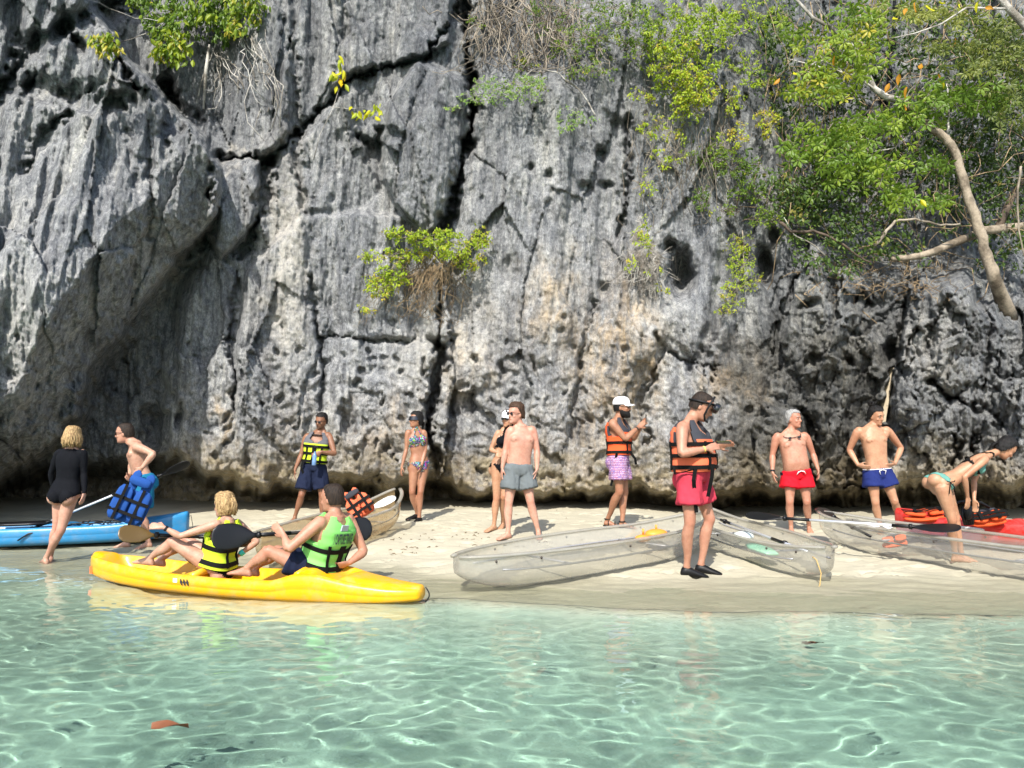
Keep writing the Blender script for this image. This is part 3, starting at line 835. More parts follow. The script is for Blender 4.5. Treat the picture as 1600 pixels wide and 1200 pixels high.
# big yellow-green creeper
cr = plant('creeper', 'large yellow-green creeper trailing down the rock from the top', 'creeper',
      [([(1080, -30), (1070, 60), (1060, 150), (1030, 260)], .3, .3, .016, .006), ([(1120, -20), (1100, 80), (1110, 200), (1120, 330)], .3, .25, .014, .005), ([(1180, 40), (1110, 80), (1060, 95)], .3, .4, .012, .005)],
      [(1040, 60, 44, 34, .5, .25, 620, .55), (1100, 40, 50, 34, .55, .25, 760, .5), (1070, 100, 56, 30, .55, .25, 900, .7), (1090, 140, 36, 26, .5, .2, 700, .75), (1050, 130, 40, 20, .4, .2, 340, .6), (1020, 85, 26, 20, .4, .15, 220, .55), (1075, 165, 26, 24, .4, .15, 320, .7),
       (1140, 40, 34, 30, .4, .2, 320, .55), (1005, 150, 22, 8, .3, .1, 90, .7), (1020, 200, 22, 18, .3, .1, 120, .6), (1050, 205, 20, 10, .3, .1, 70, .8), (1140, 150, 16, 30, .3, .12, 180, .7), (1200, 182, 22, 14, .3, .1, 160, .9), (1195, 200, 8, 14, .3, .1, 80, .9),
       (1150, 210, 22, 20, .35, .1, 160, .92), (1030, 250, 22, 20, .25, .1, 90, .7), (1010, 290, 22, 24, .25, .1, 60, .75), (1060, 240, 20, 26, .25, .1, 60, .6), (1160, 110, 40, 40, .4, .2, 300, .5), (1210, 60, 34, 40, .5, .2, 360, .45), (1180, 20, 50, 24, .5, .2, 400, .5), (1200, 130, 26, 20, .4, .15, 160, .7), (1060, 20, 60, 20, .5, .2, 420, .5), (1110, 230, 40, 26, .3, .12, 200, .4)],
      WM['twig'], LM['yellowgreen'], .058, G_SH, 14, twigs=9, twig_r=.004)
tb = MB()
for k in range(80):
    s_ = (rr_.uniform(985, 1150), rr_.uniform(120, 250)); l = rr_.uniform(40, 190)
    tb.tube(wander(rock_pt(*s_, .25), rock_pt(s_[0] + rr_.gauss(6, 26), s_[1] + l, rr_.uniform(.05, .2)), 8, .4, rr_), rr_.uniform(.002, .005), 4)
t_ = tb.build('bare_stems', WM['twig'], cr); t_['kind'] = 'stuff'
# shrubs below it
plant('shrub', 'mid green shrub spread over the rock under the creeper', 'shrub', [([(1150, 330), (1160, 280), (1120, 250)], .1, .4, .012, .005)],
      [(1110, 245, 34, 14, .4, .15, 380, .5), (1150, 262, 40, 18, .45, .2, 480, .4), (1095, 310, 14, 20, .3, .1, 170, .3), (1170, 300, 30, 18, .4, .15, 280, .4), (1190, 340, 30, 14, .35, .12, 220, .6), (1130, 330, 26, 12, .3, .1, 110, .6)], WM['dark'], LM['green'], .052, G_SH, 16)
plant('shrub', 'narrow olive shrub hanging below the small cave on the right of the wall', 'shrub', [([(1160, 360), (1162, 420), (1150, 480)], .1, .2, .012, .005)],
      [(1158, 380, 24, 18, .3, .1, 320, .7), (1160, 415, 22, 24, .3, .1, 420, .6), (1150, 455, 24, 22, .28, .1, 360, .7), (1135, 485, 18, 10, .25, .08, 120, .8), (1185, 440, 14, 10, .3, .08, 90, .8)], WM['twig'], LM['yellowgreen'], .040, G_SH, 18, twigs=10, twig_r=.003, small=True)
wr = plant('shrub', 'straggly shrub of whitish bare twigs with a few yellow-green leaves left of the cave', 'shrub', [([(1000, 345), (1005, 400), (1015, 460)], .1, .2, .008, .004)],
      [(995, 365, 16, 14, .3, .08, 70, .8), (1012, 385, 16, 16, .3, .08, 90, .8), (990, 410, 14, 12, .3, .08, 60, .85), (1028, 440, 24, 20, .25, .08, 60, .7), (1005, 350, 14, 8, .3, .05, 40, .7)], WM['root'], LM['yellowgreen'], .050, G_SH, 20, twigs=3)
tb = MB()
for k in range(110):
    s_ = (rr_.gauss(1005, 14), rr_.uniform(390, 425)); a = rr_.uniform(-1.1, 1.3); l = rr_.uniform(20, 62)
    tb.tube(wander(rock_pt(*s_, .22), rock_pt(s_[0] + math.sin(a) * l, s_[1] + math.cos(a) * l, rr_.uniform(.06, .3)), 6, .5, rr_), rr_.uniform(.003, .006), 4)
t_ = tb.build('bare_twigs', WM['root'], wr); t_['kind'] = 'stuff'

# seedlings whose big yellow leaves can be picked apart one by one
def big_leaf_mesh(L=.16, W=.075):
    vs, fs = [], []
    for i in range(7):
        t = i / 6; w = W * math.sin(math.pi * min(.98, max(.02, t)) ** .8) * .5 + .001
        for q in (-1, -.5, 0, .5, 1):
            vs.append((w * q, .02 * abs(q) - .03 * t * t, -L * t))
    for i in range(6):
        for k in range(4): fs.append((i * 5 + k, i * 5 + k + 1, i * 5 + k + 6, i * 5 + k + 5))
    me = bpy.data.meshes.new('leaf'); me.from_pydata(vs, [], fs); me.polygons.foreach_set('use_smooth', [True] * len(fs)); me.update()
    return me
def leaf_parts(root, pts, mats, size=1.0, seed=1, spread=1.0):
    rng = random.Random(seed); base = {}
    for mm in mats:
        me = big_leaf_mesh(); me.materials.append(mm)
        at = me.attributes.new('tint', 'FLOAT', 'POINT'); at.data.foreach_set('value', [rng.uniform(.3, .7)] * len(me.vertices)); base[mm.name] = me
    for p in pts:
        me = base[rng.choice(mats).name]
        o = bpy.data.objects.new('leaf', me); COL.objects.link(o); o.parent = root
        o.location = Vector(p) - root.location
        o.rotation_euler = (rng.uniform(-.7, .9), rng.uniform(-.9, .9) * spread, rng.uniform(-.9, .9) + rng.choice((0, 0, math.pi)))
        k = size * rng.uniform(.75, 1.2); o.scale = (k, k, k)
def yl(name, t):
    m = LM['yellow'].copy(); m.name = name
    r = [n for n in m.node_tree.nodes if n.type == 'VALTORGB'][0]
    for e in r.color_ramp.elements: e.color = (*t, 1)
    return m
YL = [yl('lemon_leaf', (.62, .60, .02)), yl('lime_leaf', (.38, .48, .03)), yl('amber_leaf', (.70, .46, .01))]
seed_ = empty('seedling', rock_pt(490, 250, .1), 'leafless stemmed seedling with two tufts of large bright yellow leaves', 'seedling')
b = MB(); b.tube([rock_pt(490, 250, .1), rock_pt(500, 210, .3), rock_pt(520, 170, .4), rock_pt(530, 138, .4)], [.007, .006, .005, .004], 6); b.build('stem', WM['root'], seed_)
b = MB(); b.tube([rock_pt(516, 167, .4), rock_pt(545, 170, .42), rock_pt(570, 168, .42)], [.006, .005, .004], 6); b.build('branch', WM['root'], seed_)
yt = min(cliff_y(530, 125), cliff_y(572, 175)) - .42
leaf_parts(seed_, [P(530 + rr_.gauss(0, 8), 112 + rr_.gauss(4, 10), yt + rr_.uniform(-.06, .06)) for k in range(16)], YL, .95, 2)
leaf_parts(seed_, [P(572 + rr_.gauss(0, 12), 172 + rr_.gauss(0, 5), yt + rr_.uniform(-.06, .06)) for k in range(18)], YL[:2], .80, 3)
GL = [yl('bright_green_leaf', (.16, .28, .02)), yl('mid_green_leaf', (.09, .19, .02)), yl('light_green_leaf', (.24, .34, .02))]
leaf_parts(tls, [P(164 + rr_.gauss(0, 9), 66 + rr_.gauss(0, 6), cliff_y(164, 66) - .6) for k in range(12)] + [P(372 + rr_.gauss(0, 8), 36 + rr_.gauss(0, 8), cliff_y(372, 36) - .6) for k in range(10)]
           + [P(268 + rr_.gauss(0, 22), 66 + rr_.gauss(0, 16), cliff_y(268, 66) - .72) for k in range(44)] + [P(345 + rr_.gauss(0, 36), 12 + rr_.gauss(0, 16), cliff_y(345, 12) - .75) for k in range(50)], GL, .95, 6)
# hanging white roots
rt = empty('hanging_roots', rock_pt(400, 60, .2), 'bundle of whitish hanging roots looping over the rock at the upper left', 'roots')
for k in range(26):
    a_ = (rr_.uniform(372, 420), rr_.uniform(45, 70)); e_ = (rr_.gauss(418, 14), rr_.uniform(150, 255))
    if k > 14: a_ = (rr_.uniform(330, 350), rr_.uniform(75, 90)); e_ = (rr_.uniform(320, 395), rr_.uniform(120, 180))
    b = MB(); b.tube(wander(rock_pt(*a_, .25), rock_pt(*e_, .06), 9, .4, rr_, -.05), rr_.uniform(.005, .010), 5); b.build('root', WM['root'], rt)
b = MB(); b.tube([rock_pt(327, 70, .3), rock_pt(322, 110, .25), rock_pt(318, 170, .15)], [.02, .035, .02], 8); b.build('root', WM['root'], rt)

# ------------------------------------------------------------------ the leaning tree on the right ledge and its neighbours
TY = 12.3
def tp(px, py, dy=0): return P(px, py, TY + dy)
tree = empty('leaning_tree', tp(1562, 462), 'leaning tree with pale trunk and bright green compound leaves at the upper right', 'tree')
b = MB()
trunk = [P(1578, 498, max(TY, cliff_y(1578, 498)) + .25), tp(1553, 434), tp(1538, 385), tp(1522, 335), tp(1508, 290), tp(1497, 250), tp(1486, 225), tp(1468, 208), tp(1448, 194, .02), tp(1430, 175, .05), tp(1408, 158, .1)]
trunk = sum([[a_.lerp(c_, k_ / 4) + Vector((rr_.gauss(0, .012), 0, rr_.gauss(0, .012))) for k_ in range(4)] for a_, c_ in zip(trunk[:-1], trunk[1:])], []) + [trunk[-1]]
b.tube(trunk, [float(np.interp(i_ / (len(trunk) - 1) * 10, range(11), q_)) * rr_.uniform(.93, 1.07) for q_ in [[.125, .10, .085, .078, .074, .070, .068, .064, .060, .055, .05]] for i_ in range(len(trunk))], 14); b.build('trunk', WM['trunk'], tree)
b = MB(); b.tube([tp(1410, 158, .1), tp(1385, 152, .1), tp(1365, 138, .1), tp(1352, 108, .1), tp(1341, 82, .1), tp(1318, 58, .1), tp(1297, 42, .1), tp(1270, 28, .1), tp(1245, 0, .1), tp(1230, -30, .1)], [.060, .056, .052, .048, .044, .040, .036, .030, .024, .02], 12); b.build('branch', WM['root'], tree)
for pl, r in (([(1366, 140), (1340, 118), (1300, 108), (1262, 100), (1230, 92)], .022), ([(1297, 42), (1285, 20), (1268, -10)], .014), ([(1480, 208), (1482, 170), (1478, 130)], .018), ([(1430, 176), (1440, 140), (1460, 118)], .016), ([(1262, 100), (1290, 96), (1330, 130), (1356, 136)], .012),
              ([(1448, 194), (1400, 230), (1350, 240), (1300, 250)], .014), ([(1410, 158), (1440, 120), (1480, 108), (1500, 118)], .010)):
    b = MB(); b.tube(sum([wander(tp(*a, .05), tp(*c, .05), 4, .15, rr_)[:-1] for a, c in zip(pl[:-1], pl[1:])], []) + [tp(*pl[-1], .05)], [r * (1 - .6 * i / (4 * (len(pl) - 1))) for i in range(4 * (len(pl) - 1) + 1)], 8); b.build('branch', WM['root'], tree)
def palm_leaves(centers, L, parent_list):
    """Compound leaves: leaflets fanned round a stalk end."""
    for c, tt in centers:
        ax = Vector((rr_.gauss(0, .5), rr_.gauss(-.9, .3), rr_.gauss(-.3, .4))).normalized(); o = ax.orthogonal().normalized(); q = ax.cross(o)
        for k in range(6):
            a = 6.283 * k / 6
            parent_list.append((c, (o * math.cos(a) + q * math.sin(a) + ax * .25 + Vector((0, 0, -.35))).normalized(), ax, L * rr_.uniform(.8, 1.1), tt))
def fan_mesh(name, lst, mat_, parent):
    vs, fs, tn = [], [], []
    for c, d, n, L, tt in lst:
        w = d.cross(n).normalized(); b0 = len(vs)
        p = [c + d * L * .12, c + d * L * .5 + w * L * .15, c + d * L * .78 + w * L * .13, c + d * L - n * L * .05, c + d * L * .78 - w * L * .13, c + d * L * .5 - w * L * .15, c + d * L * .6 + n * L * .05]
        vs += [tuple(x) for x in p]; fs += [(b0, b0 + 1, b0 + 6), (b0, b0 + 6, b0 + 5), (b0 + 1, b0 + 2, b0 + 3, b0 + 6), (b0 + 6, b0 + 3, b0 + 4, b0 + 5)]; tn += [tt] * 7
    me = bpy.data.meshes.new(name); me.from_pydata(vs, [], fs); me.update()
    at = me.attributes.new('tint', 'FLOAT', 'POINT'); at.data.foreach_set('value', np.clip(tn, 0, 1))
    return link_mesh(name, me, mat_, parent)
cs = []
for (px, py, rx, ry, n_, dy, tt) in ((1330, 60, 50, 26, 60, .1, .8), (1310, 100, 40, 20, 40, .15, .7), (1290, 135, 50, 18, 50, .1, .75), (1250, 140, 26, 20, 26, .1, .8), (1345, 90, 26, 24, 24, -.1, .7), (1500, 150, 60, 24, 90, -.15, .5), (1440, 170, 50, 22, 60, -.1, .5),
                                 (1540, 160, 30, 20, 40, .0, .45), (1400, 190, 50, 16, 50, .0, .6), (1330, 205, 60, 22, 80, -.05, .55), (1280, 215, 40, 18, 46, .0, .6), (1260, 240, 50, 20, 50, .1, .45), (1340, 250, 50, 24, 66, -.1, .6), (1380, 275, 40, 24, 50, -.1, .65), (1310, 280, 44, 20, 50, .1, .5),
                                 (1400, 310, 30, 18, 30, 0, .55), (1460, 260, 40, 24, 36, .2, .35), (1470, 315, 20, 14, 14, .1, .4), (1360, 20, 60, 24, 50, .2, .6), (1240, 60, 30, 24, 24, .2, .6)):
    for k in range(n_): cs.append((tp(px + rr_.gauss(0, rx * .55), py + rr_.gauss(0, ry * .6), dy + rr_.uniform(-.3, .3)), tt + rr_.gauss(0, .15)))
lst = []; palm_leaves([q_ for q_ in cs if rr_.random() < .68], .165, lst)
cw = fan_mesh('crown', lst, LM['green'], tree)
b = MB()
for c, tt in cs[::2]:
    b.tube([c, c + Vector((rr_.uniform(-.1, .2), .06, rr_.uniform(-.05, .15))), c + Vector((rr_.uniform(-.1, .35), .12, rr_.uniform(-.05, .3)))], [.003, .004, .006], 4)
t_ = b.build('leaf_stalks', WM['twig'], tree); t_['kind'] = 'stuff'
OR = [yl('orange_dead_leaf', (.62, .26, .03)), YL[0]]
leaf_parts(tree, [tp(*q, -.3) for q in ((1440, 98), (1465, 116), (1472, 128), (1418, 136), (1390, 130), (1406, 116), (1240, 112), (1305, 88), (1218, 122), (1438, 312), (1412, 165), (1492, 60))], OR, .95, 9)
# second tree top right
t2 = empty('tree', P(1660, 200, 11.6), 'tree leaning in from the right edge with a bare pale branch and olive foliage', 'tree')
b = MB(); b.tube([P(1660, 200, 11.6), P(1640, 90, 11.6), P(1600, 38, 11.6), P(1575, 12, 11.6), P(1550, -20, 11.6)], [.10, .08, .065, .055, .05], 12); b.build('trunk', WM['root'], t2)
b = MB(); b.tube([P(1576, 14, 11.6), P(1510, 12, 11.6), P(1470, 38, 11.6), P(1430, 52, 11.6), P(1392, 60, 11.6)], [.02, .016, .014, .011, .006], 8); b.build('branch', WM['root'], t2)
cs = []
for (px, py, rx, ry, n_, dy, tt) in ((1580, 90, 60, 40, 130, .5, .45), (1560, 50, 50, 26, 80, .6, .55), (1530, 100, 40, 14, 46, .4, .7), (1590, 150, 40, 40, 90, .6, .4), (1500, 75, 60, 12, 40, .5, .6), (1440, 20, 50, 16, 46, .3, .9), (1500, 25, 40, 16, 30, .4, .8)):
    for k in range(n_): cs.append((P(px + rr_.gauss(0, rx * .6), py + rr_.gauss(0, ry * .6), 11.6 + dy + rr_.uniform(-.3, .3)), tt + rr_.gauss(0, .15)))
lst = []; palm_leaves([q_ for q_ in cs if rr_.random() < .75], .13, lst)
fan_mesh('crown', lst, LM['olive'], t2)
leaf_parts(t2, [P(*q, 11.5) for q in ((1430, 4), (1448, 8), (1468, 2), (1500, 6), (1528, 4), (1540, 12), (1416, 14), (1396, 26))], OR, .95, 19)
# fallen log and gnarled roots on the ledge
log = empty('fallen_log', P(1400, 404, 12.35), 'fallen pale log lying across the ledge under the leaning tree', 'log')
b = MB(); b.tube(wander(P(1394, 405, 12.35), P(1470, 388, 12.5), 6, .1, rr_)[:-1] + [P(1480, 384, 12.55), P(1540, 360, 12.7), P(1640, 350, 12.9)], [.04, .055, .052, .062, .058, .066, .068, .075, .085], 12) if True else b.tube([P(1394, 405, 12.35), P(1440, 397, 12.45), P(1480, 384, 12.55), P(1540, 360, 12.7), P(1640, 350, 12.9)], [.07, .085, .095, .10, .11], 12); b.build('log', WM['trunk'], log)
b = MB(); b.tube([P(1560, 356, 12.8), P(1580, 310, 13.0), P(1612, 262, 13.2)], [.07, .06, .05], 10); b.build('limb', WM['dark'], log)
for i, (lb, pl, r, mm) in enumerate((('curved grey root arching over the ledge left of the log', [(1366, 384), (1385, 360), (1398, 346), (1430, 342), (1470, 352), (1500, 350)], .028, 'twig'), ('gnarled dark root snaking along the rock below the green shrubs', [(1218, 345), (1235, 362), (1270, 360), (1300, 372), (1330, 392), (1360, 410)], .03, 'dark'),
                   ('thin bent grey stem standing at the right end of the ledge', [(1595, 260), (1590, 330), (1600, 400)], .02, 'twig'), ('pale stick leaning on the rock ledge under the leafy branches', [(1290, 400), (1270, 382), (1240, 366), (1225, 340)], .014, 'root'))):
    b = MB(); fine = []
    pts = [P(q[0], q[1], 12.2) for q in pl]
    for a, c in zip(pts[:-1], pts[1:]): fine += wander(a, c, 4, .12, rr_)[:-1]
    fine.append(pts[-1]); b.tube(fine, [r * (1 - .5 * i / len(fine)) for i in range(len(fine))], 8)
    o = b.build('bare_root', WM[mm]); tag(o, lb, 'root', 'bare roots and stems on the ledge')
# undergrowth: one dark mass nobody could count
C, T = [], []
for (px, py, rx, ry, n_, dy, tt) in ((1440, 240, 190, 90, 5200, 1.2, .45), (1560, 260, 90, 130, 4200, .8, .4), (1300, 320, 110, 60, 2600, .35, .5), (1420, 60, 200, 70, 3600, 1.4, .4), (1290, 180, 80, 90, 1800, 1.1, .4), (1550, 120, 90, 90, 2600, 1.2, .45), (1350, 380, 90, 24, 900, .2, .6),
                                 (1240, 300, 60, 40, 1300, .2, .55), (1215, 60, 50, 60, 1000, .8, .5), (1600, 370, 60, 40, 700, .5, .5), (1290, 410, 60, 16, 420, .15, .5)):
    for k in range(n_ // 17):
        c = P(px + rr_.gauss(0, rx * .55), py + rr_.gauss(0, ry * .55), 12.4 + dy + rr_.uniform(-.5, .5)); t0 = tt + rr_.gauss(0, .18)
        for j in range(10):
            C.append(c + Vector((rr_.gauss(0, .09), rr_.gauss(0, .06), rr_.gauss(0, .06)))); T.append(t0)
ug = leaf_mesh('undergrowth', np.array([tuple(c) for c in C]), .098, LM['dark'], None, .4, .45, np.array(T), small=False)
tag(ug, 'dense dark green undergrowth covering the rock behind the trees', kind='stuff')
b = MB()
for k in range(240):
    s_ = (rr_.uniform(1190, 1640), rr_.uniform(20, 400)); a = rr_.gauss(0, .9); l = rr_.uniform(40, 160)
    b.tube(wander(P(s_[0], s_[1], 12.3 + rr_.uniform(.1, 1.2)), P(s_[0] + math.sin(a) * l, s_[1] + math.cos(a) * l * rr_.choice((1, -1)), 12.3 + rr_.uniform(.1, 1.2)), 6, .3, rr_), rr_.uniform(.003, .010), 4)
for k in range(120):
    s_ = (rr_.uniform(1270, 1480), rr_.uniform(395, 450)); a = rr_.gauss(0, 1.2); l = rr_.uniform(15, 70)
    b.tube(wander(rock_pt(s_[0], s_[1], .10), rock_pt(s_[0] + math.sin(a) * l, s_[1] + abs(math.cos(a)) * l * .6, .05), 6, .4, rr_), rr_.uniform(.003, .007), 4)
o = b.build('dead_stems', WM['tan'], None); tag(o, 'tangle of dead stems and fallen twigs in the undergrowth and along the ledge', kind='stuff')

# ------------------------------------------------------------------ people
def V(*a): return Vector(a)

def skin_mat(name, c, rough=.5):
    s = N(name)
    co = s.coord()
    n = s.noise(co, 9, 4, .6)
    n = s.math('ADD', s.math('MULTIPLY', n, .6), s.math('MULTIPLY', s.noise(co, 34, 4, .7), .4))
    base = s.mix(s.ramp(n, [(.36, (0, 0, 0)), (.64, (1, 1, 1))]), (c[0] * .80, c[1] * .70, c[2] * .66), tuple(min(1, q * 1.10) for q in c))
    base = s.mix(s.attr('flush'), base, (c[0] * .98, c[1] * .60, c[2] * .55))
    base = s.mix(s.attr('mark'), base, (c[0] * .50, c[1] * .26, c[2] * .24))
    base = s.mix(s.attr('hairy'), base, (.02, .013, .009))
    s.l(base, s.b.inputs['Base Color'])
    s.b.inputs['Roughness'].default_value = rough
    s.b.inputs['Specular IOR Level'].default_value = .4
    s.b.inputs['Subsurface Weight'].default_value = .12
    s.b.inputs['Subsurface Radius'].default_value = (.02, .008, .004)
    bp = s.n('ShaderNodeBump', {'Height': s.noise(co, 90, 4), 'Strength': .3, 'Distance': .004})
    s.l(bp.outputs[0], s.b.inputs['Normal'])
    return s.m
def hair_mat(name, c1, c2):
    s = N(name)
    n = s.noise(s.mapping(s.coord(), (60, 60, 9)), 1.6, 5, .7)
    s.l(s.mix(s.ramp(n, [(.38, (0, 0, 0)), (.62, (1, 1, 1))]), c1, c2), s.b.inputs['Base Color'])
    s.b.inputs['Roughness'].default_value = .6; s.b.inputs['Specular IOR Level'].default_value = .25
    bp = s.n('ShaderNodeBump', {'Height': n, 'Strength': .9, 'Distance': .01})
    s.l(bp.outputs[0], s.b.inputs['Normal'])
    return s.m
SK = {'pale': skin_mat('skin_pale', (.40, .235, .165)), 'pink': skin_mat('skin_pink', (.43, .245, .178)), 'tan': skin_mat('skin_tan', (.29, .145, .085)),
      'warm': skin_mat('skin_warm', (.38, .215, .128)), 'brown': skin_mat('skin_brown', (.215, .105, .06)), 'rosy': skin_mat('skin_rosy', (.37, .19, .125))}
HM = {'black': hair_mat('hair_black', (.002, .0018, .0018), (.010, .008, .007)), 'brown': hair_mat('hair_brown', (.020, .010, .006), (.075, .038, .02)),
      'blond': hair_mat('hair_blond', (.13, .07, .03), (.46, .32, .15)), 'grey': hair_mat('hair_grey', (.13, .125, .12), (.36, .355, .34)),
      'dark': hair_mat('hair_dark_brown', (.007, .0045, .003), (.030, .018, .011))}
def cloth(name, c, var=.12, wr=.5, rough=.85):
    return mat(name, c, rough, spec=.12, bump=(26, wr, (1, 1, .45)), var=var, vscale=14)
M = {'black_cloth': cloth('black_fabric', (.0035, .004, .006)), 'navy': cloth('navy_fabric', (.009, .013, .032)), 'blue': cloth('royal_navy_fabric', (.013, .022, .11)),
     'grey': cloth('slate_grey_fabric', (.115, .13, .135)), 'red': cloth('red_fabric', (.50, .008, .018)), 'pink': cloth('faded_pink_fabric', (.42, .038, .062)),
     'boardblue': cloth('teal_blue_fabric', (.01, .13, .24)), 'vest_yellow': cloth('fluorescent_yellow_fabric', (.42, .56, .03), .06, .35), 'vest_green': cloth('fluorescent_green_fabric', (.19, .53, .13), .06, .35),
     'vest_orange': cloth('orange_fabric', (.62, .085, .025), .08, .35), 'vest_salmon': cloth('sunfaded_orange_fabric', (.62, .13, .06), .08, .35), 'vest_blue': cloth('royal_blue_fabric', (.015, .060, .23), .08, .4),
     'grey_pad': cloth('dark_grey_padding', (.038, .040, .048), .1, .4), 'midgrey_pad': cloth('mid_grey_padding', (.10, .10, .11), .1, .4), 'web': mat('black_webbing', (.004, .004, .004), .8, spec=.15),
     'white_cloth': cloth('white_fabric', (.72, .72, .74), .04, .25), 'lens': mat('dark_lens', (.008, .008, .01), .08, coat=.5), 'rubber': mat('black_rubber', (.004, .004, .0045), .5, spec=.25),
     'eye': mat('eye_white', (.30, .27, .25), .4, spec=.3), 'iris': mat('eye_iris', (.02, .012, .008), .2), 'cord': mat('white_cord', (.7, .7, .68), .7), 'gold': mat('yellow_band', (.7, .5, .1), .5),
     'teal': cloth('mint_green_fabric', (.10, .25, .21), .3, .3), 'turq': mat('turquoise_rubber', (.03, .55, .50), .5), 'print': mat('dark_print', (.02, .03, .05), .7), 'patch': mat('silver_grey_print', (.33, .38, .42), .6)}
def pattern_mat(name, kind):
    s = N(name); c = s.coord()
    if kind == 'zig':
        w = s.n('ShaderNodeTexWave', {'Vector': s.mapping(c, (1, 1, 1)), 'Scale': 14.0, 'Distortion': 2.0, 'Detail': 2.0, 'Detail Scale': 6.0}, bands_direction='Z')
        col = s.mix(s.ramp(w.outputs[0], [(.45, (0, 0, 0)), (.6, (1, 1, 1))]), (.24, .055, .13), (.46, .33, .42))
        col = s.mix(s.ramp(s.noise(c, 70, 2), [(.5, (0, 0, 0)), (.56, (1, 1, 1))]), col, (.15, .10, .28))
    else:
        v = s.n('ShaderNodeTexVoronoi', {'Vector': c, 'Scale': 42.0})
        rgb = s.n('ShaderNodeHueSaturation', {'Saturation': 1.1, 'Value': .42, 'Color': v.outputs['Color']}).outputs[0]
        edge = s.ramp(s.noise(c, 60, 3), [(.45, (0, 0, 0)), (.52, (1, 1, 1))])
        col = s.mix(edge, (.012, .014, .04), rgb)
    s.l(col, s.b.inputs['Base Color']); s.b.inputs['Roughness'].default_value = .8
    return s.m
M['zig'] = pattern_mat('purple_patterned_fabric', 'zig'); M['floral'] = pattern_mat('multicoloured_floral_fabric', 'floral')

def eval_mods(o, name):
    dg = bpy.context.evaluated_depsgraph_get()
    dg.update()
    me = bpy.data.meshes.new_from_object(o.evaluated_get(dg))
    me.name = name
    return me

def remesh(mb, name, voxel, smooth=4, ratio=1.0, factor=.5):
    """Fuse the closed lumps of mb into one continuous surface."""
    me = bpy.data.meshes.new(name)
    me.from_pydata(mb.v, [], mb.f); me.update()
    o = bpy.data.objects.new(name + '_source', me); COL.objects.link(o)
    m = o.modifiers.new('r', 'REMESH'); m.mode = 'VOXEL'; m.voxel_size = voxel; m.use_smooth_shade = True
    m = o.modifiers.new('s', 'SMOOTH'); m.factor = factor; m.iterations = smooth
    if ratio < 1:
        m = o.modifiers.new('d', 'DECIMATE'); m.ratio = ratio
    r = eval_mods(o, name)
    r.materials.clear()
    bpy.data.objects.remove(o); bpy.data.meshes.remove(me)
    r.polygons.foreach_set('use_smooth', np.ones(len(r.polygons), dtype=bool))
    return r


def interp_rows(rows, s):
    if s <= rows[0][0]: return rows[0][1:]
    for a, b in zip(rows[:-1], rows[1:]):
        if s <= b[0]:
            t = (s - a[0]) / (b[0] - a[0]); t = t * t * (3 - 2 * t) * .5 + t * .5
            return [lerp(p, q, t) for p, q in zip(a[1:], b[1:])]
    return rows[-1][1:]

# torso sections: s along hips -> shoulders, half width, half depth, forward offset
MALE = [(-.20, .070, .070, .0), (-.10, .155, .105, -.005), (.02, .170, .118, -.008), (.14, .160, .108, .0), (.30, .146, .100, .008), (.48, .152, .106, .008), (.66, .168, .114, .004),
        (.80, .176, .112, .0), (.92, .165, .098, -.008), (1.02, .125, .075, -.014), (1.10, .075, .062, -.012), (1.16, .058, .060, -.006)]
STOUT = [(-.20, .075, .075, .0), (-.10, .165, .115, .0), (.02, .180, .135, .005), (.14, .182, .145, .02), (.30, .180, .148, .026), (.48, .178, .140, .018), (.66, .184, .132, .008),
         (.80, .190, .124, .0), (.92, .178, .106, -.008), (1.02, .135, .082, -.014), (1.10, .085, .070, -.012), (1.16, .064, .064, -.006)]
FEMALE = [(-.22, .070, .070, .0), (-.12, .160, .112, -.008), (.00, .172, .120, -.014), (.14, .152, .102, -.004), (.34, .118, .082, .004), (.52, .122, .086, .004), (.68, .138, .094, .002),
          (.82, .142, .090, -.002), (.93, .132, .078, -.008), (1.02, .100, .058, -.012), (1.10, .056, .048, -.010), (1.17, .045, .047, -.004)]

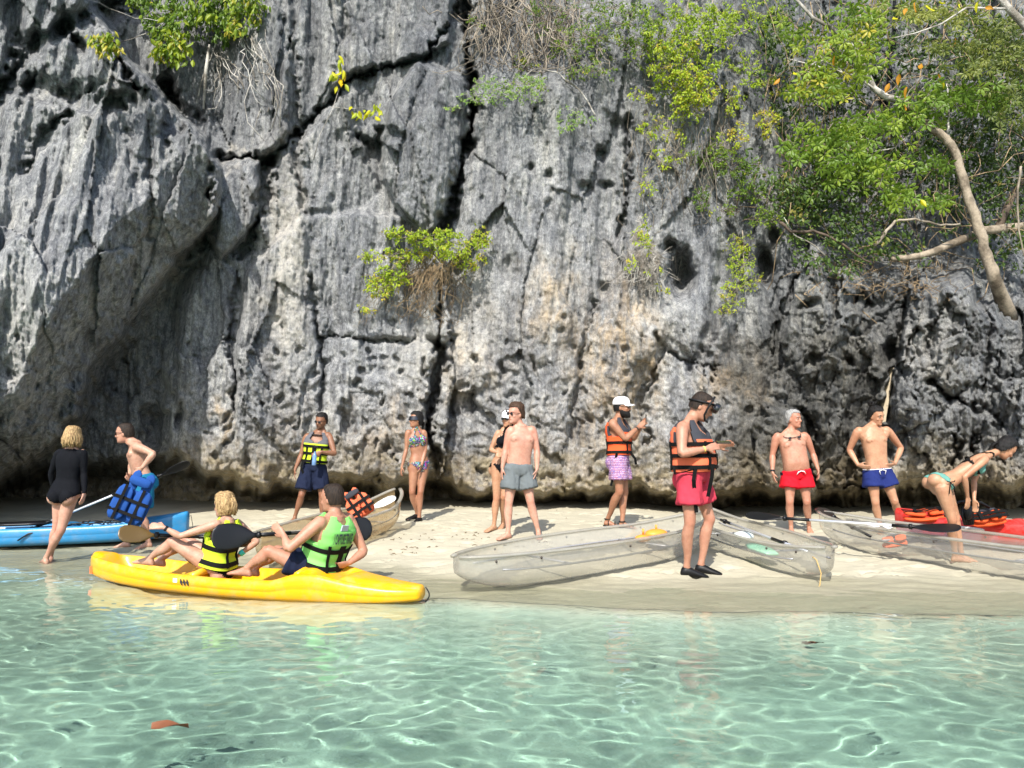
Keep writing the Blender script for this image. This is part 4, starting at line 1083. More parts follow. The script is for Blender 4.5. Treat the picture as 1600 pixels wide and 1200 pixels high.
class Body:
    def __init__(s, name, Y, J, sex='m', S=1.0, build=None, face=(0, -1), nod=0, tilt=0, rows=None, hand='relaxed'):
        s.S = S; s.sex = sex; s.Y = Y
        s.J = {k: P(v[0], v[1], Y + (v[2] if len(v) > 2 else 0)) for k, v in J.items()}
        j = s.J
        s.hip = (j['lhip'] + j['rhip']) / 2
        s.sh = (j['lsh'] + j['rsh']) / 2
        s.rows = rows or (MALE if sex == 'm' else FEMALE)
        s.up = (s.sh - s.hip); s.L = s.up.length; s.up = s.up.normalized()
        s.latH = (j['lhip'] - j['rhip']); s.latH = (s.latH - s.up * s.latH.dot(s.up)).normalized()
        s.latS = (j['lsh'] - j['rsh']); s.latS = (s.latS - s.up * s.latS.dot(s.up)).normalized()
        s.fd = Vector((face[0], face[1], 0)).normalized()
        s.nod, s.tilt = nod, tilt
        s.hand = hand
        s.mb = MB()
        s.bones = []
        s.make()
    def frame(s, t):
        lat = s.latH.lerp(s.latS, max(0, min(1, t))).normalized()
        fwd = lat.cross(s.up).normalized()
        w, d, off = interp_rows(s.rows, t)
        return s.hip + s.up * (s.L * t) + fwd * off * s.S, lat, fwd, w * s.S, d * s.S
    def surf(s, t, a, r=0.0, pw=2.5):
        """Point on the torso: a = angle from the front, towards the own left; r = outward offset."""
        c, lat, fwd, w, d = s.frame(t)
        sa, ca = math.sin(a), math.cos(a)
        x = math.copysign(abs(sa) ** (2 / pw), sa) * (w + r)
        y = math.copysign(abs(ca) ** (2 / pw), ca) * (d + r)
        return c + lat * x + fwd * y
    def limb(s, a, b, prof, name, n=12, bulge=None):
        """prof: list of (t, radius)."""
        ax = b - a
        k = ax.normalized()
        q = k.orthogonal().normalized() if abs(k.z) < .2 else (Vector((1, 0, 0)) - k * k.x).normalized()
        w = k.cross(q)
        rings = []
        for t, r in prof:
            c = a + ax * t
            off = Vector((0, 0, 0))
            if bulge: off = bulge[0] * bulge[1](t)
            rings.append([c + off + (q * math.cos(2 * math.pi * i / n) + w * math.sin(2 * math.pi * i / n)) * r * s.S for i in range(n)])
        s.mb.loft(rings)
        s.bones.append((name, a.copy(), b.copy(), max(r for _, r in prof) * s.S))
    def ell(s, c, ax):
        s.mb.ellipsoid(c, ax, 14, 9)
    def make(s):
        j, S = s.J, s.S
        m = s.sex == 'm'
        # torso
        rings = []
        ts = [s.rows[0][0] + (s.rows[-1][0] - s.rows[0][0]) * i / 22 for i in range(23)]
        for t in ts: rings.append([s.surf(t, 2 * math.pi * i / 24, 0) for i in range(24)])
        s.mb.loft([r[::-1] for r in rings])
        s.bones.append(('torso', s.hip.copy(), s.sh.copy(), .16 * S))
        fw = s.frame(0)[2]; fS = s.frame(1)[2]; u = s.up
        if m:
            for q in (-1, 1):
                c, lat, f, w, d = s.frame(.78)
                s.ell(c + lat * q * w * .46 + f * d * .72, [lat * .075 * S, f * .035 * S, u * .055 * S])
                c, lat, f, w, d = s.frame(.02)
                s.ell(c + lat * q * .072 * S - f * d * .62 - u * .05 * S, [lat * .078 * S, f * .075 * S, u * .085 * S])
        else:
            for q in (-1, 1):
                c, lat, f, w, d = s.frame(.74)
                s.ell(c + lat * q * w * .50 + f * d * .78, [lat * .058 * S, f * .052 * S, u * .058 * S])
                c, lat, f, w, d = s.frame(-.02)
                s.ell(c + lat * q * .080 * S - f * d * .62 - u * .05 * S, [lat * .085 * S, f * .085 * S, u * .095 * S])
        # legs
        k = 1.0 if m else .98
        for sd in 'lr':
            h, kn, an = j[sd + 'hip'], j[sd + 'kn'], j[sd + 'an']
            sgn = 1 if sd == 'l' else -1
            top = h + s.latH * 0
            s.limb(top, kn, [(-.06, .060), (.0, .088 * k), (.12, .092 * k), (.35, .083 * k), (.6, .070 * k), (.82, .058 * k), (.93, .055 * k), (1.0, .053 * k), (1.04, .045)], 'thigh' + sd, 14)
            back = -fw
            cd = (an - kn).normalized()
            back = (back - cd * back.dot(cd)).normalized()
            s.limb(kn, an, [(-.05, .044), (0, .052 * k), (.08, .050 * k), (.25, .056 * k), (.45, .052 * k), (.7, .037 * k), (.88, .031), (1.0, .033), (1.05, .028)], 'shin' + sd, 14,
                   (back, lambda t: .016 * S * math.sin(max(0, min(1, (t - .02) / .6)) * math.pi)))
            s.ell(kn + fw * .018 * S, [s.latH * .036 * S, fw * .034 * S, cd * .046 * S])
            # foot
            toe = j[sd + 'toe']
            d = toe - an; d = d.normalized()
            sole = an.z - .075 * S
            fl = .235 * S
            hor = Vector((d.x, d.y, 0)); hor = hor.normalized() if hor.length > .1 else fw
            gz = max(-.5, min(.2, d.z + .25))
            hl = Vector((hor.y, -hor.x, 0))
            rings = []
            heel = an - hor * .045 * S - Vector((0, 0, .045 * S))
            for t, w, hh in ((-.02, .012, .012), (.03, .028, .030), (.15, .033, .040), (.35, .034, .038), (.55, .040, .028), (.78, .047, .019), (.92, .043, .013), (1.0, .024, .008)):
                c = heel + hor * fl * t + Vector((0, 0, (-.03 + hh) * S + gz * fl * t * .4))
                rings.append([c + hl * math.cos(q) * w * S + Vector((0, 0, 1)) * math.sin(q) * hh * S * (1.0 if math.sin(q) < 0 else 1.15) for q in [2 * math.pi * i / 12 for i in range(12)]])
            s.mb.loft([r[::-1] for r in rings])
            for i in range(5):
                tl = (.030, .024, .020, .016, .013)[i] * S
                side = sgn * (1 if Vector((hl.x, hl.y, 0)).dot(s.latH) < 0 else -1)
                c = heel + hor * fl * (.93 - .025 * i) + hl * side * (.032 - .016 * i) * S + Vector((0, 0, -.020 * S + gz * fl * .38))
                s.mb.ellipsoid(c, [hor * (tl + .008 * S), hl * .0085 * S * (1.5 if i == 0 else 1), Vector((0, 0, .010 * S))], 8, 6)
            s.ell(an + Vector((0, 0, -.03 * S)), [hor * .036 * S, hl * .030 * S, Vector((0, 0, .045 * S))])
            s.bones.append(('foot' + sd, an.copy(), an + hor * .15 * S, .05 * S))
        # arms
        k = 1.08 if m else .84
        for sd in 'lr':
            sh, el, wr = j[sd + 'sh'], j[sd + 'el'], j[sd + 'wr']
            tip = j[sd + 'tip']
            s.ell(sh + (s.sh - sh) * .10 - u * .005, [s.latS * .062 * k * S, fS * .060 * k * S, u * .066 * k * S])
            # trapezius / pectoral bridge to the torso
            s.limb(sh, s.frame(1.04)[0] + (sh - s.sh) * .25, [(0, .045 * k), (1, .045 * k)], 'torso', 10)
            s.limb(sh, s.frame(.80)[0] + (sh - s.sh) * .45, [(0, .050 * k), (1, .07 * k)], 'torso', 10)
            s.limb(sh, el, [(-.08, .030 * k), (0, .052 * k), (.15, .054 * k), (.45, .049 * k), (.75, .041 * k), (1.0, .036 * k), (1.05, .028 * k)], 'upper' + sd, 12)
            s.limb(el, wr, [(-.06, .028 * k), (0, .036 * k), (.2, .041 * k), (.45, .037 * k), (.8, .027 * k), (1, .024 * k), (1.04, .020 * k)], 'fore' + sd, 12)
            hd = (tip - wr); hl = .185 * S * (1 if m else .92); hd.normalize()
            fore = (wr - el).normalized()
            # palm normal: towards the body
            inw = (s.frame(.3)[0] - wr); inw = inw - hd * inw.dot(hd)
            if inw.length < .01: inw = fw.copy()
            pn = inw.normalized()
            if s.hand == 'fwd': pn = (fw - hd * fw.dot(hd)).normalized() * -1
            sx = pn.cross(hd).normalized()
            if sx.dot(fw) < 0: sx = -sx          # the thumb side points forward
            rings = []
            for t, w, hh in ((-.04, .022, .018), (.05, .027, .017), (.2, .036, .016), (.38, .041, .014), (.50, .038, .011)):
                c = wr + hd * hl * t
                rings.append([c + sx * math.cos(q) * w * S * (1 if m else .88) + pn * math.sin(q) * hh * S for q in [2 * math.pi * i / 10 for i in range(10)]])
            s.mb.loft(rings)
            for i in range(4):
                ln = (.078, .088, .082, .064)[i] * S
                base = wr + hd * hl * .47 + sx * (.029 - .0195 * i) * S
                d1 = (hd + sx * (.10 - .06 * i) + pn * .12).normalized()
                d2 = (hd + pn * (.55 if s.hand != 'fist' else 1.6) + sx * (.05 - .04 * i)).normalized()
                d3 = (hd + pn * (1.0 if s.hand != 'fist' else 6)).normalized()
                p1 = base + d1 * ln * .45; p2 = p1 + d2 * ln * .32; p3 = p2 + d3 * ln * .23
                s.mb.tube([base - d1 * .012, base, p1, p2, p3], [.0095 * S, .0098 * S, .0090 * S, .0084 * S, .0066 * S], 7)
            b = wr + hd * hl * .12 + sx * .024 * S
            t1 = (hd * .8 + sx * .75 + pn * .35).normalized(); t2 = (hd + sx * .2 + pn * .5).normalized()
            s.mb.tube([b - t1 * .01, b, b + t1 * .042 * S, b + t1 * .042 * S + t2 * .032 * S, b + t1 * .042 * S + t2 * .05 * S], [.013 * S, .0135 * S, .0110 * S, .0095 * S, .0070 * S], 7)
            s.bones.append(('hand' + sd, wr.copy(), wr + hd * hl, .03 * S))
        # head
        f = s.fd.copy()
        up = (Vector((0, 0, 1))).normalized()
        rgt = f.cross(up).normalized()
        R = Quaternion(rgt, -math.radians(s.nod)).to_matrix()
        f = R @ f; up = R @ up
        R = Quaternion(f, math.radians(s.tilt)).to_matrix()
        up = R @ up
        lt = up.cross(f).normalized()
        s.hf, s.hu, s.hl_ = f, up, lt
        H = j['head']; s.H = H
        g = S * (1.07 if m else 1.02)
        s.g = g
        def hp(x, y, z): return H + (lt * x + f * y + up * z) * g
        s.hp = hp
        # stacked head sections: z, centre y, half width, half depth
        sec = [(-.118, .030, .020, .030), (-.110, .034, .034, .046), (-.095, .024, .049, .066), (-.070, .010, .059, .081), (-.045, .002, .065, .088), (-.015, -.004, .070, .094), (.02, -.006, .075, .098),
               (.05, -.008, .077, .099), (.08, -.010, .070, .090), (.100, -.012, .056, .072), (.113, -.014, .034, .045), (.119, -.014, .010, .014)]
        rings = []
        for z, cy, w, d in sec:
            rings.append([hp(math.sin(q) * w, cy + math.copysign(abs(math.cos(q)) ** .9, math.cos(q)) * d, z) for q in [2 * math.pi * i / 20 for i in range(20)]])
        s.mb.loft(rings)
        s.mb.ellipsoid(hp(0, .098, -.028), [lt * .016 * g, f * .022 * g, up * .016 * g], 10, 8)         # nose tip
        s.mb.tube([hp(0, .086, .018), hp(0, .096, -.005), hp(0, .106, -.026)], [.008 * g, .010 * g, .012 * g], 8)
        s.mb.ellipsoid(hp(0, .087, -.062), [lt * .026 * g, f * .012 * g, up * .010 * g], 10, 6)         # lips
        s.mb.ellipsoid(hp(0, .078, -.098), [lt * .024 * g, f * .018 * g, up * .018 * g], 10, 6)         # chin
        s.mb.tube([hp(-.05, .074, .026), hp(-.02, .088, .028), hp(.02, .088, .028), hp(.05, .074, .026)], .010 * g, 8)   # brow
        for q in (-1, 1):
            s.mb.ellipsoid(hp(q * .076, -.008, -.012), [lt * .008 * g, f * .018 * g, up * .031 * g], 10, 8)   # ears
            s.mb.ellipsoid(hp(q * .038, .064, -.030), [lt * .022 * g, f * .020 * g, up * .020 * g], 10, 8)    # cheeks
        nb = s.frame(1.06)[0]
        nr = (.058 if m else .046) * S
        top = hp(0, -.018, -.055)
        s.limb(nb, top, [(-.25, 1.25 * nr / S), (0, 1.08 * nr / S), (.5, .95 * nr / S), (1.0, .95 * nr / S)], 'neck', 14)
        for q in (-1, 1):
            s.limb(hp(0, -.035, -.11), s.sh.lerp(j['lsh'] if q > 0 else j['rsh'], .62) + Vector((0, 0, .012)), [(0, .042 * (1 if m else .8)), (.6, .044 * (1 if m else .78)), (1, .036 * (1 if m else .8))], 'neck', 10)
        s.bones.append(('head', hp(0, 0, -.06), hp(0, 0, .06), .09 * g))
    def finish(s, root, skin, hair_marks=(), flush=(), hairy=()):
        me = remesh(s.mb, 'body', .0078, 6, .55)
        o = link_mesh('body', me, SK[skin], root)
        n = len(me.vertices)
        co = np.empty(n * 3); me.vertices.foreach_get('co', co); co = co.reshape(-1, 3)
        s.co = co
        def near(c, ax, inv):
            d = co - np.array(c)
            loc = np.stack([d @ np.array(a) for a in ax], 1) / np.array(inv)
            return np.exp(-(loc ** 2).sum(1) ** 1.5)
        hx = [s.hl_, s.hf, s.hu]; g = s.g
        mk = np.zeros(n)
        mk = np.maximum(mk, .8 * near(s.hp(0, .096, -.062), hx, (.024 * g, .02 * g, .0075 * g)))
        if s.sex == 'm' :
            for q in (-1, 1):
                c, lat, f, w, d = s.frame(.76)
                mk = np.maximum(mk, .85 * near(c + lat * q * w * .56 + f * (d + .01), [lat, f, s.up], (.011, .04, .010)))
        c, lat, f, w, d = s.frame(.13)
        mk = np.maximum(mk, .8 * near(c + f * d, [lat, f, s.up], (.008, .03, .011)))
        fl = np.zeros(n)
        for kind, amt in flush:
            for b in s.bones:
                if b[0].startswith(kind):
                    a, e = np.array(b[1]), np.array(b[2]); v = e - a
                    t = np.clip(((co - a) @ v) / (v @ v), 0, 1)
                    dd = np.linalg.norm(co - a - t[:, None] * v, axis=1)
                    fl = np.maximum(fl, amt * np.exp(-(dd / (b[3] * 1.2)) ** 4))
        for sd in 'lr':
            fl = np.maximum(fl, .35 * near(s.J[sd + 'kn'], [Vector((1, 0, 0)), Vector((0, 1, 0)), Vector((0, 0, 1))], (.06, .09, .06)))
        hy = np.zeros(n)
        for (cc, ax, inv, amt) in hairy: hy = np.maximum(hy, amt * near(cc, ax, inv))
        for key, arr in (('mark', mk), ('flush', fl), ('hairy', hy)):
            at = me.attributes.new(key, 'FLOAT', 'POINT'); at.data.foreach_set('value', arr.astype(np.float32))
        s.me, s.root, s.obj = me, root, o
        # limb label of each vertex
        best = np.full(n, 9e9); lab = np.zeros(n, dtype=int)
        names = []
        for i, b in enumerate(s.bones):
            names.append(b[0])
            a, e = np.array(b[1]), np.array(b[2]); v = e - a
            t = np.clip(((co - a) @ v) / (v @ v), 0, 1)
            dd = np.linalg.norm(co - a - t[:, None] * v, axis=1) / b[3]
            w = dd < best
            best[w] = dd[w]; lab[w] = i
        s.vlab = np.array([names[i] for i in lab])
        # eyes
        return o
    def eyes(s, closed=False):
        for q in (-1, 1):
            b = MB(); b.ellipsoid(s.hp(q * .031, .079, .004), [s.hl_ * .013 * s.g, s.hf * .010 * s.g, s.hu * .0050 * s.g], 10, 8)
            e = b.build('eye', M['eye'], s.root)
            b = MB(); b.ellipsoid(s.hp(q * .031, .0875, .003), [s.hl_ * .0060 * s.g, s.hf * .0045 * s.g, s.hu * .0060 * s.g], 8, 6)
            k = b.build('iris', M['iris']); k.parent = e
            k.matrix_parent_inverse = Matrix.Translation(-s.root.location)
            e.matrix_parent_inverse = Matrix.Translation(-s.root.location); k.matrix_parent_inverse = Matrix.Identity(4)
    def brows(s, m):
        for q in (-1, 1):
            b = MB(); b.tube([s.hp(q * .014, .094, .026), s.hp(q * .034, .092, .031), s.hp(q * .052, .078, .025)], [.003, .0042, .002], 6)
            b.build('eyebrow', m, s.root)
    def sunglasses(s):
        b = MB(); g = s.g
        for q in (-1, 1):
            b.ellipsoid(s.hp(q * .031, .097, .002), [s.hl_ * .025 * g, s.hf * .005 * g, s.hu * .018 * g], 14, 8)
            b.tube([s.hp(q * .054, .090, .008), s.hp(q * .074, .060, .008), s.hp(q * .080, .0, .004)], .003, 6)
        b.tube([s.hp(-.012, .102, .008), s.hp(.012, .102, .008)], .003, 6)
        b.build('sunglasses', M['lens'], s.root)
    def hair(s, m, style='short', seed=1):
        """A cap of hair with an uneven surface, open over the face."""
        g = s.g
        nu, nv = 60, 34
        vs, keep = [], []
        for i in range(nv + 1):
            th = math.pi * .80 * i / nv
            for k in range(nu):
                ph = 2 * math.pi * k / nu
                sn = math.sin(th) ** .62
                x, y, z = sn * math.sin(ph), sn * math.cos(ph), math.copysign(abs(math.cos(th)) ** .9, math.cos(th))
                nz = mnoise.noise(Vector((x * 6, y * 6, z * 2.5 + seed))) * .010 + mnoise.noise(Vector((x * 17, y * 17, z * 6 + seed))) * .006
                t = .010 if style in ('short', 'crop') else .016
                if style == 'crop': nz *= .4; t = .004
                top = max(0, z) * (.012 if style == 'quiff' else 0)
                px, py, pz = x * (.078 + t), -.010 + y * (.099 + t * .8), .012 + z * (.110 + t + top)
                f = 1 + nz * 9 * (.9 if style != 'crop' else .5)
                q = s.hp(px * f, -.010 + (py + .010) * f, .012 + (pz - .012) * f)
                vs.append(q)
                front = math.cos(ph)
                # hairline: high in front, down to the nape behind
                lim = .082 if front > .55 else lerp(.082, -.095 if style in ('tied', 'ponytail') else (-.055 if style != 'bob' else -.16), sstep_f(.55, -.25, front))
                if style == 'crop' and front < .55: lim = max(lim, -.06)
                keep.append(pz > lim)
        fs = []
        for i in range(nv):
            for k in range(nu):
                a, b_, c, d = i * nu + k, i * nu + (k + 1) % nu, (i + 1) * nu + (k + 1) % nu, (i + 1) * nu + k
                if keep[a] and keep[b_] and (keep[c] or keep[d]): fs.append((a, b_, c, d))
        b = MB(); b.add(vs, fs)
        inner = [s.H + (v - s.H) * .86 for v in vs]
        b.add(inner, [f[::-1] for f in fs])
        rng = random.Random(seed)
        if style == 'bob':
            for k in range(90):
                ph = rng.uniform(.9, 2 * math.pi - .9)
                x, y = math.sin(ph), math.cos(ph)
                l = rng.uniform(.115, .165) * (1 if y < .2 else .9)
                pts = [s.hp(x * .060, -.02 + y * .080, .085), s.hp(x * .088, -.015 + y * .108, .04), s.hp(x * rng.uniform(.092, .108), -.015 + y * rng.uniform(.11, .125), -.02),
                       s.hp(x * rng.uniform(.085, .11), -.018 + y * rng.uniform(.10, .13), -.07), s.hp(x * rng.uniform(.06, .10), -.02 + y * rng.uniform(.085, .115), .03 - l)]
                b.tube(pts, [.006, .011, .012, .010, .003], 6, flat=.6)
        if style == 'ponytail':
            for k in range(34):
                a = rng.uniform(0, 6.28); r = rng.uniform(0, .022)
                dx, dz = math.cos(a) * r, math.sin(a) * r
                pts = [s.hp(dx * .4, -.095, .055 + dz * .4), s.hp(dx * 1.2, -.135, .050 + dz), s.hp(dx * 1.6 + rng.uniform(-.01, .01), -.160, -.005 + dz), s.hp(dx * 1.8 + rng.uniform(-.02, .02), -.150, -.075 + rng.uniform(-.03, .02))]
                b.tube(pts, [.006, .009, .008, .002], 6)
            for k in range(26):
                a = rng.uniform(1.1, 5.2)
                b.tube([s.hp(math.sin(a) * .078, math.cos(a) * .10 - .01, .02), s.hp(math.sin(a) * .06, -.085, .065), s.hp(0, -.10, .055)], [.005, .008, .006], 6)
        if style == 'bun':
            b.ellipsoid(s.hp(-.02, -.075, .150), [s.hl_ * .048 * g, s.hf * .045 * g, s.hu * .040 * g], 14, 10)
            for k in range(30):
                a = rng.uniform(0, 6.28)
                b.tube([s.hp(-.02, -.075, .14), s.hp(-.02 + math.cos(a) * .045, -.075 + math.sin(a) * .04, .165), s.hp(-.02 + math.cos(a) * .075, -.075 + math.sin(a) * .06, .165 + rng.uniform(-.02, .045))], [.008, .007, .001], 5)
        if style == 'tied':
            for k in range(30):
                a = rng.uniform(0, 6.28); r = rng.uniform(0, .02)
                b.tube([s.hp(math.cos(a) * r, -.10, -.02), s.hp(math.cos(a) * r * 2, -.128, -.055 + math.sin(a) * r), s.hp(math.cos(a) * r * 1.5, -.115, -.12 - rng.uniform(0, .05))], [.008, .010, .002], 6)
        o = b.build('hair', m, s.root)
        return o
    def beard(s, m, full=True):
        b = MB(); g = s.g
        rings = []
        for z, w, d0, th in ((-.040, .0700, -.02, -.006), (-.062, .064, .0, .003), (-.085, .056, .012, .010), (-.108, .044, .024, .013), (-.128, .028, .032, .010), (-.138, .010, .038, .002)):
            ring = []
            for i in range(15):
                a = -1.75 + 3.5 * i / 14
                dd = (.092 if z < -.05 else .088)
                cut = 0
                ring.append(s.hp(math.sin(a) * (w + th * .5), d0 * .4 + math.cos(a) * (dd + th - .35 * d0) , z))
            rings.append(ring)
        b.loft(rings, caps=False, closed=False)
        b.tube([s.hp(-.034, .082, -.062), s.hp(-.02, .100, -.049), s.hp(0, .104, -.046), s.hp(.02, .100, -.049), s.hp(.034, .082, -.062)], [.006, .008, .008, .008, .006], 6)
        b.build('beard', m, s.root)
    def cap(s, m, back=False):
        b = MB(); g = s.g; rings = []
        for i in range(9):
            th = .08 + (math.pi / 2 - .08) * i / 8
            rings.append([s.hp(math.sin(th) ** .6 * math.sin(q) * .089, -.010 + math.sin(th) ** .6 * math.cos(q) * .111, .042 + math.cos(th) * .092) for q in [2 * math.pi * k / 28 for k in range(28)]])
        rings.append([s.hp(math.sin(q) * .087, -.010 + math.cos(q) * .109, .028) for q in [2 * math.pi * k / 28 for k in range(28)]])
        b.loft(rings, caps=True)
        cp = b.build('cap', m, s.root)
        b = MB(); top, bot = [], []
        rows_ = []
        for r in (0, .33, .66, 1):
            rows_.append([s.hp(math.sin(a) * (.080 - .012 * r), .006 + math.cos(a) * .090 + r * .075 * max(0, math.cos(a * .95)) , .040 - r * .018 - .012 * (a / 1.1) ** 2) for a in [-1.15 + 2.3 * k / 14 for k in range(15)]])
        b.loft(rows_, caps=False, closed=False)
        b.loft([[p - s.hu * .004 for p in r] for r in rows_][::-1], caps=False, closed=False)
        v = b.build('visor', m, None); v.parent = cp
        cp.matrix_parent_inverse = Matrix.Translation(-s.root.location)
        return cp
    # ---- clothes
    def shorts(s, m, top=.10, hem=.55, loose=.020, flare=.02, name='shorts'):
        b = MB(); S = s.S
        rings = []
        for i in range(9):
            t = lerp(-.16, top, i / 8)
            rings.append([s.surf(t, 2 * math.pi * k / 28, (.012 + loose * (1 - i / 8)))[:] for k in range(28)])
        b.loft([r[::-1] for r in rings])
        fw = s.frame(0)[2]
        for q in (-1, 1):
            c, lat, f, w, d = s.frame(.0)
            b.ellipsoid(c + lat * q * .075 * S - f * d * .60 - s.up * .05, [lat * .088 * S, f * .085 * S, s.up * .10 * S], 14, 9)
        for sd in 'lr':
            h, kn = s.J[sd + 'hip'], s.J[sd + 'kn']
            ax = kn - h; k = ax.normalized()
            q1 = (fw - k * fw.dot(k)).normalized(); q2 = k.cross(q1)
            rg = []
            for i in range(10):
                t = lerp(-.05, hem, i / 9)
                r = (.100 + flare * i / 9 + loose * .45) * S
                if i == 0: r *= .8
                rg.append([h + ax * t + (q1 * math.cos(a) * r * .98 + q2 * math.sin(a) * r) * (1 + .035 * math.sin(a * 5 + i * .5) * i / 9) for a in [2 * math.pi * n / 24 for n in range(24)]])
            b.loft(rg)
        me = remesh(b, name, .011, 2, .7)
        # cloth folds pushed into the surface
        n = len(me.vertices); co = np.empty(n * 3); me.vertices.foreach_get('co', co); co = co.reshape(-1, 3)
        nr = np.empty(n * 3); me.vertices.foreach_get('normal', nr); nr = nr.reshape(-1, 3)
        a = co[:, 0] * 9 + co[:, 1] * 7; z = co[:, 2] * 7
        dsp = .0075 * ridged(a + z * .5, z * .7 - a * .3, 3, int(abs(s.Y * 10)) % 97)
        co = co + nr * dsp[:, None]
        me.vertices.foreach_set('co', co.ravel().astype(np.float32)); me.update()
        return link_mesh(name, me, m, s.root)
    def skinwear(s, name, m, fn, off=.005):
        """A garment that lies on the skin: faces of the body chosen by fn(s, lateral, forward, limb), pushed out."""
        me = s.me; co = s.co; n = len(co)
        hip, up = np.array(s.hip), np.array(s.up)
        t = ((co - hip) @ up) / s.L
        latH, latS = np.array(s.latH), np.array(s.latS)
        tt = np.clip(t, 0, 1)[:, None]
        lat = latH * (1 - tt) + latS * tt; lat /= np.linalg.norm(lat, axis=1)[:, None]
        fwd = np.cross(lat, up)
        rel = co - hip - t[:, None] * s.L * up
        x = (rel * lat).sum(1) / s.S; y = (rel * fwd).sum(1) / s.S
        sel = fn(t, x, y, s.vlab)
        nr = np.empty(n * 3); me.vertices.foreach_get('normal', nr); nr = nr.reshape(-1, 3)
        out = co + nr * off
        faces = []
        for p in me.polygons:
            vi = list(p.vertices)
            if sum(bool(sel[i]) for i in vi) >= 2: faces.append(vi)
        used = sorted({i for f in faces for i in f}); mp = {v: i for i, v in enumerate(used)}
        b = MB(); b.add([out[i] for i in used], [[mp[i] for i in f] for f in faces])
        o = b.build(name, m, s.root)
        sm = o.modifiers.new('thickness', 'SOLIDIFY'); sm.thickness = .003; sm.offset = -1
        return o
    def vsurf(s, t, a, r, pw=2.7):
        if t <= .92: return s.surf(t, a, r, pw)
        c, lat, fwd, _, _ = s.frame(t)
        _, _, _, w, d = s.frame(.92); x = min(1, (t - .92) / .24)
        w = w * (1 - .42 * x); d = d * (1 - .50 * x ** 1.4)
        sa, ca = math.sin(a), math.cos(a)
        return c + lat * math.copysign(abs(sa) ** (2 / pw), sa) * (w + r) + fwd * math.copysign(abs(ca) ** (2 / pw), ca) * (d + r)
    def vest(s, m, m_top=None, t0=.10, thick=.05, split=.74, belts=(.22, .47), front_bars=(-.32, .32), back_bars=(), straps_hang=0, seed=3, belt_mat=None, zip_=True, top_front_only=True):
        nu, nv = 72, 40
        root = s.root
        t1 = 1.15
        vs, ok, ts, aa = [], [], [], []
        for i in range(nv + 1):
            t = lerp(t0, t1, i / nv)
            for k in range(nu):
                a = 2 * math.pi * k / nu
                seg = .5 + .5 * abs(math.sin((t - t0) / .25 * math.pi))
                side = abs(math.sin(a))
                r = thick * (.70 + .30 * seg) * (1 - .28 * side ** 3) + .004 * mnoise.noise(Vector((a * 2, t * 9, seed)))
                if t > .92: r = lerp(thick * .8, thick * .45, min(1, (t - .92) / .2))
                p = s.vsurf(t, a, r, 2.7)
                # the shoulder straps stand up a little
                vs.append(p)
                arm = (side > .97 and t > .60) or (side > .93 and t > .68) or (side > .88 and t > .92)
                neck = False
                if t > .80 and math.cos(a) > 0: neck = side < .40 * sstep_f(.78, .97, t)
                if t > 1.02 and math.cos(a) < 0: neck = side < .36 * sstep_f(1.02, 1.13, t)
                ok.append(not (arm or neck)); ts.append(t); aa.append(a)
        fs, mi = [], []
        for i in range(nv):
            for k in range(nu):
                q = (i * nu + k, (i + 1) * nu + k, (i + 1) * nu + (k + 1) % nu, i * nu + (k + 1) % nu)
                if all(ok[j] for j in q):
                    fs.append(q)
                    tm, am = ts[q[0]], aa[q[0]]
                    frontish = math.cos(am) > -.1 or (tm > 1.0 and m_top is not None)
                    edge = (abs(math.sin(am)) > .86 and tm > .55)
                    mi.append(1 if m_top is not None and (((tm > split and (frontish or not top_front_only))) or (edge and tm > .60)) else 0)
        b = MB()
        b.v = [tuple(p) for p in vs]; b.f = fs; b.mi = mi
        mats = [m, m_top if m_top is not None else m]
        o = b.build('life_vest', mats, root)
        # drop loose vertices
        bm = bmesh.new(); bm.from_mesh(o.data)
        bmesh.ops.delete(bm, geom=[v for v in bm.verts if not v.link_faces], context='VERTS')
        bmesh.ops.recalc_face_normals(bm, faces=bm.faces)
        bm.faces.ensure_lookup_table()
        f0 = max(bm.faces, key=lambda f: f.calc_center_median().z * 0 + abs((f.calc_center_median() - s.frame(.3)[0]).dot(s.frame(.3)[2])))
        if f0.normal.dot(f0.calc_center_median() - s.frame(.3)[0]) < 0: bmesh.ops.reverse_faces(bm, faces=bm.faces)
        bm.to_mesh(o.data); bm.free()
        sd = o.modifiers.new('foam', 'SOLIDIFY'); sd.thickness = .034 * s.S; sd.offset = -1
        bv = o.modifiers.new('round', 'BEVEL'); bv.width = .010; bv.segments = 2; bv.limit_method = 'ANGLE'; bv.angle_limit = math.radians(50)
        wb = belt_mat or M['web']
        def adopt(x):
            x.parent = o
            x.matrix_parent_inverse = Matrix.Identity(4)
            return x
        o.matrix_parent_inverse = Matrix.Translation(-root.location)
        for t in belts:
            b = MB(); hw = .019 / s.L
            rings = []
            for k in range(64):
                a = 2 * math.pi * k / 64
                side = abs(math.sin(a))
                r = thick * (1 - .28 * side ** 3)
                rings.append([s.surf(t + q * hw, a, r + e, 2.7) for q, e in ((-1, -.004), (-1, .006), (1, .006), (1, -.004))])
            rings.append(rings[0])
            b.loft(rings, caps=False)
            adopt(b.build('belt', wb, None, smooth=False))
            b = MB()
            c = s.surf(t, .06, thick + .012, 2.7); _, lat, f, w, d = s.frame(t)
            b.box(c, [lat * .030, f * .007, s.up * .016]); b.box(c + f * .007, [lat * .018, f * .004, s.up * .010])
            adopt(b.build('buckle', M['rubber'], None, smooth=False))
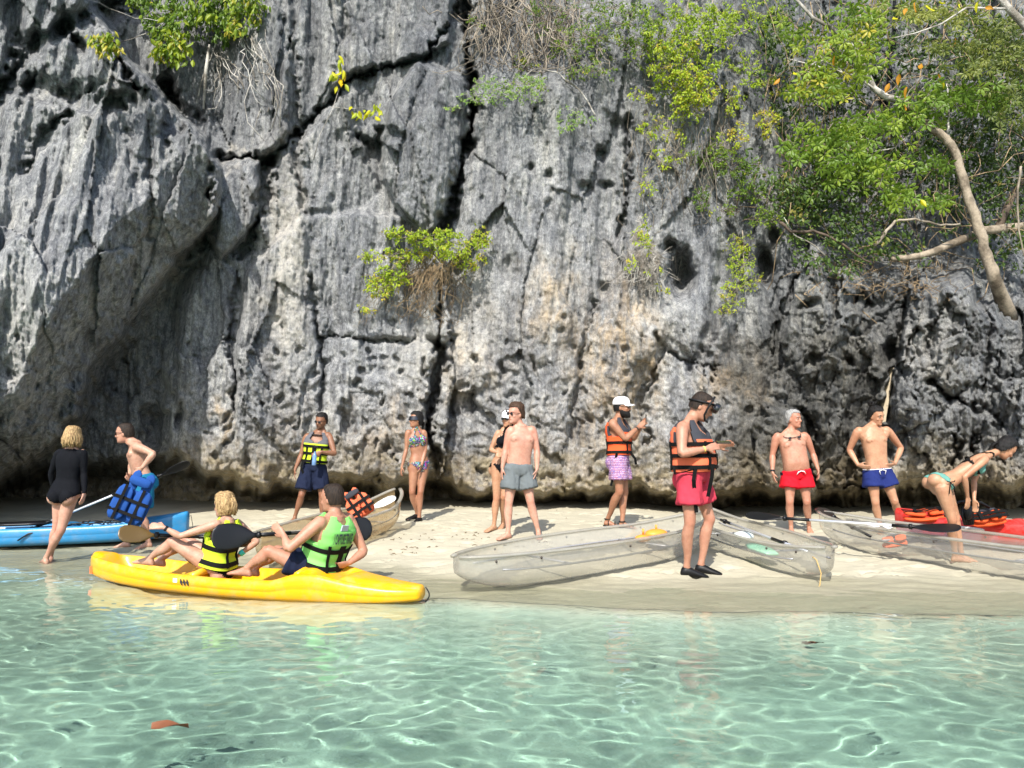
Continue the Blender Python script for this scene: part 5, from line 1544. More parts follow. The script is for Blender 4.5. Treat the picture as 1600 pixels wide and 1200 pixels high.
        for a0, sgn in [(x, 1) for x in front_bars] + [(math.pi + x, -1) for x in back_bars]:
            b = MB(); rings = []
            for i in range(12):
                t = lerp(belts[0] - .06, min(split - .04, belts[-1] + .12), i / 11)
                da = .075
                rings.append([s.surf(t, a0 + q * da, thick + e, 2.7) for q, e in ((-1, -.004), (-1, .0085), (1, .0085), (1, -.004))])
            b.loft(rings)
            adopt(b.build('webbing', wb, None, smooth=False))
        return o
    def ribbon(s, pts, m, w=.017, name='hanging_strap', parent=None):
        b = MB(); pts = [Vector(p) for p in pts]
        rings = []
        for i, p in enumerate(pts):
            t = (pts[min(i + 1, len(pts) - 1)] - pts[max(i - 1, 0)]).normalized()
            x = Vector((1, .15, 0)); x = (x - t * x.dot(t)).normalized(); y = t.cross(x)
            rings.append([p + x * w * a + y * .002 * c for a, c in ((-1, -1), (1, -1), (1, 1), (-1, 1))])
        b.loft(rings)
        return b.build(name, m, s.root, smooth=False)
    def band(s, a, bpt, t, r, h, m, name):
        a, bpt = Vector(a), Vector(bpt); c = a.lerp(bpt, t); k = (bpt - a).normalized()
        b = MB(); b.tube([c - k * h, c - k * h * .5, c + k * h * .5, c + k * h], [r * .96, r, r, r * .96], 14)
        return b.build(name, m, s.root)
    def shoe(s, sd, m, name='water_shoe', sandal=False):
        j = s.J; S = s.S; an = j[sd + 'an']; toe = j[sd + 'toe']
        d = (toe - an); hor = Vector((d.x, d.y, 0)); d.normalize(); hor.normalize()
        gz = max(-.5, min(.2, d.z + .25)); fl = .235 * S
        hl = Vector((hor.y, -hor.x, 0)); Z = Vector((0, 0, 1))
        heel = an - hor * .045 * S - Vector((0, 0, .045 * S))
        b = MB()
        if not sandal:
            rings = []
            for t, w, hh in ((-.06, .014, .018), (0.0, .034, .036), (.15, .040, .047), (.33, .041, .044), (.55, .046, .034), (.80, .052, .025), (.97, .046, .018), (1.07, .020, .010)):
                c = heel + hor * fl * t + Vector((0, 0, (-.033 + hh) * S + gz * fl * t * .4))
                rings.append([c + hl * math.cos(q) * w * S + Z * math.sin(q) * hh * S for q in [2 * math.pi * i / 14 for i in range(14)]])
            b.loft([r[::-1] for r in rings])
        else:
            rings = []
            for t, w in ((-.06, .020), (0, .036), (.3, .036), (.6, .046), (.85, .050), (1.05, .036), (1.1, .012)):
                c = heel + hor * fl * t + Vector((0, 0, -.036 * S + gz * fl * t * .4))
                rings.append([c + hl * w * S - Z * .012, c - hl * w * S - Z * .012, c - hl * w * S + Z * .009, c + hl * w * S + Z * .009])
            b.loft(rings)
            for t, w, hh in ((.25, .044, .075), (.62, .048, .050), (.80, .052, .038)):
                c = heel + hor * fl * t + Vector((0, 0, -.03 * S))
                b.tube([c + hl * math.cos(a) * w * S + Z * math.sin(a) * hh * S for a in [math.pi * i / 10 for i in range(11)]], .007, 6)
            b.tube([an + hor * .040 * math.cos(a) * S + hl * .040 * math.sin(a) * S + Z * .01 for a in [2 * math.pi * i / 16 for i in range(17)]], .007, 6)
        return b.build(name, m, s.root)

def sstep_f(a, b, x):
    t = max(0, min(1, (x - a) / (b - a))); return t * t * (3 - 2 * t)

def person(label, Y, J, skin, group=None, ground=True, **kw):
    if ground:
        # stand the feet on the ground: pick the depth at which both ankles are an ankle's height above it
        S0 = kw.get('S', 1.0); best = (9, Y)
        for i in range(-60, 61):
            y = Y + i * .025; e = 0
            for a in ('lan', 'ran'):
                q = P(J[a][0], J[a][1], y + J[a][2]); e += abs(q.z - float(ground_z(q.x, q.y)) - .076 * S0)
            e += .02 * abs(i * .025)
            if e < best[0]: best = (e, y)
        kw['S'] = S0 * (1 + (best[1] - Y) / Y); Y = best[1]
        J = dict(J)
        for a, t in (('lan', 'ltoe'), ('ran', 'rtoe')):
            bd = (9, 0)
            for i in range(-20, 21):
                q = P(J[a][0], J[a][1], Y + J[a][2] + i * .01); e = abs(q.z - float(ground_z(q.x, q.y)) - .076 * S0) + .03 * abs(i * .01)
                if e < bd[0]: bd = (e, i * .01)
            J[a] = (J[a][0], J[a][1], J[a][2] + bd[1]); J[t] = (J[t][0], J[t][1], J[t][2] + bd[1])
    b = Body('person', Y, J, **kw)
    zf = min(b.J['lan'].z, b.J['ran'].z) - .07
    root = empty('person', ((b.hip.x), b.hip.y, zf), label, 'person', group)
    return b, root

def check(b, n):
    j = b.J
    d = lambda a, c: (j[a] - j[c]).length
    print('BONES %-10s torso %.2f shw %.2f hipw %.2f | uarm %.2f %.2f farm %.2f %.2f | thigh %.2f %.2f shin %.2f %.2f | headz %.2f ank %.2f/%.2f g %.2f' % (
        n, b.L, d('lsh', 'rsh'), d('lhip', 'rhip'), d('lsh', 'lel'), d('rsh', 'rel'), d('lel', 'lwr'), d('rel', 'rwr'), d('lhip', 'lkn'), d('rhip', 'rkn'), d('lkn', 'lan'), d('rkn', 'ran'),
        j['head'].z, j['lan'].z, j['ran'].z, float(ground_z(j['lan'].x, j['lan'].y))))

def limbs_hair(b, amt=.35): return []

# --- man in slate grey shorts
J = dict(head=(806, 647), lsh=(832, 673, .03), rsh=(797, 674, -.05), lel=(839, 703, .02), rel=(790, 703, -.05), lwr=(839, 733, -.03), rwr=(785, 731, -.08), ltip=(834, 750, -.05), rtip=(783, 750, -.08),
         lhip=(819, 733, .02), rhip=(801, 733, -.03), lkn=(829, 784, -.02), rkn=(795, 785, -.08), lan=(841, 830, .02), ran=(794, 832, -.03), ltoe=(843, 843, -.16), rtoe=(776, 843, -.16))
b, r = person('shirtless man in slate grey shorts and sunglasses standing barefoot on the sand', 9.25, J, 'pink', sex='m', S=.98, face=(-.75, -.66))
check(b, 'grey'); b.finish(r, 'pink', flush=(('upper', .35), ('head', .3), ('torso', .12)), hairy=[(b.surf(.80, 0, .0), [b.latS, b.frame(.8)[2], b.up], (.08, .05, .06), .16)])
b.hair(HM['brown'], 'quiff', 3); b.sunglasses(); b.shorts(M['grey'], .13, .60)
# --- woman behind him
J = dict(head=(794, 655), lsh=(799, 676, .05), rsh=(778, 677, -.05), lel=(798, 703, .0), rel=(767, 703, -.06), lwr=(790, 709, -.16), rwr=(782, 709, -.16), ltip=(780, 711, -.2), rtip=(792, 712, -.2),
         lhip=(792, 729, .03), rhip=(777, 729, -.03), lkn=(787, 777, 0), rkn=(776, 779, -.04), lan=(786, 817, .08), ran=(772, 820, 0), ltoe=(780, 828, -.08), rtoe=(761, 830, -.1))
b, r = person('woman in white cap and black bikini half hidden behind the man in grey shorts', 10.1, J, 'warm', sex='f', S=.95, face=(-.5, -.85))
check(b, 'capw'); b.finish(r, 'warm', flush=(('head', .2),))
b.hair(HM['dark'], 'tied', 5); b.cap(M['white_cloth']); b.sunglasses()
def bikini_bottom(t, x, y, lab, w=.10):
    body = np.array([not (q.startswith('upper') or q.startswith('fore') or q.startswith('hand') or q.startswith('shin') or q.startswith('foot')) for q in lab])
    return body & (t < .06) & (t > -.32) & (t > -.24 + np.maximum(np.abs(x) - .035, 0) * np.where(y > 0, 2.3, 1.7))
def bikini_top(t, x, y, lab):
    ok = np.isin(lab, ['torso', 'neck'])
    cup = (y > 0) & (((np.abs(x) - .066) / .075) ** 2 + ((t - .74) / .155) ** 2 < 1)
    band = np.abs(t - .60) < .035
    strap = (y > -.02) & (t > .74) & (np.abs(np.abs(x) - .085 + (t - .74) * .18) < .011)
    return ok & (cup | band | strap)
b.skinwear('bikini_bottom', M['black_cloth'], bikini_bottom); b.skinwear('bikini_top', M['black_cloth'], bikini_top)
# --- woman in floral bikini
J = dict(head=(650, 656), lsh=(663, 676, .06), rsh=(637, 676, -.06), lel=(665, 701, .02), rel=(635, 702, -.06), lwr=(659, 727, -.10), rwr=(628, 729, -.12), ltip=(654, 740, -.16), rtip=(626, 743, -.14),
         lhip=(662, 725, .04), rhip=(648, 725, -.04), lkn=(657, 769, -.06), rkn=(644, 769, -.08), lan=(655, 808, -.02), ran=(652, 803, .04), ltoe=(649, 819, -.14), rtoe=(638, 811, -.06))
b, r = person('woman in colourful floral bikini and dark visor walking by the rock in black water shoes', 10.9, J, 'tan', sex='f', S=.93, face=(-.85, -.5))
check(b, 'floral'); b.finish(r, 'tan')
b.hair(HM['black'], 'tied', 7); b.skinwear('bikini_bottom', M['floral'], bikini_bottom); b.skinwear('bikini_top', M['floral'], bikini_top)
b.shoe('l', M['rubber']); b.shoe('r', M['rubber'])
q = MB(); q.loft([[b.hp(math.sin(a) * w, .0 + math.cos(a) * d, z) for a in [-1.5 + 3 * k / 12 for k in range(13)]] for w, d, z in ((.084, .103, .055), (.090, .113, .030), (.094, .122, -.005))], caps=False, closed=False)
q.build('visor', M['lens'], r)
# --- man in yellow and grey vest
J = dict(head=(502, 658), lsh=(514, 681, .02), rsh=(479, 683, -.02), lel=(523, 709, -.06), rel=(471, 710, -.04), lwr=(501, 706, -.26), rwr=(461, 734, -.10), ltip=(486, 713, -.30), rtip=(460, 749, -.12),
         lhip=(499, 728, .0), rhip=(483, 728, .0), lkn=(503, 773, -.03), rkn=(471, 774, -.10), lan=(503, 808, .02), ran=(461, 807, .0), ltoe=(503, 817, -.16), rtoe=(455, 817, -.14))
b, r = person('man in yellow and grey life vest and navy shorts standing in front of the rock', 11.9, J, 'brown', sex='m', S=.98, face=(-.35, -.93), nod=12, tilt=-8)
BOT = b.J['lwr'].lerp(b.J['ltip'], .6) + Vector((0, -.02, -.06)); check(b, 'yvest'); b.finish(r, 'brown', hairy=[(b.hp(0, .07, -.085), [b.hl_, b.hf, b.hu], (.075, .07, .036), .75)])
b.hair(HM['black'], 'short', 9); b.sunglasses(); b.shorts(M['navy'], .10, .80)
v = b.vest(M['vest_yellow'], M['midgrey_pad'], split=.74, belts=(.16, .42, .66), front_bars=(-.45, 0, .45))
b.ribbon([b.surf(.15, -.6, .07), b.surf(-.1, -.6, .09), b.surf(-.45, -.6, .06)], M['web'])
q = MB(); q.tube([b.surf(1.05, a, .03) for a in [2 * math.pi * k / 20 for k in range(21)]], .010, 8); q.build('snorkel_mask_strap', M['rubber'], r)
# --- man in white cap
J = dict(head=(972, 636), lsh=(974, 661, .20), rsh=(957, 662, -.16), lel=(989, 686, .16), rel=(977, 686, -.20), lwr=(1000, 670, .02), rwr=(997, 668, -.08), ltip=(1007, 659, 0), rtip=(1009, 658, -.04),
         lhip=(969, 717, .09), rhip=(965, 717, -.09), lkn=(976, 770, .08), rkn=(968, 769, -.10), lan=(972, 816, .09), ran=(949, 812, -.06), ltoe=(992, 825, .06), rtoe=(962, 826, -.08))
b, r = person('bearded man in white cap, orange vest and purple patterned shorts taking a picture', 9.95, J, 'tan', sex='m', S=1.0, face=(.93, -.36))
PHN = b.J['rtip'] + Vector((0, 0, .02)); check(b, 'cap'); b.finish(r, 'tan')
b.hair(HM['black'], 'crop', 11); b.beard(HM['black']); b.sunglasses(); b.cap(M['white_cloth']); b.shorts(M['zig'], .13, .62)
b.vest(M['vest_orange'], M['grey_pad'], split=.72, belts=(.18, .44), front_bars=(-.5, .5), back_bars=(-.6, .6))
b.shoe('l', M['rubber'], 'sandal', True); b.shoe('r', M['rubber'], 'sandal', True)
b.ribbon([b.surf(.15, -1.5, .06), b.surf(-.2, -1.7, .09), b.surf(-.75, -2.0, .10)], M['web']); b.ribbon([b.surf(.18, -.3, .07), b.surf(.0, -.1, .12), b.surf(-.16, 0, .15)], M['web'])
b.band(b.J['rel'], b.J['rwr'], .88, .029, .012, M['rubber'], 'watch')
# --- man with mask, orange vest, pink shorts
J = dict(head=(1096, 635), lsh=(1090, 667, .20), rsh=(1066, 669, -.20), lel=(1101, 706, .14), rel=(1065, 709, -.32), lwr=(1120, 698, .04), rwr=(1104, 701, -.28), ltip=(1137, 693, .02), rtip=(1130, 694, -.20),
         lhip=(1086, 741, .10), rhip=(1076, 741, -.10), lkn=(1109, 812, .10), rkn=(1078, 817, -.12), lan=(1095, 882, .12), ran=(1073, 886, -.06), ltoe=(1112, 893, .10), rtoe=(1088, 896, -.06))
b, r = person('large man in salmon orange life vest and pink shorts with a diving mask', 7.3, J, 'rosy', sex='m', S=1.04, face=(.97, -.22), nod=30, rows=STOUT)
PHM = b.J['rtip'].lerp(b.J['ltip'], .5) + Vector((-.02, 0, .015)); check(b, 'mask'); b.finish(r, 'rosy', flush=(('upper', .2),))
b.hair(HM['dark'], 'crop', 13); b.shorts(M['pink'], .08, .62, flare=.014)
b.vest(M['vest_salmon'], M['grey_pad'], t0=.06, thick=.055, split=.74, belts=(.16, .40, .64), front_bars=(-.45, .45), back_bars=(-.7, .7))
b.shoe('l', M['rubber']); b.shoe('r', M['rubber'])
b.ribbon([b.surf(.16, -1.25, .07), b.surf(-.1, -1.25, .10), b.surf(-.45, -1.25, .10), b.surf(-.78, -1.2, .09)], M['web'], .019); b.ribbon([b.surf(.22, -.35, .075), b.surf(-.05, -.3, .10), b.surf(-.46, -.35, .10)], M['web'], .019)
b.ribbon([b.surf(.20, -2.2, .06), b.surf(.02, -1.9, .09), b.surf(.12, -1.3, .08)], M['web'], .017)
b.band(b.J['rel'], b.J['rwr'], .90, .031, .006, M['gold'], 'bracelet')
q = MB(); q.tube([b.hp(math.sin(a) * .088, -.01 + math.cos(a) * .110, .035 + .03 * math.cos(a)) for a in [2 * math.pi * k / 24 for k in range(25)]], .011, 8)
mk = q.build('mask_strap', M['rubber'], r)
q = MB(); q.loft([[b.hp(math.sin(a) * w * (1 if abs(math.sin(a)) < .9 else 1), d, .045 + math.cos(a) * h) for a in [2 * math.pi * k / 20 for k in range(20)]] for w, d, h in ((.070, .095, .045), (.082, .118, .052), (.080, .140, .048), (.066, .146, .038))])
q.build('diving_mask', M['lens'], r)
q = MB(); q.tube([b.hp(-.094, .060, .125), b.hp(-.098, .055, .03), b.hp(-.096, .058, -.06), b.hp(-.080, .085, -.10), b.hp(-.04, .11, -.10)], .0105, 10); q.build('snorkel', M['rubber'], r)
# --- man in red shorts
J = dict(head=(1240, 655), lsh=(1259, 682, .0), rsh=(1213, 683, -.02), lel=(1270, 709, .03), rel=(1207, 711, .02), lwr=(1278, 733, -.05), rwr=(1207, 738, -.05), ltip=(1279, 750, -.08), rtip=(1211, 755, -.08),
         lhip=(1254, 739, 0), rhip=(1235, 739, 0), lkn=(1261, 785, -.05), rkn=(1234, 785, -.05), lan=(1264, 823, .02), ran=(1236, 823, .02), ltoe=(1267, 832, -.16), rtoe=(1237, 833, -.16))
b, r = person('grey-haired shirtless man in bright red shorts smiling with goggles round his neck', 10.4, J, 'rosy', sex='m', S=.99, face=(.62, -.78), rows=[(a, w * .97, d * .98, o) for a, w, d, o in STOUT])
check(b, 'red'); b.finish(r, 'rosy', flush=(('upper', .3), ('head', .35)), hairy=[(b.surf(.80, 0, .0), [b.latS, b.frame(.8)[2], b.up], (.10, .06, .07), .22)])
b.hair(HM['grey'], 'short', 15); b.eyes(); b.brows(HM['grey']); b.shorts(M['red'], .08, .50, flare=.03)
for sd, sg in (('l', 1), ('r', -1)):
    q = MB(); rr = []
    for i in range(6):
        t = lerp(.07, -.16, i / 5); rr.append([b.surf(t, sg * (math.pi / 2 + x), .045, 2.5) for x in (-.22, -.07, .07, .22)])
    q.loft(rr, caps=False, closed=False); q.build('side_panel', M['navy'], r)
q = MB()
for sg in (-1, 1): q.tube([b.surf(.07, 0, .03), b.surf(.05, sg * .12, .045), b.surf(-.02, sg * .22, .045)], [.006, .008, .004], 6)
q.build('drawstring', M['cord'], r)
q = MB()
for sg in (-1, 1): q.ellipsoid(b.surf(.98, sg * .28, .045), [b.latS * .027, b.frame(1)[2] * .014, b.up * .018], 12, 8)
q.tube([b.surf(1.10 - .12 * max(0, math.cos(a)), a, .02) for a in [2 * math.pi * k / 20 for k in range(21)]], .005, 6); q.build('goggles', M['lens'], r)
b.band(b.J['rel'], b.J['rwr'], .92, .029, .014, M['rubber'], 'watch')
# --- man in navy shorts, hands on hips
J = dict(head=(1369, 650), lsh=(1387, 673, .02), rsh=(1340, 674, -.02), lel=(1408, 700, .12), rel=(1327, 703, .10), lwr=(1398, 725, -.04), rwr=(1341, 727, -.04), ltip=(1384, 730, -.12), rtip=(1356, 731, -.12),
         lhip=(1380, 737, 0), rhip=(1362, 737, 0), lkn=(1398, 784, -.06), rkn=(1368, 786, -.06), lan=(1413, 822, .02), ran=(1376, 825, .02), ltoe=(1416, 832, -.16), rtoe=(1376, 835, -.16))
b, r = person('shirtless man with black hair bun and navy shorts standing hands on hips', 10.2, J, 'warm', sex='m', S=.97, face=(.42, -.9), nod=15, tilt=6)
check(b, 'navy'); b.finish(r, 'warm', flush=(('upper', .35), ('head', .15)))
b.hair(HM['black'], 'bun', 17); b.eyes(); b.brows(HM['black']); b.shorts(M['blue'], .07, .48, flare=.03)
q = MB()
for sg in (-1, 1): q.tube([b.surf(.055, 0, .03), b.surf(.03, sg * .14, .045), b.surf(-.06, sg * .10, .045)], [.006, .007, .004], 6)
q.tube([b.surf(.068, a, .016) for a in [2 * math.pi * k / 32 for k in range(33)]], .006, 6)
q.build('drawstring', M['cord'], r)
# --- woman bending over the red kayak
J = dict(head=(1572, 700), lsh=(1536, 714, .17), rsh=(1538, 719, -.17), lel=(1522, 752, .16), rel=(1507, 745, -.20), lwr=(1522, 781, .08), rwr=(1512, 777, -.12), ltip=(1525, 799, .06), rtip=(1512, 793, -.1),
         lhip=(1473, 755, .08), rhip=(1471, 759, -.08), lkn=(1494, 812, .10), rkn=(1488, 814, -.08), lan=(1502, 866, .12), ran=(1492, 868, -.02), ltoe=(1516, 874, .1), rtoe=(1512, 876, -.03))
b, r = person('woman in mint green bikini bending over the red kayak with dark tied hair', 8.7, J, 'warm', sex='f', S=.98, face=(1, -.1), nod=48)
check(b, 'bend'); b.finish(r, 'warm', flush=(('upper', .25), ('head', .3)))
b.hair(HM['black'], 'tied', 19); b.skinwear('bikini_bottom', M['teal'], lambda t, x, y, lab: bikini_bottom(t, x, y, lab) & (t > -.13) & ((y < .02) | (np.char.startswith(lab.astype(str), 'torso'))))
def top2(t, x, y, lab):
    ok = np.isin(lab, ['torso', 'neck'])
    return ok & (y > 0) & (((np.abs(x) - .066) / .075) ** 2 + ((t - .74) / .155) ** 2 < 1)
b.skinwear('bikini_top', M['teal'], top2)
def ties(t, x, y, lab):
    ok = np.isin(lab, ['torso', 'neck'])
    return ok & (((np.abs(t - .66) < .016)) | ((t > .68) & (y < .03) & (np.abs(np.abs(x) - .03 - (t - .68) * .10) < .008)))
b.skinwear('bikini_strap', M['web'], ties, .007)
q = MB(); c = b.surf(.02, -1.45, .012)
for dx, dz in ((.03, -.10), (-.02, -.12), (.035, .02), (-.035, .015)): q.tube([c, c + Vector((dx, -.02, dz * .5)), c + Vector((dx * 1.2, -.01, dz))], .005, 6)
q.build('side_tie', M['web'], r)
# --- woman with long-sleeved black swimsuit seen from behind
J = dict(head=(114, 683), lsh=(92, 708, 0), rsh=(130, 708, 0), lel=(80, 739, .04), rel=(131, 740, .02), lwr=(84, 765, .12), rwr=(132, 769, -.03), ltip=(90, 783, .16), rtip=(127, 790, -.05),
         lhip=(95, 769, .0), rhip=(112, 769, .0), lkn=(89, 823, .02), rkn=(95, 829, -.06), lan=(79, 868, .14), ran=(72, 872, -.04), ltoe=(77, 872, .30), rtoe=(66, 876, .10))
b, r = person('woman with wavy blond hair in long-sleeved black swimsuit wading, seen from behind', 8.9, J, 'pink', sex='f', S=.97, face=(-.1, 1), rows=[(a, w * 1.08, d * 1.08, o) for a, w, d, o in FEMALE])
check(b, 'swim'); b.finish(r, 'pink')
b.hair(HM['blond'], 'bob', 21)
def suit(t, x, y, lab):
    arm = np.array([q.startswith('upper') or q.startswith('fore') for q in lab])
    tor = np.array([q == 'torso' or q == 'neck' or q.startswith('thigh') for q in lab])
    return arm | (tor & (t < 1.10) & (t > -.26 + np.maximum(np.abs(x) - .045, 0) * np.where(y > 0, 2.6, 1.75)))
b.skinwear('swimsuit', M['black_cloth'], suit, .006)
# --- man with blue board shorts carrying a life vest
J = dict(head=(195, 677), lsh=(214, 698, -.17), rsh=(208, 697, .17), lel=(240, 709, -.24), rel=(206, 724, .20), lwr=(222, 731, -.30), rwr=(203, 742, .05), ltip=(212, 741, -.30), rtip=(198, 748, -.05),
         lhip=(226, 751, -.08), rhip=(221, 750, .08), lkn=(221, 807, -.10), rkn=(208, 806, .12), lan=(232, 846, -.06), ran=(198, 846, .12), ltoe=(220, 857, -.10), rtoe=(183, 855, .12))
b, r = person('shirtless man in teal board shorts and sunglasses leaning forward beside the blue kayak', 9.25, J, 'pale', sex='m', S=.95, face=(-1, -.12), nod=6)
check(b, 'board'); b.finish(r, 'pale', flush=(('head', .3),))
b.hair(HM['dark'], 'crop', 23); b.sunglasses(); b.shorts(M['boardblue'], .12, .75)
# --- woman with yellow vest in the yellow kayak
J = dict(head=(350, 790), lsh=(336, 820, -.17), rsh=(372, 818, .12), lel=(281, 838, -.22), rel=(402, 846, .14), lwr=(256, 824, -.25), rwr=(372, 868, .10), ltip=(243, 822, -.25), rtip=(362, 876, .10),
         lhip=(332, 884, -.08), rhip=(344, 882, .08), lkn=(268, 846, -.14), rkn=(290, 842, .10), lan=(234, 872, -.10), ran=(252, 874, .14), ltoe=(222, 872, -.08), rtoe=(238, 874, .16))
b, r = person('blond woman in yellow life vest paddling in the front seat of the yellow kayak', 7.05, J, 'pale', sex='f', S=.95, face=(-.85, .52), nod=4, ground=False)
check(b, 'kayw'); b.finish(r, 'pale')
b.hair(HM['blond'], 'ponytail', 25)
b.vest(M['vest_yellow'], None, t0=.02, thick=.055, belts=(.14, .46), front_bars=(-.45, .45), back_bars=(-.35, .35))
b.skinwear('bikini_bottom', M['black_cloth'], bikini_bottom)
b.band(b.J['lel'], b.J['lwr'], .86, .026, .010, M['rubber'], 'watch'); b.band(b.J['rel'], b.J['rwr'], .80, .028, .022, M['turq'], 'bracelet')
q = MB(); c = b.surf(.74, math.pi, .060); cc, lat, f, w, d = b.frame(.74); q.box(c, [lat * .040, f * .003, b.up * .028]); q.build('printed_patch', M['patch'], r, smooth=False)
KW = b
# --- man with green vest
J = dict(head=(519, 779), lsh=(497, 818, -.20), rsh=(545, 812, .14), lel=(451, 858, -.34), rel=(569, 862, .14), lwr=(444, 837, -.28), rwr=(545, 880, .00), ltip=(434, 827, -.26), rtip=(532, 883, -.05),
         lhip=(492, 893, -.09), rhip=(508, 890, .09), lkn=(418, 860, -.16), rkn=(432, 860, .12), lan=(386, 888, -.12), ran=(398, 888, .12), ltoe=(372, 889, -.10), rtoe=(384, 889, .14))
b, r = person('dark-haired man in green life vest seated at the back of the yellow kayak', 6.75, J, 'rosy', sex='m', S=1.0, face=(-.92, .40), nod=4, ground=False, rows=[(a, w * 1.12, d * 1.08, o) for a, w, d, o in MALE])
check(b, 'kaym'); b.finish(r, 'rosy')
b.hair(HM['dark'], 'crop', 27); b.shorts(M['navy'], .05, .55, loose=.01)
b.vest(M['vest_green'], None, t0=.03, thick=.055, belts=(.17, .50), front_bars=(-.45, .45), back_bars=(-.62, 0, .60))
KM = b
q = MB(); c = b.vsurf(.98, math.pi - .05, .050); cc, lat, f, w, d = b.frame(.98); q.box(c, [lat * .042, f * .006, b.up * .026]); q.build('printed_patch', M['patch'], r, smooth=False)
tx = bpy.data.curves.new('lettering', 'FONT'); tx.body = 'I CAPTURE TRAVEL'; tx.size = .06; tx.align_x = 'CENTER'; tx.align_y = 'CENTER'; tx.offset = .0014; tx.resolution_u = 3
to = bpy.data.objects.new('lettering', tx); COL.objects.link(to); tx.materials.append(M['print'])
tme = eval_mods(to, 'lettering'); bpy.data.objects.remove(to)
bm = bmesh.new(); bm.from_mesh(tme)
for k_ in range(3): bmesh.ops.subdivide_edges(bm, edges=[e_ for e_ in bm.edges if e_.calc_length() > .02], cuts=1)
for v_ in bm.verts:
    x_, t_ = v_.co.x * .46 - .020, .76 + v_.co.y * 2.1 / b.L
    w_ = b.frame(t_)[3] + .05
    q_ = min(.98, abs(x_) / w_) ** 1.35
    v_.co = b.surf(t_, math.pi + math.copysign(math.asin(q_), x_), .061, 2.7)
bm.to_mesh(tme); bm.free()
link_mesh('lettering', tme, None, r)

# ------------------------------------------------------------------ boats
def plastic(name, c, rough=.35):
    s = N(name); co = s.coord()
    n = s.noise(co, 3, 5, .6); n2 = s.noise(s.mapping(co, (1, 1, 6)), 60, 3)
    grime = s.ramp(s.noise(co, 7, 6, .75), [(.46, (0, 0, 0)), (.70, (.7, .7, .7))])
    s.l(s.mix(grime, s.mix(n, tuple(q * .85 for q in c), c), tuple(q * .55 + .10 for q in c)), s.b.inputs['Base Color'])
    scr = s.ramp(n2, [(.58, (0, 0, 0)), (.7, (1, 1, 1))])
    s.l(s.mix(scr, rough, min(1, rough + .3), 'FLOAT'), s.b.inputs['Roughness'])
    s.l(s.n('ShaderNodeBump', {'Height': n, 'Strength': .25, 'Distance': .02}).outputs[0], s.b.inputs['Normal'])
    return s.m
BM = {'yellow': plastic('yellow_plastic', (.72, .36, .0)), 'blue': plastic('sky_blue_plastic', (.02, .20, .42)), 'red': plastic('red_plastic', (.55, .018, .012)),
      'black': mat('black_plastic', (.005, .005, .006), .4, spec=.3), 'alu': mat('aluminium', (.72, .73, .75), .3, metal=.7), 'whiteplastic': mat('white_plastic', (.66, .66, .63), .4),
      'smoke': mat('dark_smoked_plastic', (.02, .017, .015), .35, spec=.3), 'brownblade': mat('amber_brown_plastic', (.085, .05, .010), .35), 'rope': mat('tan_rope', (.40, .27, .10), .9), 'label': mat('orange_print', (.75, .12, .02), .6),
      'stripe': mat('black_print', (.015, .015, .015), .6), 'white_print': mat('white_print', (.75, .72, .68), .6), 'bolt': mat('dark_bolt', (.03, .02, .015), .5)}
def clear_mat(name, milk=.10, tint=(.90, .91, .90), dc=(.66, .63, .55, 1)):
    s = N(name); s.t.nodes.remove(s.b)
    co = s.coord()
    n = s.noise(co, 5, 5, .65); sc_ = s.noise(s.mapping(co, (1, 1, 3)), 60, 4, .7)
    bp = s.n('ShaderNodeBump', {'Height': n, 'Strength': .12, 'Distance': .03})
    tr = s.n('ShaderNodeBsdfTransparent', {'Color': (*tint, 1)})
    gl = s.n('ShaderNodeBsdfGlossy', {'Roughness': .035, 'Normal': bp.outputs[0]})
    df = s.n('ShaderNodeBsdfDiffuse', {'Color': dc})
    tl = s.n('ShaderNodeBsdfTranslucent', {'Color': dc})
    mk = s.n('ShaderNodeMixShader', {0: .5, 1: df.outputs[0], 2: tl.outputs[0]})
    m1 = s.n('ShaderNodeMixShader', {0: s.math('MULTIPLY', s.math('ADD', s.math('MULTIPLY', n, .6), .25), milk * 2), 1: tr.outputs[0], 2: mk.outputs[0]})
    lw = s.n('ShaderNodeLayerWeight', {'Normal': bp.outputs[0]})
    fr = s.math('ADD', s.math('MULTIPLY', s.math('POWER', lw.outputs['Facing'], 4.0), .75), .08)
    m2 = s.n('ShaderNodeMixShader', {0: fr, 1: m1.outputs[0], 2: gl.outputs[0]})
    s.l(m2.outputs[0], s.out.inputs['Surface'])
    return s.m
BM['clear'] = clear_mat('clear_polycarbonate', .27, (.87, .875, .86)); BM['milky'] = clear_mat('scuffed_polycarbonate', .36, (.82, .82, .80)); BM['amber'] = clear_mat('sand_tinted_polycarbonate', .42, (.90, .82, .66), (.60, .44, .24, 1)); BM['rim'] = clear_mat('clear_rim', .45, (.76, .76, .74)); BM['rail'] = mat('dull_grey_tube', (.30, .30, .31), .4, metal=.3)  # amber: tan of the sand seen through the hull, put into its colour

class Boat:
    """A hull between two ends; positions along it as (t, side, height)."""
    def __init__(s, A, B, beam, zA, zB, depth, p=.5, name='kayak'):
        s.A, s.B = Vector((*A, 0)), Vector((*B, 0)); s.beam = beam; s.end = .03; s.z = (zA, zB); s.depth = depth; s.p = p
        s.d = (s.B - s.A).normalized(); s.n = Vector((-s.d.y, s.d.x, 0))
        if s.n.y > 0: s.n = -s.n                       # side +1 faces the camera
    def half(s, t):
        return s.beam / 2 * max(s.end, math.sin(math.pi * min(max(t, .004), .996)) ** s.p)
    def at(s, t, side, z):
        c = s.A.lerp(s.B, t)
        return c + s.n * side * s.half(t) + Vector((0, 0, lerp_(s.z[0], s.z[1], t) + z))
lerp_ = lerp

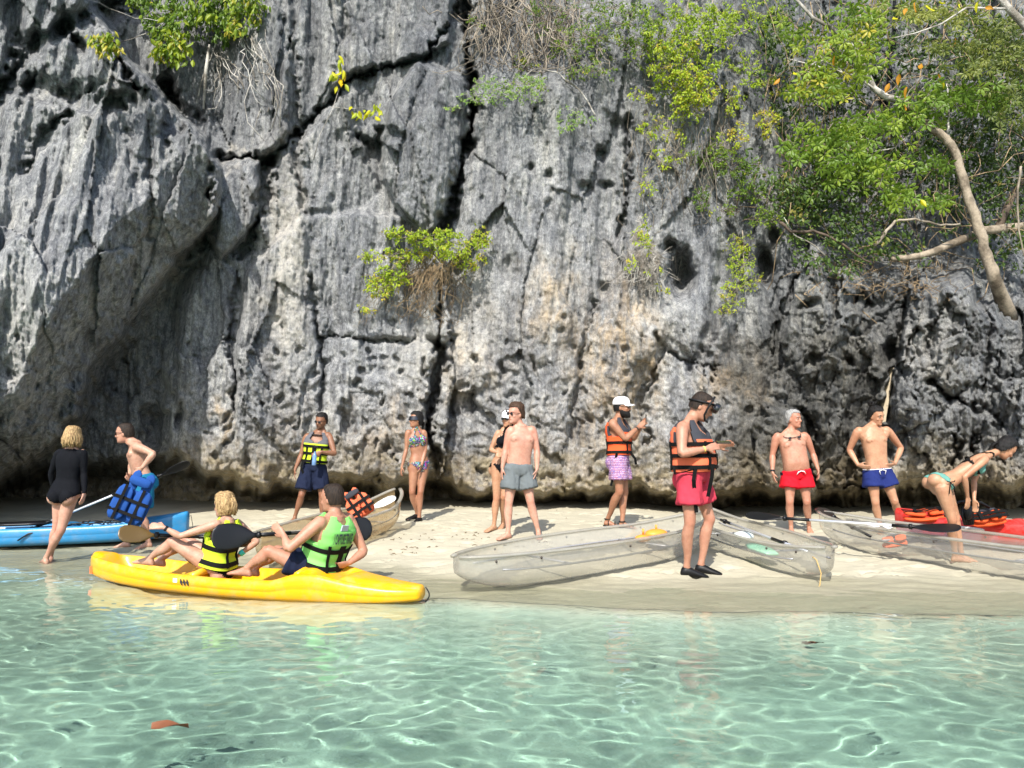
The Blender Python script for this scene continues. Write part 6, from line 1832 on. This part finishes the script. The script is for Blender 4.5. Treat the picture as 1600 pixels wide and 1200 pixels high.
def sit_on_top(name, label, A, B, zA, zB, m, wells, beam=.74, depth=.26, sheer=None, group=None, rocker=.10, p=.42, sp=None):
    bt = Boat(A, B, beam, zA, zB, depth, p); bt.end = .20
    c0 = bt.at(.5, 0, 0)
    root = empty(name, c0, label, 'kayak', group)
    b = MB(); rings = []
    for i in range(81):
        t = i / 80
        zg = sheer(t)
        e = abs(2 * t - 1)
        zb = rocker * e ** 4
        wl = 0
        for a, c, dp in wells:
            wl = max(wl, dp * sstep_s(a - .02, a + .02, t) * (1 - sstep_s(c - .02, c + .02, t)))
        zd = zg + .035 - (.035 + wl) * min(1, wl * 30) if wl > 0 else zg + .035
        k = .96 - .3 * (e > .93)
        prof = [(0, zb), (.50, zb + .004), (.84, zb + .022), (.93, lerp_(zb, zg, .25)), (.97, lerp_(zb, zg, .50)), (.955, lerp_(zb, zg, .56)), (.99, lerp_(zb, zg, .62)), (1.0, lerp_(zb, zg, .84)), (.965, zg), (.86, zg + .012), (.76, zg + .004), (.66, zd), (.3, zd + .006), (0, zd + .008)]
        ring = [bt.at(t, q, z) for q, z in prof] + [bt.at(t, -q, z) for q, z in prof[-2:0:-1]]
        rings.append(ring)
    b.loft(rings)
    o = b.build('hull', m, root)
    sm = o.modifiers.new('s', 'SUBSURF'); sm.levels = 1; sm.render_levels = 1
    return bt, root

def sstep_s(a, b, x):
    t = max(0, min(1, (x - a) / (b - a))); return t * t * (3 - 2 * t)

def clear_canoe(label, A, B, zA, zB, beam=.78, depth=.36, lift=(.10, .10), group='transparent kayaks on the sand', p=.5, hm='clear'):
    bt = Boat(A, B, beam, zA, zB, depth, p)
    root = empty('clear_kayak', bt.at(.5, 0, 0), label, 'clear kayak', group)
    sheer = lambda t: depth + lift[0] * max(0, 1 - t / .3) ** 2 + lift[1] * max(0, (t - .7) / .3) ** 2
    keel = lambda t: .0 + (depth * .55) * (abs(2 * t - 1) ** 7)
    b = MB(); rings = []
    for i in range(61):
        t = i / 60
        zg, zb = sheer(t), keel(t)
        rings.append([bt.at(t, q, lerp_(zb, zg, z)) for q, z in ((-1.0, 1), (-.96, .72), (-.90, .42), (-.78, .18), (-.55, .04), (0, 0), (.55, .04), (.78, .18), (.90, .42), (.96, .72), (1.0, 1))])
    b.loft(rings, caps=False, closed=False)
    h = b.build('hull', BM[hm], root)
    sb = h.modifiers.new('s', 'SUBSURF'); sb.levels = 1; sb.render_levels = 1
    b = MB()
    for q in (-1, 1):
        b.tube([bt.at(t, q * 1.01, sheer(t)) for t in [i / 50 for i in range(51)]], .028, 8, flat=.62)
    b.build('rim', BM['rim'], root)
    b = MB()
    for q in (-1, 1):
        b.tube([bt.at(t, q * .90, lerp_(keel(t), sheer(t), .58)) for t in [.10 + .8 * i / 40 for i in range(41)]], .010, 8)
    b.build('frame_rail', BM['rail'], root)
    for t in (.3, .7):
        b = MB(); b.tube([bt.at(t, q, lerp_(keel(t), sheer(t), .58)) for q in (-.9, 0, .9)], .011, 8); b.build('cross_bar', BM['rail'], root)
    for t in (.08, .2, .5, .8, .92):
        for q in (-1.02, 1.02):
            b = MB(); c = bt.at(t, q, sheer(t) - .05); b.ellipsoid(c, [bt.d * .012, bt.n * .010, Vector((0, 0, .012))], 8, 6); b.build('bolt', BM['bolt'], root)
    bt.sheer, bt.keel, bt.root = sheer, keel, root
    return bt

# --- the yellow tandem kayak
def ysheer(t):
    pts = [(0, .255), (.12, .225), (.3, .185), (.5, .18), (.64, .19), (.70, .255), (.76, .26), (.84, .205), (.92, .17), (1, .155)]
    return float(np.interp(t, [p[0] for p in pts], [p[1] for p in pts]))
YB, yroot = sit_on_top('yellow_kayak', 'bright yellow plastic tandem kayak floating in the shallows with two paddlers', (-4.13, 7.46), (-.74, 6.30), -.03, -.06, BM['yellow'],
                       [(.07, .36, .13), (.40, .68, .13), (.745, .80, .05)], beam=.70, sheer=ysheer, rocker=.07)
b = MB()
for i in range(3): b.box(YB.at(.385 + i * .010, 1.0, .135), [YB.d * .012 + Vector((0, 0, -.012)), YB.n * .004, Vector((.002, 0, .016))])
b.build('stripe_mark', BM['stripe'], yroot, smooth=False)
b = MB(); b.box(YB.at(.365, 1.0, .145), [YB.d * .022, YB.n * .003, Vector((0, 0, .018))]); b.build('white_emblem', BM['white_print'], yroot, smooth=False)
b = MB(); b.box(YB.at(.022, 1.0, .13), [YB.d * .018, YB.n * .004, Vector((0, 0, .035))]); b.build('sticker', BM['label'], yroot, smooth=False)
b = MB()
pts = [YB.at(1.0, 0, .13) + YB.d * (.02 + .035 * math.sin(a)) + Vector((0, 0, .05 - .12 * (a / math.pi))) for a in [math.pi * i / 10 for i in range(11)]]
b.tube(pts, .006, 6); b.build('handle_cord', BM['black'], yroot)
for t in (.395, .70):     # seat back rests of the cockpit
    b = MB(); b.tube([YB.at(t, q, ysheer(t) + .02 - .06 * q * q) for q in (-.75, -.4, 0, .4, .75)], .035, 10); b.build('seat_back', BM['yellow'], yroot)
# --- the blue kayak
bsh = lambda t: .24 + .10 * max(0, 1 - t / .25) ** 1.5 + .08 * max(0, (t - .7) / .3) ** 1.5
BB, broot = sit_on_top('blue_kayak', 'sky blue plastic kayak resting at the left water edge', (-4.42, 10.25), (-8.3, 9.6), .06, -.03, BM['blue'], [(.16, .36, .12), (.42, .70, .15)], beam=.72, sheer=bsh, rocker=.05)
b = MB()
for t in (.18, .22, .26, .30, .34): b.tube([BB.at(t, q, bsh(t) + .02 + .015 * math.sin(q * 9 + t * 40)) for q in (-.7, -.3, .1, .4, .7)], .008, 6)
for q in (-.6, .5): b.tube([BB.at(t, q + .1 * math.sin(t * 90), bsh(t) + .03) for t in [.16 + .02 * i for i in range(11)]], .009, 6)
b.build('bungee_cord', BM['black'], broot)
b = MB(); b.loft([[BB.at(t, q, bsh(t) + z) for q, z in ((-.55, .03), (-.55, .06), (.55, .06), (.55, .03))] for t in (.44, .5, .56, .62)]); b.build('seat_pad', BM['black'], broot)
b = MB()
b.tube([BB.at(.36, .5, bsh(.36) + .02), BB.at(.47, 1.03, bsh(.47) - .06), BB.at(.5, 1.03, .10)], .010, 6)
b.build('carry_strap', BM['black'], broot)
b = MB(); b.tube([BB.at(0, 0, .30), BB.at(0, 0, .30) + Vector((.03, -.02, .02)), BB.at(0, 0, .30) + Vector((.06, -.02, -.12)), BB.at(0, 0, .30) + Vector((.05, -.02, -.28))], .004, 5); b.build('bow_cord', BM['black'], broot)
# --- the red kayak
rsh = lambda t: .25 + .06 * max(0, 1 - t / .3) ** 1.5
RB, rroot = sit_on_top('red_kayak', 'red plastic kayak lying on the sand behind the bending woman', (5.0, 9.75), (7.6, 7.0), .17, .16, BM['red'], [(.10, .32, .11), (.38, .65, .12)], beam=.78, sheer=rsh, rocker=.05)
# --- clear kayaks
C1 = clear_canoe('long transparent kayak beached in front of the man in grey shorts, nothing but an orange float inside', (-.50, 6.72), (2.25, 8.75), -.03, .10, beam=.94, depth=.34, lift=(.0, .10), hm='milky')
C1.root['label'] = 'long transparent kayak beached at the centre with an orange float inside'
C2 = clear_canoe('short looking transparent kayak with its bow towards the water beside the man in pink shorts', (2.95, 6.98), (2.42, 9.9), .0, .13, beam=.78, depth=.30, lift=(.06, .12), hm='milky')
C2.root['label'] = 'transparent kayak with bow towards the water right of the man in pink shorts'
C3 = clear_canoe('transparent kayak at the right holding black paddles and an orange vest', (3.95, 9.55), (5.55, 6.35), .08, -.02, beam=.86, depth=.34, lift=(.06, .06))
C3.root['label'] = 'transparent kayak at the right in front of the man in navy shorts, holding paddles'
C4 = clear_canoe('transparent kayak behind the man in the green vest with its raised bow on the dry sand', (-2.62, 7.75), (-1.62, 10.55), .02, .20, beam=.74, depth=.34, lift=(.04, .18), hm='amber')
C4.root['label'] = 'transparent kayak with raised bow on dry sand behind the green-vested paddler'
b = MB()
c = C2.at(.03, 1.0, .26); b.tube([c, c + Vector((.02, -.04, -.02)), c + Vector((.05, -.06, -.14)), c + Vector((.03, -.07, -.25)), c + Vector((-.03, -.10, -.31)), c + Vector((-.10, -.12, -.325))], .006, 6)
b.build('bow_rope', BM['rope'], C2.root)

# ------------------------------------------------------------------ paddles
def paddle(label, pts, blade_m, shaft_m=None, bw=.088, bl=.42, flat1=(0, -.3, 1), flat2=None, left=True, right=True, group='double-bladed paddles'):
    """pts: end of one blade and end of the other."""
    A, B = Vector(pts[0]), Vector(pts[1]); k = (B - A).normalized(); L = (B - A).length
    root = empty('paddle', A.lerp(B, .5), label, 'paddle', group)
    b = MB(); b.tube([A + k * (bl * .85 if left else 0), A.lerp(B, .5), B - k * (bl * .85 if right else 0)], .0155, 10); b.build('shaft', shaft_m or BM['alu'], root)
    for e, sg, on, fl in ((A, 1, left, flat1), (B, -1, right, flat2 or flat1)):
        if not on: continue
        n = Vector(fl); n = (n - k * n.dot(k)).normalized(); w = k.cross(n)
        b = MB(); rings = []
        for t, hw in ((0, .25), (.04, .62), (.15, .92), (.35, 1.0), (.6, .90), (.8, .55), (.93, .22), (1.05, .18)):
            c = e + k * sg * bl * t + n * (.022 * (1 - t) ** 2)
            rings.append([c + w * math.cos(a) * hw * bw + n * math.sin(a) * (.006 + .010 * (t > .7)) for a in [2 * math.pi * i / 14 for i in range(14)]])
        b.loft(rings); b.build('blade', blade_m, root)
    for e, sg in ((A, 1), (B, -1)):
        b = MB(); c = e + k * sg * (bl + .10); b.tube([c - k * .10, c, c + k * .20], .0185, 10); b.build('grip', BM['black'], root)
        b = MB(); c = e + k * sg * (bl + .02); b.tube([c - k * .015, c + k * .015], .03, 12); b.build('drip_ring', BM['black'], root)
    return root
paddle('double paddle with amber blade held by the blond woman in the yellow kayak', [P(184, 834, 6.72), P(395, 842, 7.35)], BM['brownblade'], BM['black'], bw=.085, bl=.30, flat1=(.1, -1, .5), flat2=(.1, -1, .2))
paddle('double paddle with black oval blades held by the man in the green vest', [P(330, 840, 6.42), P(580, 826, 7.10)], BM['black'], BM['smoke'], bw=.115, bl=.37, flat1=(-.1, -1, .15))
paddle('paddle with aluminium shaft leaning behind the woman in the black swimsuit', [P(2, 846, 9.9), P(296, 724, 9.8)], BM['black'], BM['alu'], flat1=(0, .2, 1), right=True, bw=.07, flat2=(.3, .6, .9))
q0, q1 = P(1166, 806, 9.0), P(1502, 828, 7.6)
paddle('long black-bladed paddle lying across the transparent kayak in front of the shirtless men', [q0, q1], BM['black'], BM['alu'], flat1=(0, -.55, 1), bw=.10, bl=.44)
paddle('second paddle with smoked blade pointing up behind the long black-bladed one', [P(1280, 796, 9.7), P(1360, 838, 8.5)], BM['smoke'], BM['black'], flat1=(0, -.8, .6), right=False, bw=.10, bl=.36)
paddle('paddle with dark grip and pale shaft resting on the red kayak', [P(1486, 822, 8.9), P(1680, 844, 8.3)], BM['black'], BM['whiteplastic'], left=False)
paddle('white-bladed paddle lying in the raised bow of the transparent kayak', [P(617, 778, 9.95), P(520, 822, 9.3)], BM['whiteplastic'], BM['alu'], flat1=(-.2, -.8, .8), right=False, bw=.075, bl=.40)
paddle('long white pole paddle inside the kayak with bow rope', [C2.at(.10, .2, .27), C2.at(.9, -.4, .30)], BM['whiteplastic'], BM['alu'], left=False, right=False)

# ------------------------------------------------------------------ loose life vests and small things
def loose_vest(label, c, ux, uz, m, inner, sz=(.26, .30), fold=.5, group='loose life vests', webs=True, cat='life vest'):
    """A vest lying open: back panel, two front panels, collar and webbing. ux, uz: width and height axes."""
    c = Vector(c); ux = Vector(ux).normalized(); uz = Vector(uz); uz = (uz - ux * uz.dot(ux)).normalized(); n = ux.cross(uz)
    root = empty('loose_life_vest', c, label, cat, group)
    w, h = sz
    def panel(x0, x1, z0, z1, dn, mm, name, rnd=.04, tilt=0):
        b = MB(); rings = []
        for i in range(9):
            f = i / 8; z = lerp_(z0, z1, f)
            th = .026 * math.sin(math.pi * min(max(f, .06), .94)) ** .4
            ins = rnd * (abs(2 * f - 1) ** 6)
            a0, a1 = x0 + ins, x1 - ins
            ring = []
            for j in range(16):
                a = 2 * math.pi * j / 16
                x = (a0 + a1) / 2 + math.copysign(abs(math.cos(a)) ** .5, math.cos(a)) * (a1 - a0) / 2
                y = math.copysign(abs(math.sin(a)) ** .6, math.sin(a)) * th * (1 + .25 * math.sin(z * 40))
                ring.append(c + ux * x + uz * z + n * (dn + y + tilt * x * x * 2 + .015 * math.sin(x * 14 + z * 9)))
            rings.append(ring)
        b.loft(rings); o = b.build(name, mm, root); return o
    panel(-w, w, -h, h * .25, 0, m, 'back_panel')
    panel(-w * .62, -w * .12, h * .15, h, 0.0, m, 'shoulder_strap'); panel(w * .12, w * .62, h * .15, h, 0.0, m, 'shoulder_strap')
    panel(-w * .96, -w * .06, -h * .96, h * .35, .07, m, 'front_panel'); panel(w * .06, w * .96, -h * .92, h * .35, .07, m, 'front_panel')
    panel(-w * .60, w * .60, h * .45, h * .80, .055, inner, 'collar_padding')
    if webs:
        for z in (-.62, -.12):
            b = MB(); rr = []
            for j in range(13):
                x = -w * 1.04 + 2.08 * w * j / 12
                base = c + ux * x + uz * (z * h) + n * (.105 + .015 * math.sin(x * 14))
                rr.append([base - uz * .018, base + uz * .018, base + uz * .018 + n * .005, base - uz * .018 + n * .005])
            b.loft(rr); b.build('belt', M['web'], root, smooth=False)
        for x in (-.5, .5):
            b = MB(); rr = []
            for j in range(9):
                z = lerp_(-h * .98, h * .4, j / 8)
                base = c + ux * (x * w) + uz * z + n * .110
                rr.append([base - ux * .017, base + ux * .017, base + ux * .017 + n * .005, base - ux * .017 + n * .005])
            b.loft(rr); b.build('webbing', M['web'], root, smooth=False)
    return root
loose_vest('royal blue life vest with black webbing held by the man in teal shorts', P(211, 777, 8.86), (.93, .12, -.36), (.34, .10, .93), M['vest_blue'], M['vest_blue'], (.21, .31))
loose_vest('orange life vest lying in the raised bow of the transparent kayak', P(558, 786, 9.55), (.75, .3, .5), (-.35, .2, .9), M['vest_salmon'], M['grey_pad'], (.16, .20))
loose_vest('red-orange life vest lying on the tip of the red kayak', P(1448, 808, 9.3), (.95, -.3, .08), (.25, .9, .15), M['vest_orange'], M['vest_orange'], (.27, .14), webs=True)
loose_vest('orange life vest with dark lining on the red kayak under the bending woman', P(1542, 810, 8.6), (.95, -.25, .12), (.1, .6, .6), M['vest_orange'], M['grey_pad'], (.18, .10), webs=True)
loose_vest('orange vest with grey lining leaning inside the transparent kayak at the right edge', C3.at(.84, -.15, .31), (.8, -.6, .1), (.3, .2, .9), M['vest_salmon'], M['grey_pad'], (.20, .12), webs=False)
loose_vest('orange vest with black webbing grid inside the right transparent kayak', C3.at(.93, .45, .17), (.8, -.6, -.1), (.1, .3, .9), M['vest_orange'], M['grey_pad'], (.26, .15))
loose_vest('peach coloured vest low inside the bow of the right transparent kayak', C3.at(.30, .2, .16), (.9, -.4, .1), (.1, .7, .4), M['vest_salmon'], M['midgrey_pad'], (.13, .06), webs=False)

def small(name, label, cat, build, mats, loc, group=None, smooth=True):
    b = MB(); build(b); me_o = b.build(name, mats, None, smooth); tag(me_o, label, cat, group); return me_o
# orange float in the long clear kayak
def fl_(b):
    for k, (t, q, s_) in enumerate(((.80, -.35, 1.0), (.70, .0, .7))):
        c = C1.at(t, q, .25); b.ellipsoid(c, [C1.d * .15 * s_, C1.n * .11 * s_, Vector((0, 0, .055 * s_))], 16, 8)
        b.tube([c + Vector((0, 0, .04)), c + Vector((0, 0, .10))], .012, 8)
small('seat_float', 'pair of joined orange seat floats inside the long transparent kayak', 'float', fl_, mat('orange_vinyl', (.75, .26, .03), .5, var=.15, vscale=12), None)
def gr_(b):
    c = C2.at(.32, .45, .18)
    b.loft([[c + C2.d * x + C2.n * .14 * math.cos(a) * (1 - abs(x) * 2) + Vector((0, 0, .02 * math.sin(a) + .12 * x)) for a in [2 * math.pi * i / 10 for i in range(10)]] for x in (-.20, -.1, 0, .1, .20)])
small('fin', 'pale green swim fin lying inside the transparent kayak with bow rope', 'swim fin', gr_, mat('mint_plastic', (.28, .62, .42), .4, var=.3, vscale=14), None)
def gr2(b):
    c = C2.at(.58, -.1, .20)
    b.ellipsoid(c, [C2.d * .16, C2.n * .10, Vector((0, 0, .05))], 14, 8)
small('swim_mask', 'white and mint snorkel bag on the floor of the transparent kayak with bow rope', 'bag', gr2, mat('white_vinyl', (.6, .66, .62), .5, var=.25, vscale=9), None)
def wh(b):
    rng = random.Random(3)
    for i in range(7):
        c = C3.at(.10 + i * .012, -.1 + rng.uniform(-.4, .4), .27)
        b.tube([c, c + Vector((.09, -.03, .03)), c + Vector((.17, -.05, -.01)), c + Vector((.22, -.1, .02))], [.012, .03, .028, .010], 8, flat=.5)
small('towel', 'crumpled white cloth in the bow of the right transparent kayak', 'cloth', wh, M['white_cloth'], None)
# bottle in the hand of the man in the yellow vest, phone, camera
PV = {}
def bot(b):
    c = P(489, 719, 11.0)
    c.y = BOT.y
    up = Vector((.05, 0, 1)).normalized()
    rr = []
    for z, r in ((-.10, .028), (-.095, .033), (-.03, .033), (-.02, .030), (.03, .033), (.06, .026), (.085, .012), (.105, .012)):
        rr.append([BOT + up * z + Vector((math.cos(a), math.sin(a), 0)) * r for a in [2 * math.pi * i / 14 for i in range(14)]])
    b.loft(rr)
small('water_bottle', 'bluish plastic water bottle held by the man in the yellow vest', 'bottle', bot, mat('blue_plastic_bottle', (.12, .22, .40), .15), None)
def ph(b):
    b.box(PHN, [Vector((.004, .0, .0)), Vector((0, .036, .006)), Vector((.006, 0, .072))])
small('phone', 'dark phone held up by the bearded man in the white cap', 'phone', ph, M['lens'], None, smooth=False)
def pc(b):
    b.box(PHM, [Vector((.065, .0, .0)), Vector((0, .032, .008)), Vector((0, 0, .008))])
small('phone', 'small dark phone in the hands of the large man with the diving mask', 'phone', pc, M['lens'], None, smooth=False)
# black gear and hoses handled by the bending woman
def gear(b):
    Y = 8.55
    pts = [P(1477, 808, Y), P(1480, 796, Y), P(1488, 788, Y), P(1500, 784, Y), P(1516, 783, Y), P(1532, 785, Y), P(1546, 793, Y)]
    b.tube(pts, .016, 8)
    b.tube([P(1478, 808, Y), P(1488, 805, Y), P(1496, 803, Y)], .014, 8)
    for k in range(5): b.tube([P(1504 + k * 3, 792, Y - .05), P(1503 + 4 * k, 806, Y - .08 + k * .02), P(1508 + k * 3, 820, Y - .02)], .015, 8)
    b.ellipsoid(P(1512, 800, Y - .06), [Vector((.06, 0, 0)), Vector((0, .05, 0)), Vector((0, 0, .09))], 12, 8)
small('harness', 'black harness and hoses lifted by the bending woman', 'harness', gear, M['rubber'], None)
# wooden board leaning in the rock
yb = cliff_y(1386, 605) - .25
wood = N('weathered_wood'); c_ = wood.coord()
wood.l(wood.mix(wood.noise(wood.mapping(c_, (30, 30, 2)), 1.5, 4), (.34, .27, .18), (.58, .50, .36)), wood.b.inputs['Base Color']); wood.b.inputs['Roughness'].default_value = .9
def wd(b):
    A_, B_ = P(1377, 660, yb), P(1391, 574, yb + .05)
    k = (B_ - A_).normalized(); x = Vector((.065, .01, -.01)); y = k.cross(x).normalized() * .02
    b.loft([[A_.lerp(B_, t) + x * a * w + y * c for a, c in ((-1, -1), (1, -1), (1, 1), (-1, 1))] for t, w in ((0, 1), (.5, .95), (1, .85))])
small('wooden_board', 'pale weathered wooden board stuck upright in the rock behind the man with the bun', 'board', wd, wood.m, None, smooth=False)
# floating leaves and beach litter
leafm = mat('dry_brown_leaf', (.15, .05, .018), .7, var=.3, vscale=20)
for (px, py, w, h, mm, lb) in ((285, 1124, .085, .034, leafm, 'curled brown leaf floating in the foreground water'), (120, 1178, .03, .03, mat('dark_leaf', (.02, .035, .04), .5), 'dark scrap drifting under the lower left water surface'),
                               (1262, 992, .05, .02, mat('dark_red_leaf', (.12, .04, .02), .6), 'small dark leaf floating off the right part of the beach')):
    Yq = CAMZ * F / (py - 705.0)
    c = Vector(((px - 800) / F * Yq, Yq, .010 if w > .08 else -.05))
    def lf(b):
        rr = []
        for i in range(7):
            t = i / 6; ww = h * math.sin(math.pi * min(.97, max(.03, t))) + .002
            rr.append([c + Vector((w * (2 * t - 1), ww * q * (1 + .3 * math.sin(t * 7)), .012 * abs(q) + .014 * math.sin(t * 3 + q))) for q in (-1, 0, 1)])
        b.loft(rr, caps=False, closed=False)
    small('floating_leaf', lb, 'leaf', lf, mm, None)
def debris(b):
    rng = random.Random(8)
    spots = [(710, 832, 26, 5), (650, 842, 60, 6), (800, 852, 60, 5), (640, 868, 14, 5), (1180, 800, 60, 6), (720, 845, 60, 8), (900, 800, 120, 8)]
    for cx, cy, rx, ry in spots:
        for k in range(12):
            px, py = rng.gauss(cx, rx * 1.1), rng.gauss(cy, ry * .9)
            Yq = 1.08 * F / (py - 705.0); x = (px - 800) / F * Yq; z = float(ground_z(x, Yq))
            Yq = (CAMZ - z) * F / (py - 705.0); x = (px - 800) / F * Yq; z = float(ground_z(x, Yq)) + .004
            a = rng.uniform(0, 3.1); l = rng.uniform(.008, .045)
            b.tube([Vector((x, Yq, z)), Vector((x + math.cos(a) * l, Yq + math.sin(a) * l, z + rng.uniform(0, .012))), Vector((x + math.cos(a + .4) * l * 1.8, Yq + math.sin(a + .4) * l * 1.8, z))], [.002, rng.uniform(.003, .008), .002], 4)
o = small('beach_debris', 'scattered twigs and dry seaweed bits on the sand', 'debris', debris, mat('dry_seaweed', (.13, .09, .05), .9, var=.4, vscale=30), None)
o['kind'] = 'stuff'; del o['category']
